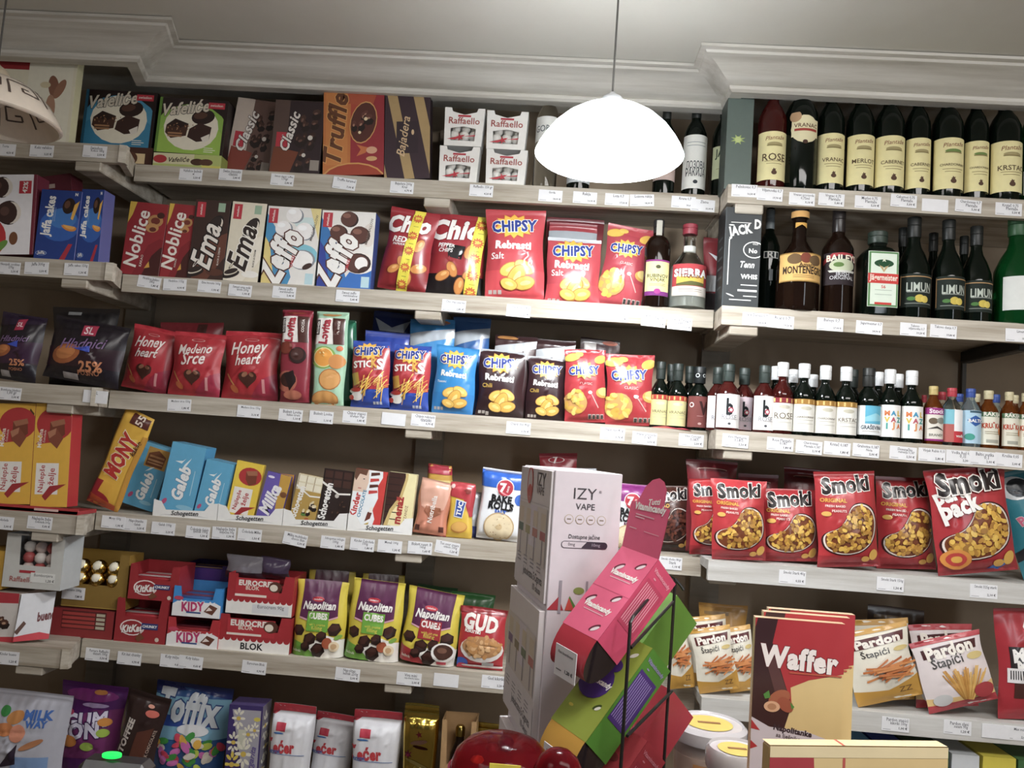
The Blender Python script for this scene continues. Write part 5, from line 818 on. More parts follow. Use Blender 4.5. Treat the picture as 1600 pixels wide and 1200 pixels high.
def rocher(w, h):
    root = empty('praline_box'); d = .08; mb = opentray(w, h, d, '8a6a1e', '8a6a1e', [R(.0, 0, 1, .02, 'a8862a')], .42, side='a07c24'); mb.ob('carton', root)
    for r_, (z, n) in enumerate(((.50, 3), (.72, 3))):
        for i in range(n):
            m = MB(); c = (-w*.26+i*w*.26, .016, h*z); m.sph(c, w*.125, M('c9a03a', 'metal'), 14); m.sph((c[0], c[1]-w*.05, c[2]+w*.03), w*.085, 'e8dfc8', 12); m.ob('gold_praline', root, 60)
    q = MB().box((-w*.32, -.0015, h*.24), (w*.36, .001, h*.22), 'e6e4e6'); drape(q, [T('Ferrero 200g', .5, .75, .7, '5a5a60'), T('7,80 €', .75, .25, .3, '4a4a50', 0, .02)], w*.36, h*.22, lambda x, y: ((-w*.5+x, -.0022, h*.13+y), (0, -1, 0)), 'paper', useN=False); q.ob('price_card', root); return root
it2('roc', 'open gold carton of foil-wrapped round pralines', 'M5', 95, 194, 865, 951, rocher, .022, name='praline_box', cat='box')
it2('mer', 'dark red box of chocolate sticks under the gold praline carton', 'M5', 78, 174, 953, 1003, lambda w, h: fbox(w, h, .08, '8e2024', [R(.16, .3, .88, .95, '5a1a1a')]+[R(.17, .34+i*.15, .7, .44+i*.15, 'a8342e') for i in range(4)]+[R(.72, .34+i*.15, .86, .44+i*.15, 'b8b49a') for i in range(4)], side='6e1a1e', name='box'), .01, name='chocolate_box', cat='box')
KK = [R(0, 0, 1, 1, '9e1c26'), E(.34, .34, .24, 'f0e4e0', .15), E(.34, .34, .21, '9e1c26', .13), T('KitKat', .34, .32, .40, 'f2ece8', 6, .06, '7a1018', .03, .3, 1.3), R(.52, .32, .84, .46, '2c3a78'), T('CHUNKY', .68, .39, .28, WH, 0, .04), P([(.42, .1), (.5, .24), (.6, .12), (.48, .02)], '7a4426'), E(.84, .1, .04, 'd8c8b8')]
def kit(w, h): 
    root = empty('display_tray'); opentray(w, h, .1, '9e1c26', '9e1c26', [a for a in KK[1:]], .58).ob('carton', root); bars(root, 4, w, h*.3, .1, ['a8202c', 'c8b8b8'], hgt=h*.34); return root
it2('kit', 'red chocolate bar tray, upper of the two stacked, with an orange tab behind', 'M5', 199, 276, 884, 939, kit, .012)
it2('kit2', 'red chocolate bar tray, lower of the two stacked', 'M5', 177, 257, 937, 1011, kit, .008)
it2('mlkt', 'dark purple chocolate bar tray behind the blue coconut bar tray', 'M5', 282, 352, 883, 945, ttray('3a2468', [T('Milka', .5, .3, .6, 'e0d8f0', 0, .04), E(.3, .5, .05, '8a6ab8'), E(.6, .5, .05, '8a6ab8')], .6, ['4a3080', 'c8a080'], 5, barz=.45, hg=.45), .125)
def kidy(c, c2):
    return ttray(c, [P([(0, 0), (1, 0), (1, .42), (.9, .5), (.1, .5), (0, .4)], 'f0eeee'), S(.2, .4, .16, .1, 9, 'f0eeee', .6), S(.8, .4, .16, .1, 9, 'f0eeee', .6), T('KIDY', .42, .34, .44, 'c02a6a', 4, .1, WH, .03, 0, 1.3), P([(.66, .2), (.78, .45), (.94, .35), (.84, .1)], '6a3a28'), P([(.70, .22), (.76, .36), (.84, .26)], 'f0e4dc'), R(.3, .12, .6, .17, '2a4a8a'), E(.12, .6, .1, 'c83a5a', .04)], .60, [c2, '7a2a3a'], 4)
it2('kidb', 'sky blue milk bar tray, upper of the two stacked', 'M5', 268, 343, 918, 965, kidy('2f8fd8', '2a5a9a'), .006)
it2('kidr', 'red milk bar tray, lower of the two stacked', 'M5', 259, 339, 967, 1017, kidy('b8242e', '8a1a24'), .006)
def euro(blok):
    return ttray('a81e28', [R(0, 0, 1, .36, 'f0ede8')]+[E(.045+.091*i, .37, .045, 'a81e28') for i in range(11)]+[R(0, .37, 1, .4, 'a81e28'), R(.12, .42, .78, .9, 'b82430'), T('EUROCREM', .45, .78, .56, 'f0e8e0', 0, .06, '7a141c', .01), T('BLOK', .38, .66, .2, 'e8d8c8', 0, .03), E(.72, .72, .1, '5a2e20', .08), E(.70, .70, .06, 'e8dccb', .05), R(.12, .44, .6, .5, 'e8dcd0')]+([T('BLOK', .48, .15, .3, '1e1c1c', 0, .03)] if blok else [R(.4, .04, .95, .26, 'dcdce0'), T('Eurocrem 90g', .68, .2, .4, '4a4a50')]), .58, ['5a2e20', 'a81e28'], 3)
it2('eu1', 'red and white cream chocolate tray with wavy border, upper of the two stacked', 'M5', 352, 455, 899, 962, euro(0), .012)
it2('eu2', 'red and white cream chocolate tray, lower of the two stacked, white strip in full view', 'M5', 338, 451, 963, 1029, euro(1), .012)
for a, b, yt, yb, s, lb in ((352, 415, 868, 899, 1, 'crumpled silver and dark wrapper lying on the upper red and white tray'), (405, 452, 872, 899, 2, 'crumpled purple-grey wrapper at the back above the red and white trays')):
    s_ = s; Yq = 2.27; p = at((a+b)/2, yb, Yq)
    ob_ = it('wr%d' % s, 'foil_wrapper', lb, 'wrapper', 'M5', a, b, yt, lambda w, h: bag(w, h, .02, '8a8690' if s == 1 else '5a4a6a', [R(0, 0, 1, .3, '3a2430')], 110+s, fin='foil', name='bag'), dy=.075, z=p.z-.01)
def napo(c, lc, s):
    def f(w, h):
        A = [P([(.14, 1), (.86, 1), (.86, .55), (.5, .46), (.14, .52)], '5a1e4a'), P([(.14, .52), (.5, .46), (.86, .55), (.86, .53), (.5, .435), (.14, .50)], 'd9a0b0'), P([(0, 0), (0, .22), (.3, .16), (.5, 0)], c), P([(.5, 0), (.3, .16), (.7, .3), (1, .24), (1, 0)], 'f0ece4'), E(.46, .755, .12, 'c42a3a', .045), T('swisslion', .46, .755, .16, WH, 0, .02), T('Napolitan', .5, .66, .62, 'f2eee8', 2, .04, '2a1224', .02, .3, 1.3), R(.30, .34, .70, .60, c), T('CUBES', .5, .54, .34, 'f4f0e8', 0, .07, None, 0, 0, 1.3), T('with creme', .5, .43, .3, 'e0d040', 0, .01), T('filling', .5, .38, .2, 'e0d040', 0, .01)]
        g = random.Random(s)
        for u, v, r in ((.15, .34, .12), (.38, .24, .13), (.6, .28, .11), (.82, .38, .13), (.55, .1, .15), (.3, .14, .1)): A += [E(u, v, r, '2a130e', r*.9, g.uniform(0, 60), 6), E(u-.01, v+.02, r*.8, '45221a', r*.5, g.uniform(0, 60), 6)]
        A += ([E(.72, .2, .09, 'a8502c', .1), E(.84, .16, .09, 'e8d4b0', .09), E(.84, .16, .05, 'c8a070', .05), E(.9, .28, .07, '7aa83a', .04, 30)] if c[0] != 'a' else [E(.78, .2, .2, 'f0ece8', .17), E(.78, .21, .16, '4a2a20', .13), E(.76, .23, .08, '7a5240', .05), R(.7, .04, .86, .08, 'c03a4a')])
        A += [T('lešnik', .14, .08, .16, 'f0f0e0', -6, .01)]
        return bag(w, h, .034, 'd9c41e', A, s, style='pouch', top=.02, bot=.0, name='bag')
    return f
it('np1', 'chocolate_pouch', 'yellow and green chocolate cube pouch, left of the two green ones', 'bag', 'M5', 456, 537, 908, napo('6aa82a', 0, 121), xt=506, dy=.042)
it('np2', 'chocolate_pouch', 'yellow and green chocolate cube pouch, right of the two green ones', 'bag', 'M5', 538, 621, 909, napo('6aa82a', 0, 122), xt=594, dy=.042)
it('np3', 'chocolate_pouch', 'yellow and dark red chocolate cube pouch beside the peanut bag', 'bag', 'M5', 623, 709, 926, napo('a8242c', 0, 123), xt=683, dy=.042)
for a, b, yt, xt, lb in ((476, 548, 893, 520, 'yellow-edged pouch top behind the left green chocolate cube pouch'), (560, 625, 899, 600, 'yellow-edged pouch top behind the right green chocolate cube pouch')):
    it('npb', 'chocolate_pouch', lb, 'bag', 'M5', a, b, yt, lambda w, h: bag(w, h, .03, 'b8a41c', [P([(.14, 1), (.86, 1), (.86, .55), (.14, .52)], '4a1a34')], 124, style='pouch', top=.02, bot=0, name='bag'), xt=xt, dy=.13)
it('gud', 'peanut_bag', 'red peanut bag with a bowl of nuts, right end of the fifth shelf', 'bag', 'M5', 712, 786, 951, lambda w, h: bag(w, h, .024, 'b8222e', [R(0, .9, 1, 1, '8e1a24'), T('GUD', .46, .76, .74, 'f2ece4', -4, .07, None, 0, .1, 1.2), T('kikiriki', .3, .63, .34, 'f2ece4', -4, .03), E(.52, .34, .46, 'f2ece8', .27), E(.52, .38, .42, 'c08a54', .22)]+scat(.52, .38, .38, .19, 45, .06, ['d9a468', 'cf9450', 'e6b880'], 5, .6)+[E(.1, .1, .14, '2a5ab8', .1), E(.12, .05, .1, 'c8284a', .05), E(.6, .06, .5, 'f0e8e8', .03), R(.55, .08, .8, .14, 'a8a8a8')], 125, name='bag'), xt=757, dy=.034)
it('gdb', 'peanut_bag', 'dark green bag top behind the red peanut bag', 'bag', 'M5', 700, 768, 928, lambda w, h: bag(w, h, .022, '1f5a24', [R(0, .7, .5, .8, 'd8dcd8')], 126, name='bag'), xt=740, dy=.12)
it('gdc', 'peanut_bag', 'dark green bag top behind the dark red chocolate cube pouch', 'bag', 'M5', 640, 705, 917, lambda w, h: bag(w, h, .022, '1a3a20', [], 127, name='bag'), xt=684, dy=.14)
# pretzel sticks, right
def pard(c, edge, s, fan=False, nm='Pardon'):
    def f(w, h):
        A = [R(0, .93, 1, 1, edge), R(0, 0, 1, .10, edge), P([(0, .1), (1, .1), (1, .3), (.5, .16), (0, .2)], edge if not fan else 'e6c27a'), P([(.1, .74), (.9, .78), (.92, .90), (.1, .87)], '5a1a1c' if not fan else '4a1418'), T(nm, .5, .82, .68, 'f4ece0', 3, .07), T('Štapići', .42, .67, .46, '3a3430', 3, .01), E(.84, .68, .12, 'dcc47a', .05)]
        g = random.Random(s)
        for i in range(26):
            if fan: a = R_(-115+i*2.2); u, v, l = .3+.62*i/26, .5, .42; u2, v2 = .52+.1*i/26, .12; k = .012; A.append(P([(u-k, v+.06*math.sin(i)), (u+k, v+.06*math.sin(i)), (u2+k, v2), (u2-k, v2)], g.choice(('d9a040', 'c88a2c', 'e8b85a'))))
            else: a = R_(g.uniform(-12, 40)); u, v = g.uniform(.35, .78), g.uniform(.32, .52); l = .2; dx, dy = l*math.cos(a), l*math.sin(a)*.6; k = .014; A.append(P([(u-dx, v-dy-k), (u+dx, v+dy-k), (u+dx, v+dy+k), (u-dx, v-dy+k)], g.choice(('c8702c', 'b8602a', 'd98a44'))))
        A += [T('ZZ', .75, .14, .2, '6a4a2a', 0, 0)] if not fan else [E(.8, .22, .14, 'b0343c', .1), E(.22, .16, .14, 'd0d0d0', .08)]
        return bag(w, h, .014, c, A, s, name='bag', top=.04, bot=.04)
    return f
PL = pard('ece6d4', 'c9952c', 131)
for k, (a, b, yt, xt, dy, lb) in enumerate(((1092, 1156, 987, 1107, .03, 'cream pretzel stick bag in front, left of the big wafer packs'), (1046, 1086, 958, 1052, .05, 'cream pretzel stick bag beside the wire rack, partly hidden'), (1082, 1146, 968, 1100, .10, 'cream pretzel stick bag standing behind the front one left of the wafers'), (1140, 1190, 985, 1146, .06, 'cream pretzel stick bag hidden half by the big wafer packs'), (1338, 1444, 995, 1362, .03, 'cream pretzel stick bag right of the big wafer packs'), (1340, 1430, 973, 1372, .08, 'cream pretzel stick bag whose name shows above the one right of the wafers'))):
    sr = 'R5'
    it('par', 'pretzel_stick_bag', lb, 'bag', sr, a, b, yt, PL, xt=xt, dy=dy)
PP = pard('e8dcdc', 'b8343e', 132, True)
it('parp', 'pretzel_stick_bag', 'pink-edged pretzel stick bag with a fan of thin sticks, in front', 'bag', 'R5', 1448, 1562, 1012, PP, xt=1474, dy=.022)
it('parp', 'pretzel_stick_bag', 'pink-edged pretzel stick bag rising behind the one with the fan of sticks', 'bag', 'R5', 1430, 1530, 982, PP, xt=1468, dy=.07)
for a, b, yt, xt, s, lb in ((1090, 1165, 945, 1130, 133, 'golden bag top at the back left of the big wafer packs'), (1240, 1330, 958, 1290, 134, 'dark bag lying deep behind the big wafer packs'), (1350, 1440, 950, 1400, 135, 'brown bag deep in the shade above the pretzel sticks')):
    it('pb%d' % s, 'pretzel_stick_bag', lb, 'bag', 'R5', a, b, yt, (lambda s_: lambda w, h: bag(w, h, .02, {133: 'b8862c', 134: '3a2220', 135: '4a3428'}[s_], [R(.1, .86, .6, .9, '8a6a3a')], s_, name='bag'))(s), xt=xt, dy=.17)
it('maxm', 'nut_mix_bag', 'red nut mix bag with a black label at the right edge', 'bag', 'R5', 1560, 1662, 955, lambda w, h: bag(w, h, .022, 'a81e2c', [T('C', .5, .84, .16, WH, 0, .1), R(.15, .36, .95, .66, '241a1c'), T('Max', .40, .60, .42, WH, 12, .05, None, 0, .2, 1.1), T('Mix', .42, .50, .36, WH, 12, .05, None, 0, .2, 1.1), R(.1, .34, .46, .47, 'e8e4e4')]+[R(.14+i*.035, .37, .155+i*.035, .45, '2a2a2a') for i in range(8)]+[R(.2, .2, .9, .34, '4a2018'), E(.8, .42, .2, 'c8803c', .1)], 136, name='bag'), xt=1602, dy=.035)
# ======== bottom shelf, only the tops are in view
def cand(c, a, s, name='bag', **k): return lambda w, h: bag(w, h, k.pop('B', .04) if 'B' in k else .04, c, a, s, name='bag', **k)
it('mlw', 'sweets_bag', 'white translucent sweets bag with orange-brown candies and blue print, bottom left corner', 'bag', 'L6', -60, 92, 1082, lambda w, h: bag(w, h, .045, 'b4b4c0', [T('MILK', .72, .83, .26, '3a6ab8', 3, .08), T('WAY', .72, .76, .2, '3a6ab8', 3, .08), E(.5, .80, .09, 'c8843c', .06, 20), E(.42, .70, .1, 'c8783c', .06), E(.56, .68, .08, 'd98a6a', .08), E(.38, .84, .05, '2a8a3a', .05), E(.72, .6, .12, 'b8784a', .03, 25), R(.55, .3, .9, .5, '7a9ac8'), P([(.42, .4), (.6, .44), (.58, .6)], '2a1a30')], 141, name='bag'), xt=40, dy=.06)
it('pur', 'sweets_bag', 'purple gum sweets bag with fruit colours, left part of the bottom row', 'bag', 'M6', 78, 180, 1070, lambda w, h: bag(w, h, .04, '5a1a6a', [E(.5, .9, .4, '8a2a80', .08), E(.62, .93, .1, 'd98a3a', .03), E(.6, .82, .2, 'b8a0d0', .03), P([(.0, .3), (1, .36), (1, .8), (.6, .78), (0, .62)], '7a2a6a'), T('GUM', .5, .68, .62, 'e6e0f4', 8, .1, '3a1a5a', .05), T('BON', .42, .58, .62, 'e6e0f4', 8, .1, '3a1a5a', .05), E(.8, .68, .1, 'e0902c', .06), E(.8, .58, .09, 'a8c83a', .06), E(.3, .48, .14, 'e08a2c', .08), E(.6, .45, .1, '9ab83a', .06), E(.2, .74, .1, 'c83a6a', .05)], 142, name='bag'), xt=150, dy=.10)
it('pur2', 'sweets_bag', 'dark brown toffee bag leaning right, with upright pale lettering', 'bag', 'M6', 160, 225, 1090, lambda w, h: bag(w, h, .03, '2c1614', [T('TOFFEE', .24, .6, .62*h/w*.5, 'd6ccc4', 84, .1), E(.7, .84, .16, 'd86a5a', .08), E(.62, .9, .08, 'e8a08a', .04), P([(.45, .3), (.8, .4), (.85, .72), (.5, .66)], '5a2c1c'), T('MILK CHOCOLATE', .86, .55, .5*h/w*.6, 'b8a090', 84, .02)], 143, name='bag'), xt=236, dy=.045)
def tofx(w, h): return bag(w, h, .04, '2a5a9a', [P([(0, .9), (.5, .95), (1, .9), (1, 1), (0, 1)], '1f2f78'), P([(0, .5), (1, .55), (1, .9), (.0, .88)], '7ab0cc'), P([(.1, .62), (.8, .66), (.74, .74), (.12, .72)], '2a4a9e'), T('Toffix', .48, .80, .78, 'dce4ec', -3, .09, '2a4a8a', .035, 0, 1.5), E(.6, .62, .2, 'e6e6ea', .07)]+scat(.5, .42, .5, .15, 40, .07, ['d83a5a', 'e8b02c', '3a9a3a', 'e0782c', 'c8d83a', 'd86ab8', 'e8e0d0'], 6, .6), 144, name='bag')
it('tof', 'sweets_bag', 'blue sweets bag with colourful wrapped fruit candies', 'bag', 'M6', 222, 345, 1072, tofx, xt=306, dy=.12)
def daisy(u, v, r, c='e8e4d0'): return [E(u+r*.6*math.cos(i*PI/4), v+r*.6*.62*math.sin(i*PI/4), r*.42, c, r*.2, i*45, 8) for i in range(8)]+[E(u, v, r*.32, 'd9b83a', r*.3)]
it('dai', 'chocolate_box', 'violet box with white daisies, its flowered side also visible', 'box', 'M6', 345, 398, 1104, lambda w, h: fbox(w, h, .07, '3c2c6a', [P([(.1, .96), (.95, .96), (.95, 0), (.75, 0), (.6, .3)], 'a8a4b0'), R(.32, .6, .55, .78, 'cfcfb8')]+daisy(.3, .88, .2)+daisy(.62, .74, .18)+daisy(.2, .66, .2)+daisy(.52, .56, .26)+daisy(.2, .46, .24, 'e0c83a')+daisy(.8, .78, .15)+[T('Margarita', .78, .48, .5*h/w*.6, '6a5a9a', 84, .02, None, 0, .4), E(.85, .88, .1, 'd9c83a', .06)], side='7a7484', sart=daisy(.4, .8, .3)+daisy(.6, .6, .3)+daisy(.4, .4, .3), topc='5a4a80', name='box'), xt=385, dy=.02)
def sug(w, h): return bag(w, h, .042, 'e4e4ea', [P([(0, .9), (.5, .93), (1, .9), (1, 1), (0, 1)], 'b8283a'), R(.2, .79, .42, .86, 'c8304a'), E(.27, .77, .12, '3a7ac0', .02), T('Šećer', .35, .66, .6, 'c8303a', 4, .08, None, 0, 0, 1.4), R(.08, .585, .9, .59, '3a6ab0'), T('kristal', .2, .61, .25, '3a6ab0', 4, .03)], 145, style='block', name='bag', top=.09, bot=.02, fin='card')
for a, b, yt, xt, lb in ((412, 478, 1102, 462, 'white sugar bag with red top, leftmost of three'), (476, 540, 1118, 528, 'white sugar bag with red top, middle of three, lowest'), (543, 618, 1112, 592, 'white sugar bag with red top, rightmost, beside the gold foil pack')):
    it('sug', 'sugar_bag', lb, 'bag', 'M6', a, b, yt, sug, xt=xt, dy=.06 if a != 476 else .15, group='white sugar bags')
def gold(w, h): return bag(w, h, .03, 'd2b23a', [E(.5, .72, .24, 'c89a8a', .06, 10), S(.5, .78, .1, .04, 5, 'a82a4a'), E(.55, .68, .22, '5a2a24', .04, -8), S(.2, .62, .13, .05, 6, 'c03a7a'), E(.5, .55, .4, 'e8d878', .05, -20)], 146, fin='metal', style='block', top=.10, bot=.02, name='bag')
it('gld', 'coffee_pack', 'crinkled gold foil pack standing full in view at the bottom', 'coffee', 'M6', 622, 676, 1102, gold, xt=660, dy=.04)
it('gld', 'coffee_pack', 'crinkled gold foil pack half hidden behind the red candy jar', 'coffee', 'M6', 716, 776, 1130, gold, xt=756, dy=.15)
def gran(w, h):
    root = empty('syrup_carrier'); opentray(w, h, .08, 'b08a5a', 'b08a5a', [R(0, 0, 1, .52, 'b8302c'), T('granny', .55, .44, .7, 'f0e8e0', 0, .04), R(0, .18, 1, .3, 'c8742a')], .62).ob('carton', root)
    MB().lathe([(w*.30, .002), (w*.32, h*.5), (w*.26, h*.68), (w*.13, h*.78), (w*.12, h*.84)], G_BROWN, 20, (0, .04, 0)).ob('jar', root, 40); MB().lathe([(w*.14, h*.83), (w*.14, h*.9), (w*.1, h*.92)], M('a8903a', 'metal'), 18, (0, .04, 0)).ob('lid', root, 40); return root
it('gra', 'jar_carton', 'brown open carton with a dark jar and red front, between the gold foil packs', 'box', 'M6', 681, 735, 1128, gran, xt=718, dy=.02)
for k, (a, b, yt, c, tc, tx, lb) in enumerate(((1336, 1365, 1166, '2a7ac8', '6ab0e0', '', 'light blue box top, right of the wafer packs on the bottom shelf'), (1369, 1416, 1168, '1f3a9a', '2a4ab0', '', 'royal blue box top on the bottom shelf'), (1420, 1478, 1172, '2a5a34', '1f4a2a', 'o', 'dark green box with a red oval on the bottom shelf'), (1483, 1526, 1180, 'd0d4d8', 'c8ccd0', '', 'white box top on the bottom shelf'), (1532, 1584, 1184, 'd9c82a', 'e0d02c', '', 'yellow box top near the right end of the bottom shelf'), (1588, 1640, 1190, '3a6a3a', '4a7a44', '', 'green box top cut by the right edge of the bottom shelf'))):
    it('bx%d' % k, 'biscuit_box', lb, 'box', 'R6', a, b, yt, (lambda c, tc, tx: lambda w, h: fbox(w, h, .12, c, [E(.5, .90, .35, 'e0b0b0', .05), E(.5, .90, .32, 'b83a48', .042)] if tx else [], side=c, topc=tc, name='box'))(c, tc, tx), dy=.02)
for a, b, yt, lb, c in ((180, 215, 1100, '', ''),): pass
# ======== price labels clipped to the front boards
TN = ['Baks 100g', 'Keks 125g', 'Cips 90 g', 'Vino 0,75', 'Napolitanke']
TI = [0]
def ptag(px, py, sec, l1, l2, pr, where, rot=0, w=.068, h=.034, Yo=None):
    TI[0] += 1; Y = (YS[sec] if Yo is None else Yo)-.0006-.0011*(TI[0] % 2); p = at(px, py, Y); mb = MB(); mb.box((0, 0, 0), (w, .0008, h), 'e9e9ec')
    A = []
    if l1: A.append(T(l1, .56, .80, min(.8, .055*len(l1)), '55555c', 0, .01, None, 0, 0, 1.25))
    if l2: A.append(T(l2, .62, .56, min(.6, .055*len(l2)), '55555c', 0, .01, None, 0, 0, 1.25))
    if pr: A.append(T(pr, .78, .25, .3, '3c3c42', 0, .025)); A.append(R(.05, .10, .33, .13, '8a8a90'))
    drape(mb, A, w, h, lambda x, y: ((x-w/2, -.0004, y-h/2), (0, -1, 0)), 'paper', z0=.0001, dz=.00005, useN=False, res=1)
    o = mb.ob('price_label'); o.location = p; o.rotation_euler = (0, R_(rot), 0)
    return tag(o, 'white price label '+where, 'price label', 'white price labels')
B1 = 'on the top shelf board '; B2 = 'on the second shelf board '; B3 = 'on the third shelf board '; B4 = 'on the fourth shelf board '; B5 = 'on the fifth shelf board '
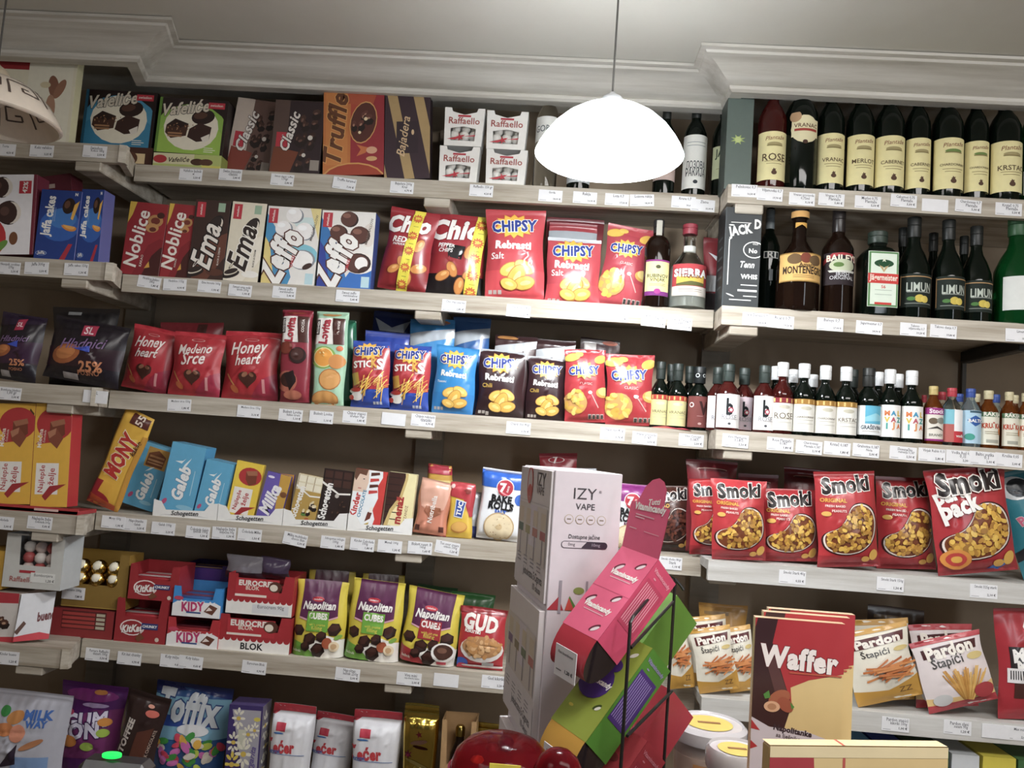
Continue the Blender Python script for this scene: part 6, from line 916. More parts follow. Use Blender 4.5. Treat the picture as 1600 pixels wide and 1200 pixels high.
for t in ((6, 234, 'L', 'Torta', '', '4,50 €', B1+'under the unlit lamp', 0), (65, 236, 'L', 'Keks vafelice', '', '2,25 €', B1+'under the tall cream box', 0), (148, 237, 'L', 'Swisslion', 'Kokos 180g', '2,50 €', B1+'at the end of the left section', 1),
    (298, 273, 'M', 'Vafelice lješnik', 'M', '2,50 €', B1+'under the green wafer box', 1), (360, 273, 'M', 'Swiss biscuits', 'classic', '2,80 €', B1+'under the beige ring biscuit box', 1), (441, 281, 'M', 'Sweet classic coffee', '170gr', '2,80 €', B1+'under the dark ring biscuit box', 2), (538, 287, 'M', 'Truffle karamel', '', '7,00 €', B1+'under the orange praline box', 6), (628, 293, 'M', 'Bajadera 200g', 'Kraš', '6,70 €', B1+'under the striped praline box', 1), (752, 298, 'M', 'Raffaello 150 gr', '', '4,20 €', B1+'under the small white praline boxes', 1),
    (860, 306, 'M', 'Gorda', '', '18,00 €', B1+'left of the lit lamp, below its rim', 1), (914, 309, 'M', 'Rakija', '', '16,00 €', B1+'directly below the lit lamp', 1), (964, 312, 'M', 'Loza 0,7', '', '17,50 €', B1+'below the lamp, second of its pair', 1), (1003, 313, 'M', 'Lozova rakija', '', '18,30 €', B1+'below the right rim of the lit lamp', -3), (1068, 316, 'M', 'Kruna 0,7', '', '20,60 €', B1+'under the Cyrillic bottle', 1), (1098, 321, 'M', 'Zlatna', '', '22,00 €', B1+'at the right end of the middle section', 2),
    (1163, 298, 'R', 'Pelinkovac 0,7', '', '16,50 €', B1+'under the grey bottle carton', 0), (1203, 304, 'R', 'Viljamovka 0,7', '', '17,70 €', B1+'under the purple-red wine bottle', 2), (1253, 311, 'R', 'Vranac procorde', '0,75ml', '9,10 €', B1+'under the round-label bottle', 1), (1299, 312, 'R', 'Vranac 0,75', 'Plantaže', '5,80 €', B1+'under the first cream label wine', 2), (1356, 316, 'R', 'Merlot 0,75', 'Plantaže', '5,50 €', B1+'under the MERLOT bottle', 1), (1412, 314, 'R', 'Cabernet 0,75', 'Plantaže', '5,50 €', B1+'under the CABERNET bottles', 2), (1461, 321, 'R', '', '', '', B1+'left blank, between CABERNET and CHARDONNAY', 1), (1513, 322, 'R', 'Chardonnay 0,7', 'Plantaže', '5,30 €', B1+'under the CHARDONNAY bottles', 3), (1576, 327, 'R', 'Krstač 0,75', 'Plantaže', '5,50 €', B1+'under the KRSTAC bottle', 1),
    (13, 419, 'L', 'Nesquik cookies', '270g', '2,50 €', B2+'under the white cookie box', 0), (57, 419, 'L', 'Jaffa 300g', '', '2,50 €', B2+'under the maroon box edge', -2), (119, 421, 'L', 'Jaffa cakes 150g', '', '1,30 €', B2+'under the smaller blue biscuit box', -1),
    (233, 441, 'M', 'Noblice kakao', '285g', '1,80 €', B2+'under the wide red biscuit box', 6), (273, 445, 'M', 'Noblice 115g', '', '0,90 €', B2+'under the narrow red biscuit box', -1), (327, 448, 'M', 'Ema biscuits 160g', '', '1,90 €', B2+'under the dark sandwich biscuit box', 2), (375, 454, 'M', 'Sweet ema milk', 'krem 200g', '1,90 €', B2+'under the cream sandwich biscuit box', 2), (444, 457, 'M', 'Sweet zeffo', 'marshmallow', '2,40 €', B2+'under the pale blue cake box', 1), (543, 463, 'M', 'Sweet zeffo', 'marshmallow', '2,40 €', B2+'under the brown and blue cake box', 1), (709, 478, 'M', 'Chio chips paprika', '', '2,80 €', B2+'under the black and red crisp bag', 2), (810, 486, 'M', 'Chipsy slani 140g', '', '2,20 €', B2+'under the largest light red crisp bag', 2), (962, 493, 'M', 'Chipsy slani 90g', '', '1,50 €', B2+'under the leaning light red crisp bag', 2), (1021, 501, 'M', 'Rubinov vinjak', '0,7l', '10,20 €', B2+'under the brandy bottle', 3), (1062, 506, 'M', 'Sierra Tequila', 'silver 0,70', '20,50 €', B2+'under the tequila bottle', 2),
    (1180, 499, 'R', 'Jack Daniels 0,7', '', '34,00 €', B2+'under the black whiskey carton', 1), (1220, 503, 'R', 'Ricard 0,7l', '', '19,50 €', B2+'under the slim black bottle', 2), (1297, 507, 'R', 'Baileys 0,7', '', '27,00 €', B2+'under the arched red label bottle', 1), (1358, 512, 'R', 'Jägermeister 0,7', '', '24,90 €', B2+'under the square green bottle', 2), (1427, 515, 'R', 'Takovo', 'viljamovka 0,7', '19,20 €', B2+'under the first tall green liqueur bottle', 1), (1474, 518, 'R', 'Takovo dunja 0,7', '', '19,80 €', B2+'under the middle tall green liqueur bottle', 2), (1592, 524, 'R', 'Limun', '', '15,00 €', B2+'at the right edge of the photo', 0),
    (14, 615, 'L', 'Bombone hladnici', '1,00 gr', '2,00 €', B3+'under the dark violet sweets bag', 1), (149, 620, 'L', 'L', '', '', B3+'nearly blank, under the black sweets bag', 1), (280, 633, 'M', 'Medeno srce 150g', '', '1,80 €', B3+'under the first red heart bags', -2), (389, 643, 'M', 'Medeno Srce 150g', '', '3,10 €', B3+'under the rightmost heart bag', 1), (454, 649, 'M', 'Biskvit Lovita', 'kakao krem', '1,10 €', B3+'under the cocoa biscuit pack', 1), (502, 652, 'M', 'Biskvit Lovita', '', '1,10 €', B3+'under the mint green biscuit pack', 1), (554, 652, 'M', 'Chipsy stapici', 'krumpir 90gr', '1,40 €', B3+'under the left potato stick bag', 1), (615, 655, 'M', '', '', '', B3+'left blank, under potato sticks', 2), (661, 657, 'M', 'Chipsy rebrasti', 'tzatziki', '0,70 €', B3+'under the sky blue crisp bag', 2), (810, 669, 'M', 'Chipsy chili 40gr', '', '0,70 €', B3+'under the chilli crisp bags', 1), (957, 678, 'M', 'Chipsy slani 40 gr', '', '0,70 €', B3+'under the left classic red crisp bag', 1), (1007, 685, 'M', 'Vranac procorde', '0,187', '2,50 €', B3+'under the right classic red crisp bag', 2),
    (1080, 688, 'M', 'Vino Concept', '0,187l', '2,50 €', B3+'under the brown label miniature', 1), (1149, 689, 'R', 'Vino Harmonia', '0,187l', '2,50 €', B3+'under the rosé miniatures', 2), (1219, 694, 'R', 'Rose Plantaže', '0,187', '1,80 €', B3+'under the rosy white-capped miniature', 1), (1264, 699, 'R', 'Chardonnay', 'Plantaže 0,187', '2,10 €', B3+'under the first gold-banded miniature', 2), (1308, 701, 'R', 'Krstač 0,187', '', '1,80 €', B3+'under the last gold-banded miniature', 2), (1353, 704, 'R', 'Graševina 0,187', 'Nota', '2,00 €', B3+'under the sea-blue label miniature', 2), (1411, 708, 'R', 'Slovenačka', 'malvazija 0,187', '2,50 €', B3+'under the geometric label miniatures', 2), (1456, 711, 'R', 'Vinjak Rubin 0,1l', '', '2,80 €', B3+'under the purple label miniature', 1), (1499, 714, 'R', 'Vodka Red 0,1', '0,1l', '2,30 €', B3+'under the red-capped vodka miniature', 1), (1536, 716, 'R', 'Baltic votka', '0,1', '2,00 €', B3+'under the blue-capped vodka miniature', 1), (1576, 719, 'R', 'Kruška 0,05', '', '2,00 €', B3+'under the amber miniatures', 2),
    (2, 817, 'L', 'Čokolada', '', '2,00 €', B4+'at the very left edge', 1), (62, 817, 'L', 'Najlepše želje', 'čokolada 300g', '5,00 €', B4+'under the tall yellow boxes', 1), (177, 816, 'M', 'Mony 150g', '', '1,90 €', B4+'under the long yellow wafer bar', 1), (210, 820, 'M', 'Napolitanke', 'Galeb', '2,20 €', B4+'under the first light blue pack', 1), (255, 826, 'M', 'Galeb 100g', '', '2,20 €', B4+'under the tallest light blue pack', 1), (309, 832, 'M', 'Čokolada Galeb', 'lješnik 100g', '1,30 €', B4+'under the smallest light blue pack', 1), (350, 833, 'M', 'Najlepše želje', 'mliječna 90g', '1,30 €', B4+'under the small yellow chocolate', -1), (390, 836, 'M', 'Čokolada Milka', '', '1,50 €', B4+'under the lilac chocolate bar', 1),
    (461, 843, 'M', 'Milka multikeks', 'choco thin', '2,30 €', B4+'tilted, under the gold chocolate bar', 8), (520, 848, 'M', 'Schogetten trilogie', '100g', '1,40 €', B4+'under the black chocolate bar', 2), (566, 851, 'M', 'Kinder čokolada', '100g', '1,80 €', B4+'under the red and white chocolate box', 2), (609, 854, 'M', 'Menaž 100g', '', '1,30 €', B4+'under the cream chocolate bar', 1), (656, 856, 'M', 'Biskvit roast. B', '165g', '1,60 €', B4+'under the salmon pink biscuit pack', 0), (699, 856, 'M', 'Tuc sour cream', 'onion 100g', '1,20 €', B4+'under the yellow and red cracker pack', 6), (1046, 880, 'M', 'Smoki choko 80gr', 'Stark', '1,10 €', B4+'under the brown peanut puff bag', 1),
    (1238, 902, 'R', 'Smoki Stark 40g', '', '0,55 €', B4+'under the smaller red peanut puff bags', 1), (1391, 913, 'R', 'Smoki Stark 150g', '', '1,30 €', B4+'under the big red peanut puff bags', 1), (1537, 924, 'R', 'Smoki 325g stark', '', '2,10 €', B4+'under the party pack', 0),
    (10, 1028, 'L', 'Kinder bueno', '', '1,20 €', B5+'at the left edge of the photo', 0), (152, 1023, 'M', 'Ferrero Raffaello', 'dezert 100g', '5,50 €', B5+'under the dark red chocolate stick box', 1), (202, 1029, 'M', 'Kit kat chunky', '', '0,70 €', B5+'under the red chocolate bar trays', 1), (269, 1033, 'M', 'Kidy mlijecni', '', '0,60 €', B5+'under the red milk bar tray', 1), (298, 1035, 'M', 'Kidy kakao', '', '0,60 €', B5+'right of its twin, under milk bars', 2), (397, 1043, 'M', 'Eurocrem Blok', '', '0,90 €', B5+'under the wavy-bordered trays', 2), (543, 1054, 'M', 'Napolitan', 'lešnik 250g', '2,00 €', B5+'under the green chocolate cube pouches', 2), (639, 1061, 'M', 'Viva mini', 'napolitanka kakao', '2,00 €', B5+'under the dark red chocolate cube pouch', 1), (697, 1063, 'M', '', '', '', B5+'left blank, under the red peanut bag', 1), (772, 1066, 'M', 'Gud kikiriki', '', '2,20 €', B5+'beside the tall white display', 1),
    (1399, 1132, 'R', 'Pardon stapici', 'kikiriki 100g', '1,00 €', B5+'under the cream pretzel stick bag', 1), (1496, 1137, 'R', 'Pardon slani', 'susam 90g', '1,20 €', B5+'under the pink pretzel stick bag', 1), (1556, 1143, 'R', '', '', '', B5+'left blank, beside the nut mix bag', 1), (1590, 1146, 'R', 'Max mix', '', '2,00 €', B5+'under the nut mix bag', 1)):
    ptag(*t)
# ======== counter in the foreground
CTZ = EYE-.62
cn = empty('shop_counter', (0, 0, 0)); tag(cn, 'shop counter in the foreground carrying the displays, its top below the frame', 'counter')
MB().box((.25, .97, CTZ-.02), (2.6, .56, .04), wood('brown_counter_top', '4a3a2c', '5c4a38', (3, 20, 20)), .003).ob('countertop', cn); MB().box((.25, .99, (CTZ-.04)/2), (2.5, .48, CTZ-.041), WOOD).ob('cabinet', cn)
# tall white vape display: corner edge at photo x 870
Dv = 1.12; cor = at(868, 735, Dv); ya = R_(14)
vr = empty('vape_display', (cor.x, cor.y, CTZ+.0006)); vr.rotation_euler = (0, 0, ya); tag(vr, 'tall white cardboard vape display tower on the counter', 'display')
HV = cor.z-CTZ; yv = lambda y: 1-(y-737)/1098/HV; WV, DV2 = .100, .20
mb = MB(); mb.box((WV/2, DV2/2, HV/2), (WV, DV2, HV), 'dcd3da', .001)
A = [T('IZY', .46, yv(771), .34, '3a3438', 0, -.005, None, 0, 0, .95), T('®', .68, yv(767), .04, '3a3438'), T('VAPE', .47, yv(791), .28, '3a3438', 0, .005)]
hv = .01/HV
for i in range(4): A += [E(.24+i*.16, yv(811), .065, 'b09a6a'), E(.24+i*.16, yv(811), .058, 'dcd3da'), R(.21+i*.16, yv(812), .27+i*.16, yv(810), '8a7a6a')]
c_ = yv(850)
A += [T('Dostupne jačine', .48, yv(838), .46, '2c2228', 0, .005, None, 0, .1, 1.2), R(.2, c_-.5*hv, .78, c_+.5*hv, '3a2a3a'), E(.2, c_, .05, '3a2a3a'), E(.78, c_, .05, '3a2a3a'), R(.2, c_-.42*hv, .45, c_+.42*hv, 'dcd3da'), E(.2, c_, .042, 'dcd3da'), P([(.44, c_-.42*hv), (.52, c_+.42*hv), (.44, c_+.42*hv)], 'dcd3da'), T('0mg', .3, c_, .1, '3a2a3a', 0, .01), T('10mg', .66, c_, .12, 'a89aa8', 0, .01),
      P([(.0, yv(950)), (.16, yv(930)), (.24, yv(950))], 'b8303e'), P([(.26, yv(950)), (.32, yv(928)), (.44, yv(948)), (.4, yv(951))], '5a8a3a'), P([(.26, yv(950)), (.31, yv(931)), (.40, yv(950))], 'd84a3e'), R(.16, yv(955), .20, yv(905), 'a09aa4'), R(.55, yv(930), .58, yv(905), 'a09aa4'), E(.45, yv(920), .08, '8a9a4a', .05)]
drape(mb, A, WV, HV, lambda x, y: ((x, -.0002, y), (0, -1, 0)), 'card', useN=False); mb.ob('display_body', vr)
def vface(z0, h, off, top):
    m = MB(); m.box((-off/2, DV2/2+.004, z0+h/2), (off, DV2, h), 'ded7d8', .0006)
    A = []
    if top: A = [T('IZY', .72, .92, .26, '4a4448', 0, .0, None, 0, 0, .8), T('VAPE', .7, .83, .24, '4a4448', 0, 0, None, 0, 0, .8), E(.36, .86, .10, 'c84a44', .15), E(.36, .87, .07, 'cfc6c8', .11), E(.37, .81, .07, 'c84a44', .05), R(0, .72, 1, .722, '8a8088')]
    vt, vb = (.70, .25) if top else (.80, .35)
    A += [R(.04, vb, .96, vt, 'd2c8c0'), R(.42, vb+.12, .66, vt, 'd6ccd6')]
    for i, c in enumerate((('4a6a5a', 'a8a06a', 'b86a5a', 'b04a4a') if top else ('7a5a8a', '8a7a5a', '6a7a5a', 'c06a60'))): u = .14+i*.24; A += [R(u-.08, vb+(vt-vb)*.45, u+.08, vb+(vt-vb)*.6, c), R(u-.015, vb+.02, u+.015, vb+(vt-vb)*.45, '8a8084'), R(u-.07, vb+(vt-vb)*.63, u+.07, vt-.04, 'd0c0a8')]
    A += [R(0, .02, 1, vb-.06, 'ded8da'), T('Jednokratna E-Cigareta', .62, .14, .62, '3a343a', 0, .02, None, 0, 0, 1.3), T('10 okusa', .78, .07, .24, '5a545a', 0, .01)]+[R(.08+i*.22, .2+j*.03, .2+i*.22, .21+j*.03, '8a828a') for i in range(4) for j in range(3)]
    drape(m, A, DV2, h, lambda x, y: ((-off-.0003, DV2-x+.004, z0+y), (-1, 0, 0)), 'card', useN=False); return m
hs = HV/3.1
for k, (z0, off) in enumerate(((HV-hs*.98, .004), (HV-hs*2.0, .009), (.002, .013))): vface(z0, hs*.97 if k else hs*.97, off, k == 0).ob('product_tray', vr)
# wire rack with slanting dispenser cartons
SX = .46; V3 = lambda *a: Vector(a)
def toW(rx, uy, fz): # camera-aligned offset -> world (metres): right, up, forward
    q = rx*CR+uy*CU+fz*CF; return Vector(q)
Av, Wv, Dd = toW(-.085, -.090, -.050), toW(-.048, .006, .068), toW(.028, -.037, .021)
O1 = at(1029, 874, 1.05)
n1 = Av.normalized(); w1 = (Wv-n1*Wv.dot(n1)).normalized(); d1 = n1.cross(w1); d1 = d1 if d1.dot(Dd) > 0 else -d1
LA, LW, LD = Av.length, .070, .052
def carton(O, la, c, cs, art, sart, label, clear, flap=None, cyl=True):
    root = empty('candy_dispenser', tuple(O+n1*la)); tag(root, label, 'dispenser'); B_ = Vector(O)+n1*la; L = lambda p: Vector(p)-B_
    P0 = Vector(O); mb = MB()
    c8 = [P0, P0+n1*la, P0+n1*la+w1*LW, P0+w1*LW]; c8 += [p+d1*LD for p in c8]; c8 = [L(p) for p in c8]
    mb.add(c8, [(4, 5, 6, 7), (3, 7, 6, 2), (0, 3, 7, 4), (1, 2, 6, 5)], c)
    # top face: lower-left corner O+n*la+w ... runs along w (left) and n
    quadpanel(mb, (c8[2], c8[1], c8[0], c8[3]), c, art, .0005)
    quadpanel(mb, (c8[1], c8[5], c8[4], c8[0]), cs, sart, .0005)
    mb.ob('carton', root)
    if cyl: # clear rounded mouth with candies
        m = MB(); ax = w1*LW*.96; c0 = L(P0+n1*(la-.005)+w1*LW*.02+d1*LD*.5); N_ = 14; vs_ = []; fs = []
        for i in range(N_+1):
            a = PI*i/N_; q = c0+(-d1*math.cos(a)*LD*.5+n1*math.sin(a)*LD*.95); vs_ += [q, q+ax]
        for i in range(N_): fs.append((2*i, 2*i+1, 2*i+3, 2*i+2))
        k = len(vs_); fs.append(tuple(range(0, k, 2))); fs.append(tuple(range(1, k, 2))[::-1]); m.add(vs_, fs[:N_], M(clear, 'gloss')); m.add(vs_, fs[N_:], M('1e1418', 'gloss')); m.ob('dispenser_mouth', root, 40)
        m = MB(); q0 = c0+n1*LD*.50-d1*LD*.42+ax*.15; q1 = q0+ax*.62; dn = (n1*.6+d1*.6).normalized()*.040; of = (n1-d1).normalized()*.010
        quadpanel(m, (q1+dn+of, q0+dn+of, q0+of, q1+of), 'e8e8ec', [T('Fini bombone', .5, .8, .7, '5a5a60', 0, .01), T('1,20 €', .7, .25, .36, '3a3a40', 0, .03), R(.1, .2, .35, .24, '7a7a80')], .001); m.ob('price_card', root)
    if flap:
        m = MB(); f0, f1 = L(P0+w1*LW), L(P0); up = toW(.020, .085, .010); pts = []; W2 = (f1-f0)
        outl = [(0, 0), (1, 0), (1.02, .75), (.86, .77), (.84, 1.02), (.74, 1.13), (.6, 1.17), (.44, 1.12), (.3, 1.0), (.16, .74), (0, .72)]
        tri = tessellate_polygon([[Vector((u, v, 0)) for u, v in outl]]); nn = W2.cross(up).normalized()
        Pp = [f0+W2*u+up*v for u, v in outl]; m.add(Pp, [tuple(t) for t in tri], c); m.add([p-nn*.001 for p in Pp], [tuple(t)[::-1] for t in tri], c)
        w_, h_ = W2.length, up.length
        drape(m, [T('Tutti', .62, .80, .3, WH, 12, .03, None, 0, .3), T('Vitamincandy', .55, .68, .8, WH, 4, .05, None, 0, .2, 1.3), R(.2, .54, .7, .56, 'e8b0bc'), R(.2, .50, .45, .52, 'e8b0bc'), R(.1, .32, .3, .335, 'e8b0bc'), R(.5, .32, .9, .33, 'e8b0bc')], w_, h_, lambda x, y: (tuple(f0+W2*(x/w_)+up*(y/h_)+nn*.0004), tuple(nn)), 'card', useN=False)
        m.ob('header_card', root)
    return root
def hole(u, v): return [E(u, v, .13, '6a1a34', .05, 40), E(u+.02, v-.01, .1, 'e8d8dc', .035, 40)]
PKA = hole(.75, .86)+hole(.3, .78)+[T('Vitamincandy', .55, .70, .7, WH, 0, .05, None, 0, .2, 1.2), R(.25, .64, .8, .65, 'e8b0bc')]+hole(.75, .45)+hole(.2, .36)+[T('Vitamincandy', .5, .29, .7, WH, 0, .05, None, 0, .2, 1.2), R(.2, .23, .75, .24, 'e8b0bc'), R(0, .5, 1, .503, 'a82a50')]+hole(.75, .1)
def sdart(c, ink, b): return [P([(.1, .28), (.9, .28), (.9, .80), (.1, .80)], b)]+[R(.14+i*.075, .32, .17+i*.075, .76, ink) for i in range(9)]+[T('Vitamincandy', .5, .9, .8, ink, 90*0, .03), E(.3, .84, .06, ink, .02)]
carton(O1, LA, 'e85c84', 'd8406c', PKA, sdart(0, 'f0a0b4', 'c83a62'), 'pink slanting candy dispenser carton with a raised header card, topmost on the rack', 'b8283c', flap=True)
O2 = at(1020, 1013, 1.05)
GRA = [E(.35, .5, .4, '4a2a80', .36), E(.5, .7, .2, '4a2a80', .14)]+[E(.75, .86, .1, 'e0e0d0', .04, 40), E(.3, .8, .1, 'c8c0e0', .035, 40), T('Vitamincandy', .4, .5, .7, WH, 0, .05, None, 0, .2, 1.2), E(.75, .3, .1, '3a4a10', .04, 40), E(.78, .29, .07, 'e0e0d0', .03, 40), E(.2, .2, .06, 'c8b82a', .03)]
carton(O2, LA*1.08, '8a9a24', '4a8a1e', GRA, sdart(0, '9a88c8', '4a2a80'), 'green and violet slanting candy dispenser carton in the middle of the rack', 'c8962a')
O3 = at(1012, 1158, 1.05)
carton(O3, LA, 'a8303a', 'b02a40', [E(.4, .7, .3, '7a2a2a', .1)], sdart(0, 'e088a0', 'a82440'), 'dark red slanting candy dispenser carton, lowest on the rack', '8a2a24', cyl=False)
# cartons on the far side of the rack
for px, py, c, lb in ((1058, 930, '5a8a24', 'dark green dispenser carton behind the pink one, showing below its right end'), (1052, 1080, 'a8283a', 'red dispenser carton behind the green and violet one')):
    O = at(px, py, 1.16); root = MB(); la = .12; c8 = [O, O+n1*la, O+n1*la+w1*LW*.5, O+w1*LW*.5]; c8 += [p+d1*LD*1.3 for p in c8]; b0 = O+n1*la
    root.add([p-b0 for p in c8], [(0, 1, 2, 3)[::-1], (4, 5, 6, 7), (0, 4, 5, 1), (3, 2, 6, 7), (0, 3, 7, 4), (1, 5, 6, 2)], c); o = root.ob('candy_dispenser'); o.location = b0; tag(o, lb, 'dispenser')
rk = empty('wire_rack', (0, 0, 0)); tag(rk, 'black wire rack holding the slanting candy cartons', 'rack')
def rack():
    m = []; pt = lambda x, y, D: at(x, y, D)
    def wire(ps, nm='wire'): MB().tube(ps, .0022, 'black' and M('1c1a1c', 'black')).ob(nm, rk)
    e = at(1000, 1100, 1.0); zb = CTZ+.001
    R1 = at(985, 972, 1.0); R2 = at(1055, 905, 1.13)
    b1 = Vector((R1.x-.004, R1.y, zb)); b2 = Vector((R2.x-.004, R2.y, zb))
    wire([b1, R1, R1+Vector((.004, .006, .006)), R2+Vector((-.012, -.01, .006)), R2, b2], 'side_frame')
    for (xa_, ya_, xb_, yb_) in ((986, 1012, 1052, 940), (980, 1150, 1050, 1080)):
        A1, A2 = at(xa_, ya_, 1.0), at(xb_, yb_, 1.13); wire([A1, A2], 'side_rail')
    wire([at(1055, 905, 1.13), at(1065, 917, 1.13), at(1068, 922, 1.13)], 'hook')
    lf = at(900, 1160, 1.17); pass
    MB().box((at(980, 1200, 1.08).x, 1.08, zb+.003), (.16, .2, .006), M('1c1a1c', 'black')).ob('base', rk)
rack()
# stacked wafer packs
def wremap(A):
    f = lambda v: .385+.636*v; out = []
    for a in A:
        a = list(a)
        if a[0] == 'p': a[1] = [(u, f(v) if v > .001 else 0) for u, v in a[1]]
        else: a[{'e': 2, 't': 3}[a[0]]] = f(a[{'e': 2, 't': 3}[a[0]]])
        out.append(tuple(a))
    return out
def waffer(w, h): return fbox(w, h, .011, 'dcbf7e', wremap([P([(0, 1), (1, 1), (1, .62), (.62, .56), (.42, .50), (.44, .38), (0, .34)], 'b4222c'), P([(.04, 1), (.26, 1), (.2, .8), (.34, .55), (.44, .38), (.36, .2), (0, .25), (0, .9)], '3a1a1e'), P([(.12, .7), (.24, .7), (.4, .44), (.3, .36)], '5a3434'), P([(0, .28), (.2, .22), (.6, .21), (.82, .17), (.94, .02), (.9, 0), (0, 0)], 'cfc4cc'), P([(0, .26), (.1, .19), (0, .2)], 'b4222c'), E(.30, .42, .13, 'a85c3c', .085, 30), E(.37, .38, .10, 'a04e34', .07, -40), E(.22, .36, .09, 'dca880', .06), E(.22, .36, .05, 'b88058', .035), P([(.12, .44), (.18, .47), (.2, .42), (.14, .41)], '4a8a34'), P([(.42, .40), (.47, .37), (.44, .35)], '4a8a34'),
    T('Waffer', .50, .70, .84, 'f0e6e2', -3, .07, '6a1a24', .02, 0, 1.15), T('Napolitanke', .46, .20, .42, '3a2a34', -7, .06), T('sa lješnikom', .44, .155, .32, '5a4a54', -7, .01), R(.28, .02, .68, .095, 'b4222c'), P([(.62, .095), (.7, .06), (.62, .03)], 'b4222c'), P([(0, .12), (.08, .08), (0, .06)], 'b4222c')]+[R(.45+.0, .52-i*.02, .98, .521-i*.02, 'c9a866') for i in range(0)])+[R(.4, .765, .98, .772, 'c05038')], side='dcc496', topc='d8b890', fin='foil', name='box')
Wy = .93; WZ = at(1240, 958, Wy).z-.26
st = MB().box((0, 0, (WZ-CTZ)/2), (.17, .07, WZ-CTZ-.0008), '8a6a4a', .001).ob('display_riser'); st.location = (at(1245, 1100, Wy).x-.01, Wy+.028, CTZ+.0004); tag(st, 'plain brown carton carrying the upright wafer packs, below the frame', 'carton')
wp = [(1165, 1308, 955+16, 0), (1178, 1316, 962, .013), (1186, 1324, 957, .026)]
for k, (a, b, yt, dy) in enumerate(wp):
    o = it('waf', 'wafer_pack', ('large wafer pack with white lettering, front one of the upright stack', 'large wafer pack edge visible second in the upright stack', 'large wafer pack edge visible third, rearmost in the upright stack')[k], 'wafer', 'M5', a, b, yt, waffer, Y=Wy, dy=dy, z=WZ)
b_ = at(1166, 1190, Wy)
for o in [o for o in COL.objects if o.name.startswith('wafer_pack') and o.get('label', '').startswith('large')]:
    pass
mb = MB()
for zz in (.69,): pass
A0 = at(1203, 1166, .80); A1 = at(1480, 1206, .84); hw_ = A0.z-CTZ; dvec = Vector((A1.x-A0.x, A1.y-A0.y, 0)); wl = dvec.length
mb = MB(); mb.box((wl/2, .008, hw_/2), (wl, .016, hw_), M('c9a668', 'foil'), .002)
drape(mb, [R(0, 0, 1, 1, 'd6b87a'), P([(0, .45), (.2, .5), (.26, .8), (.24, .97), (0, .97)], 'a8202c'), P([(.12, .6), (.2, .8), (.22, .6)], 'e8e4e4'), R(.40, 0, .415, 1, 'b8443a'), R(0, .97, 1, 1, 'e0cc9c')], wl, hw_, lambda x, y: ((x, -.0003, y), (0, -1, 0)), 'foil', useN=False)
drape(mb, [R(0, 0, 1, 1, 'e0cc9c'), R(.40, 0, .415, 1, 'b8443a')], wl, .016, lambda x, y: ((x, y, hw_+.0003), (0, 0, 1)), 'foil', useN=False)
o = mb.ob('wafer_pack'); o.location = (A0.x, A0.y, CTZ+.0005); o.rotation_euler = (0, 0, math.atan2(dvec.y, dvec.x)); tag(o, 'large wafer pack standing on its long side before the upright stack', 'wafer')
# plastic tubs
def tub(px, py, wpx, D, label):
    p = at(px, py, D); r = wpx/2/FPX*D; root = empty('plastic_tub', (p.x, p.y, CTZ+.0005)); H = p.z-CTZ; tag(root, label, 'tub', 'clear plastic tubs with lids')
    MB().lathe([(r*.74, .0), (r*.8, H*.02), (r*.93, H*.9), (r*.95, H*.94)], G_PLAST, 32).ob('tub_body', root, 40)
    MB().lathe([(r*.70, .004), (r*.86, H*.78), (r*.5, H*.82), (.001, H*.80)], 'c9a286', 28).ob('contents', root, 40)
    MB().lathe([(r*.98, H*.88), (r*1.0, H*.90), (r*1.0, H*.97), (r*.9, H*1.0), (r*.86, H*.985), (.001, H*.985)], M('bdb8ba', 'gloss'), 36).ob('lid', root, 40)
    m = MB(); m.lathe([(r*.62, H*.99), (.001, H*.991)], 'c9b048', 28); m.box((0, 0, H*.992+.0004), (r*.6, r*.12, .0004), '8a5a2a'); m.ob('lid_sticker', root.children[-1])
    m = MB()
    def sf(x, y): a = (x/.06-.5)*1.2; rr = r*.93; return ((math.sin(a)*rr, -math.cos(a)*rr, y+H*.45), (math.sin(a), -math.cos(a), 0))
    drape(m, [R(0, 0, 1, 1, 'a8703a'), E(.5, .5, .25, 'e0b060', .25), R(.2, .1, .8, .25, '5a2a1a')], .06, H*.3, sf, 'paper', 6, 1, z0=.0006); m.ob('side_label', root); return root
tub(1108, 1128, 112, 1.32, 'clear plastic tub with a yellow lid sticker, the larger rear one beside the wafer packs')
tub(1152, 1168, 92, 1.14, 'clear plastic tub with a yellow lid sticker, the lower front one touching the wafer packs')
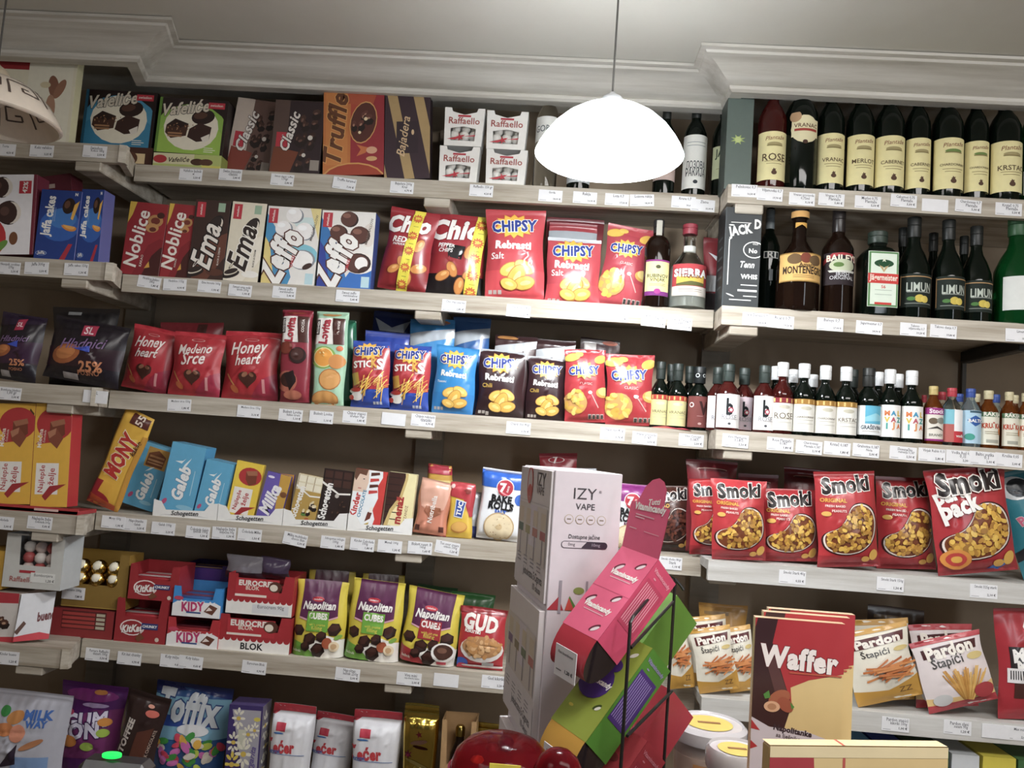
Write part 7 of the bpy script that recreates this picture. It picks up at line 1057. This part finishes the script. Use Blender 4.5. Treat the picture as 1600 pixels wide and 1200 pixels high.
# red-lidded candy jars
G_RED = glass('red_plastic', '9a2a34', .1, .85, 1.15)
def cjar(px, py, wpx, D, label, tagy=True):
    p = at(px, py, D); r = wpx/2/FPX*D; H = p.z-CTZ; root = empty('candy_jar', (p.x, p.y, CTZ+.0005)); tag(root, label, 'jar', 'red-lidded candy jars'); m = MB()
    MB().lathe([(r*.8, 0), (r*.98, H*.1), (r*1.0, H*.5), (r*.97, H-.046)], G_PLAST, 32).ob('jar_body', root, 40)
    g = random.Random(int(px)); mm = MB()
    for i in range(46): a = g.uniform(0, 6.28); q = g.uniform(0, .62)**.5*r*.95; mm.sph((q*math.cos(a), q*math.sin(a), H-.032-g.uniform(0, .07)), r*.15, g.choice(('d8602c', '3a2a6a', 'c82a3a', 'e0a030', '7a2a2a', '2a5a9a')), 8)
    mm.ob('candies', root, 60)['kind'] = 'stuff'
    MB().lathe([(r*1.02, H-.050), (r*1.02, H-.036), (r*.93, H-.020), (r*.72, H-.008), (r*.4, H-.001), (.001, H)], G_RED, 40).ob('lid', root, 50); MB().lathe([(r*1.03, H-.046), (r*1.07, H-.046), (r*1.07, H-.038), (r*1.03, H-.038)], M('7a1420', 'gloss'), 40).ob('rim', root, 40)
    if tagy:
        m = MB(); m.box((r*.1, -r*1.12, H-.022), (.034, .001, .03), 'e6d21e'); drape(m, [T('0,02€', .5, .6, .7, '5a4a10', 5, .02)], .034, .03, lambda x, y: ((r*.1-.017+x, -r*1.12-.0007, H-.037+y), (0, -1, 0)), 'paper', useN=False); m.ob('price_tag', root)
    return root
cjar(787, 1150, 152, .95, 'round candy jar with dark red lid and yellow price tag')
cjar(874, 1172, 80, .85, 'round candy jar with a dark red lid, right one in front of the white display', False)
# small black device with a green light
p = at(172, 1192, .95); dv = empty('card_terminal', (p.x, p.y, 0)); tag(dv, 'black hand-held device with a glowing green light at the bottom left', 'device')
zt_ = p.z
MB().box((0, .018, zt_-.012-.04), (.085, .036, .10), M('101014', 'black'), .008).ob('case', dv)
MB().lathe([(.0115, 0), (.0115, .003), (.001, .004)], emis('green_light', (.02, .8, .12), 1.6, '10a020'), 20).ob('light', dv)
dv.children[-1].location = (-.005, .012, zt_-.0005+.003); dv.children[-1].scale = (1, .7, 1)
MB().box((.0, .018, (zt_-.1+CTZ)/2), (.04, .03, zt_-.1-CTZ-.001), M('101014', 'black')).ob('stand', dv)
bpy.context.view_layer.update()
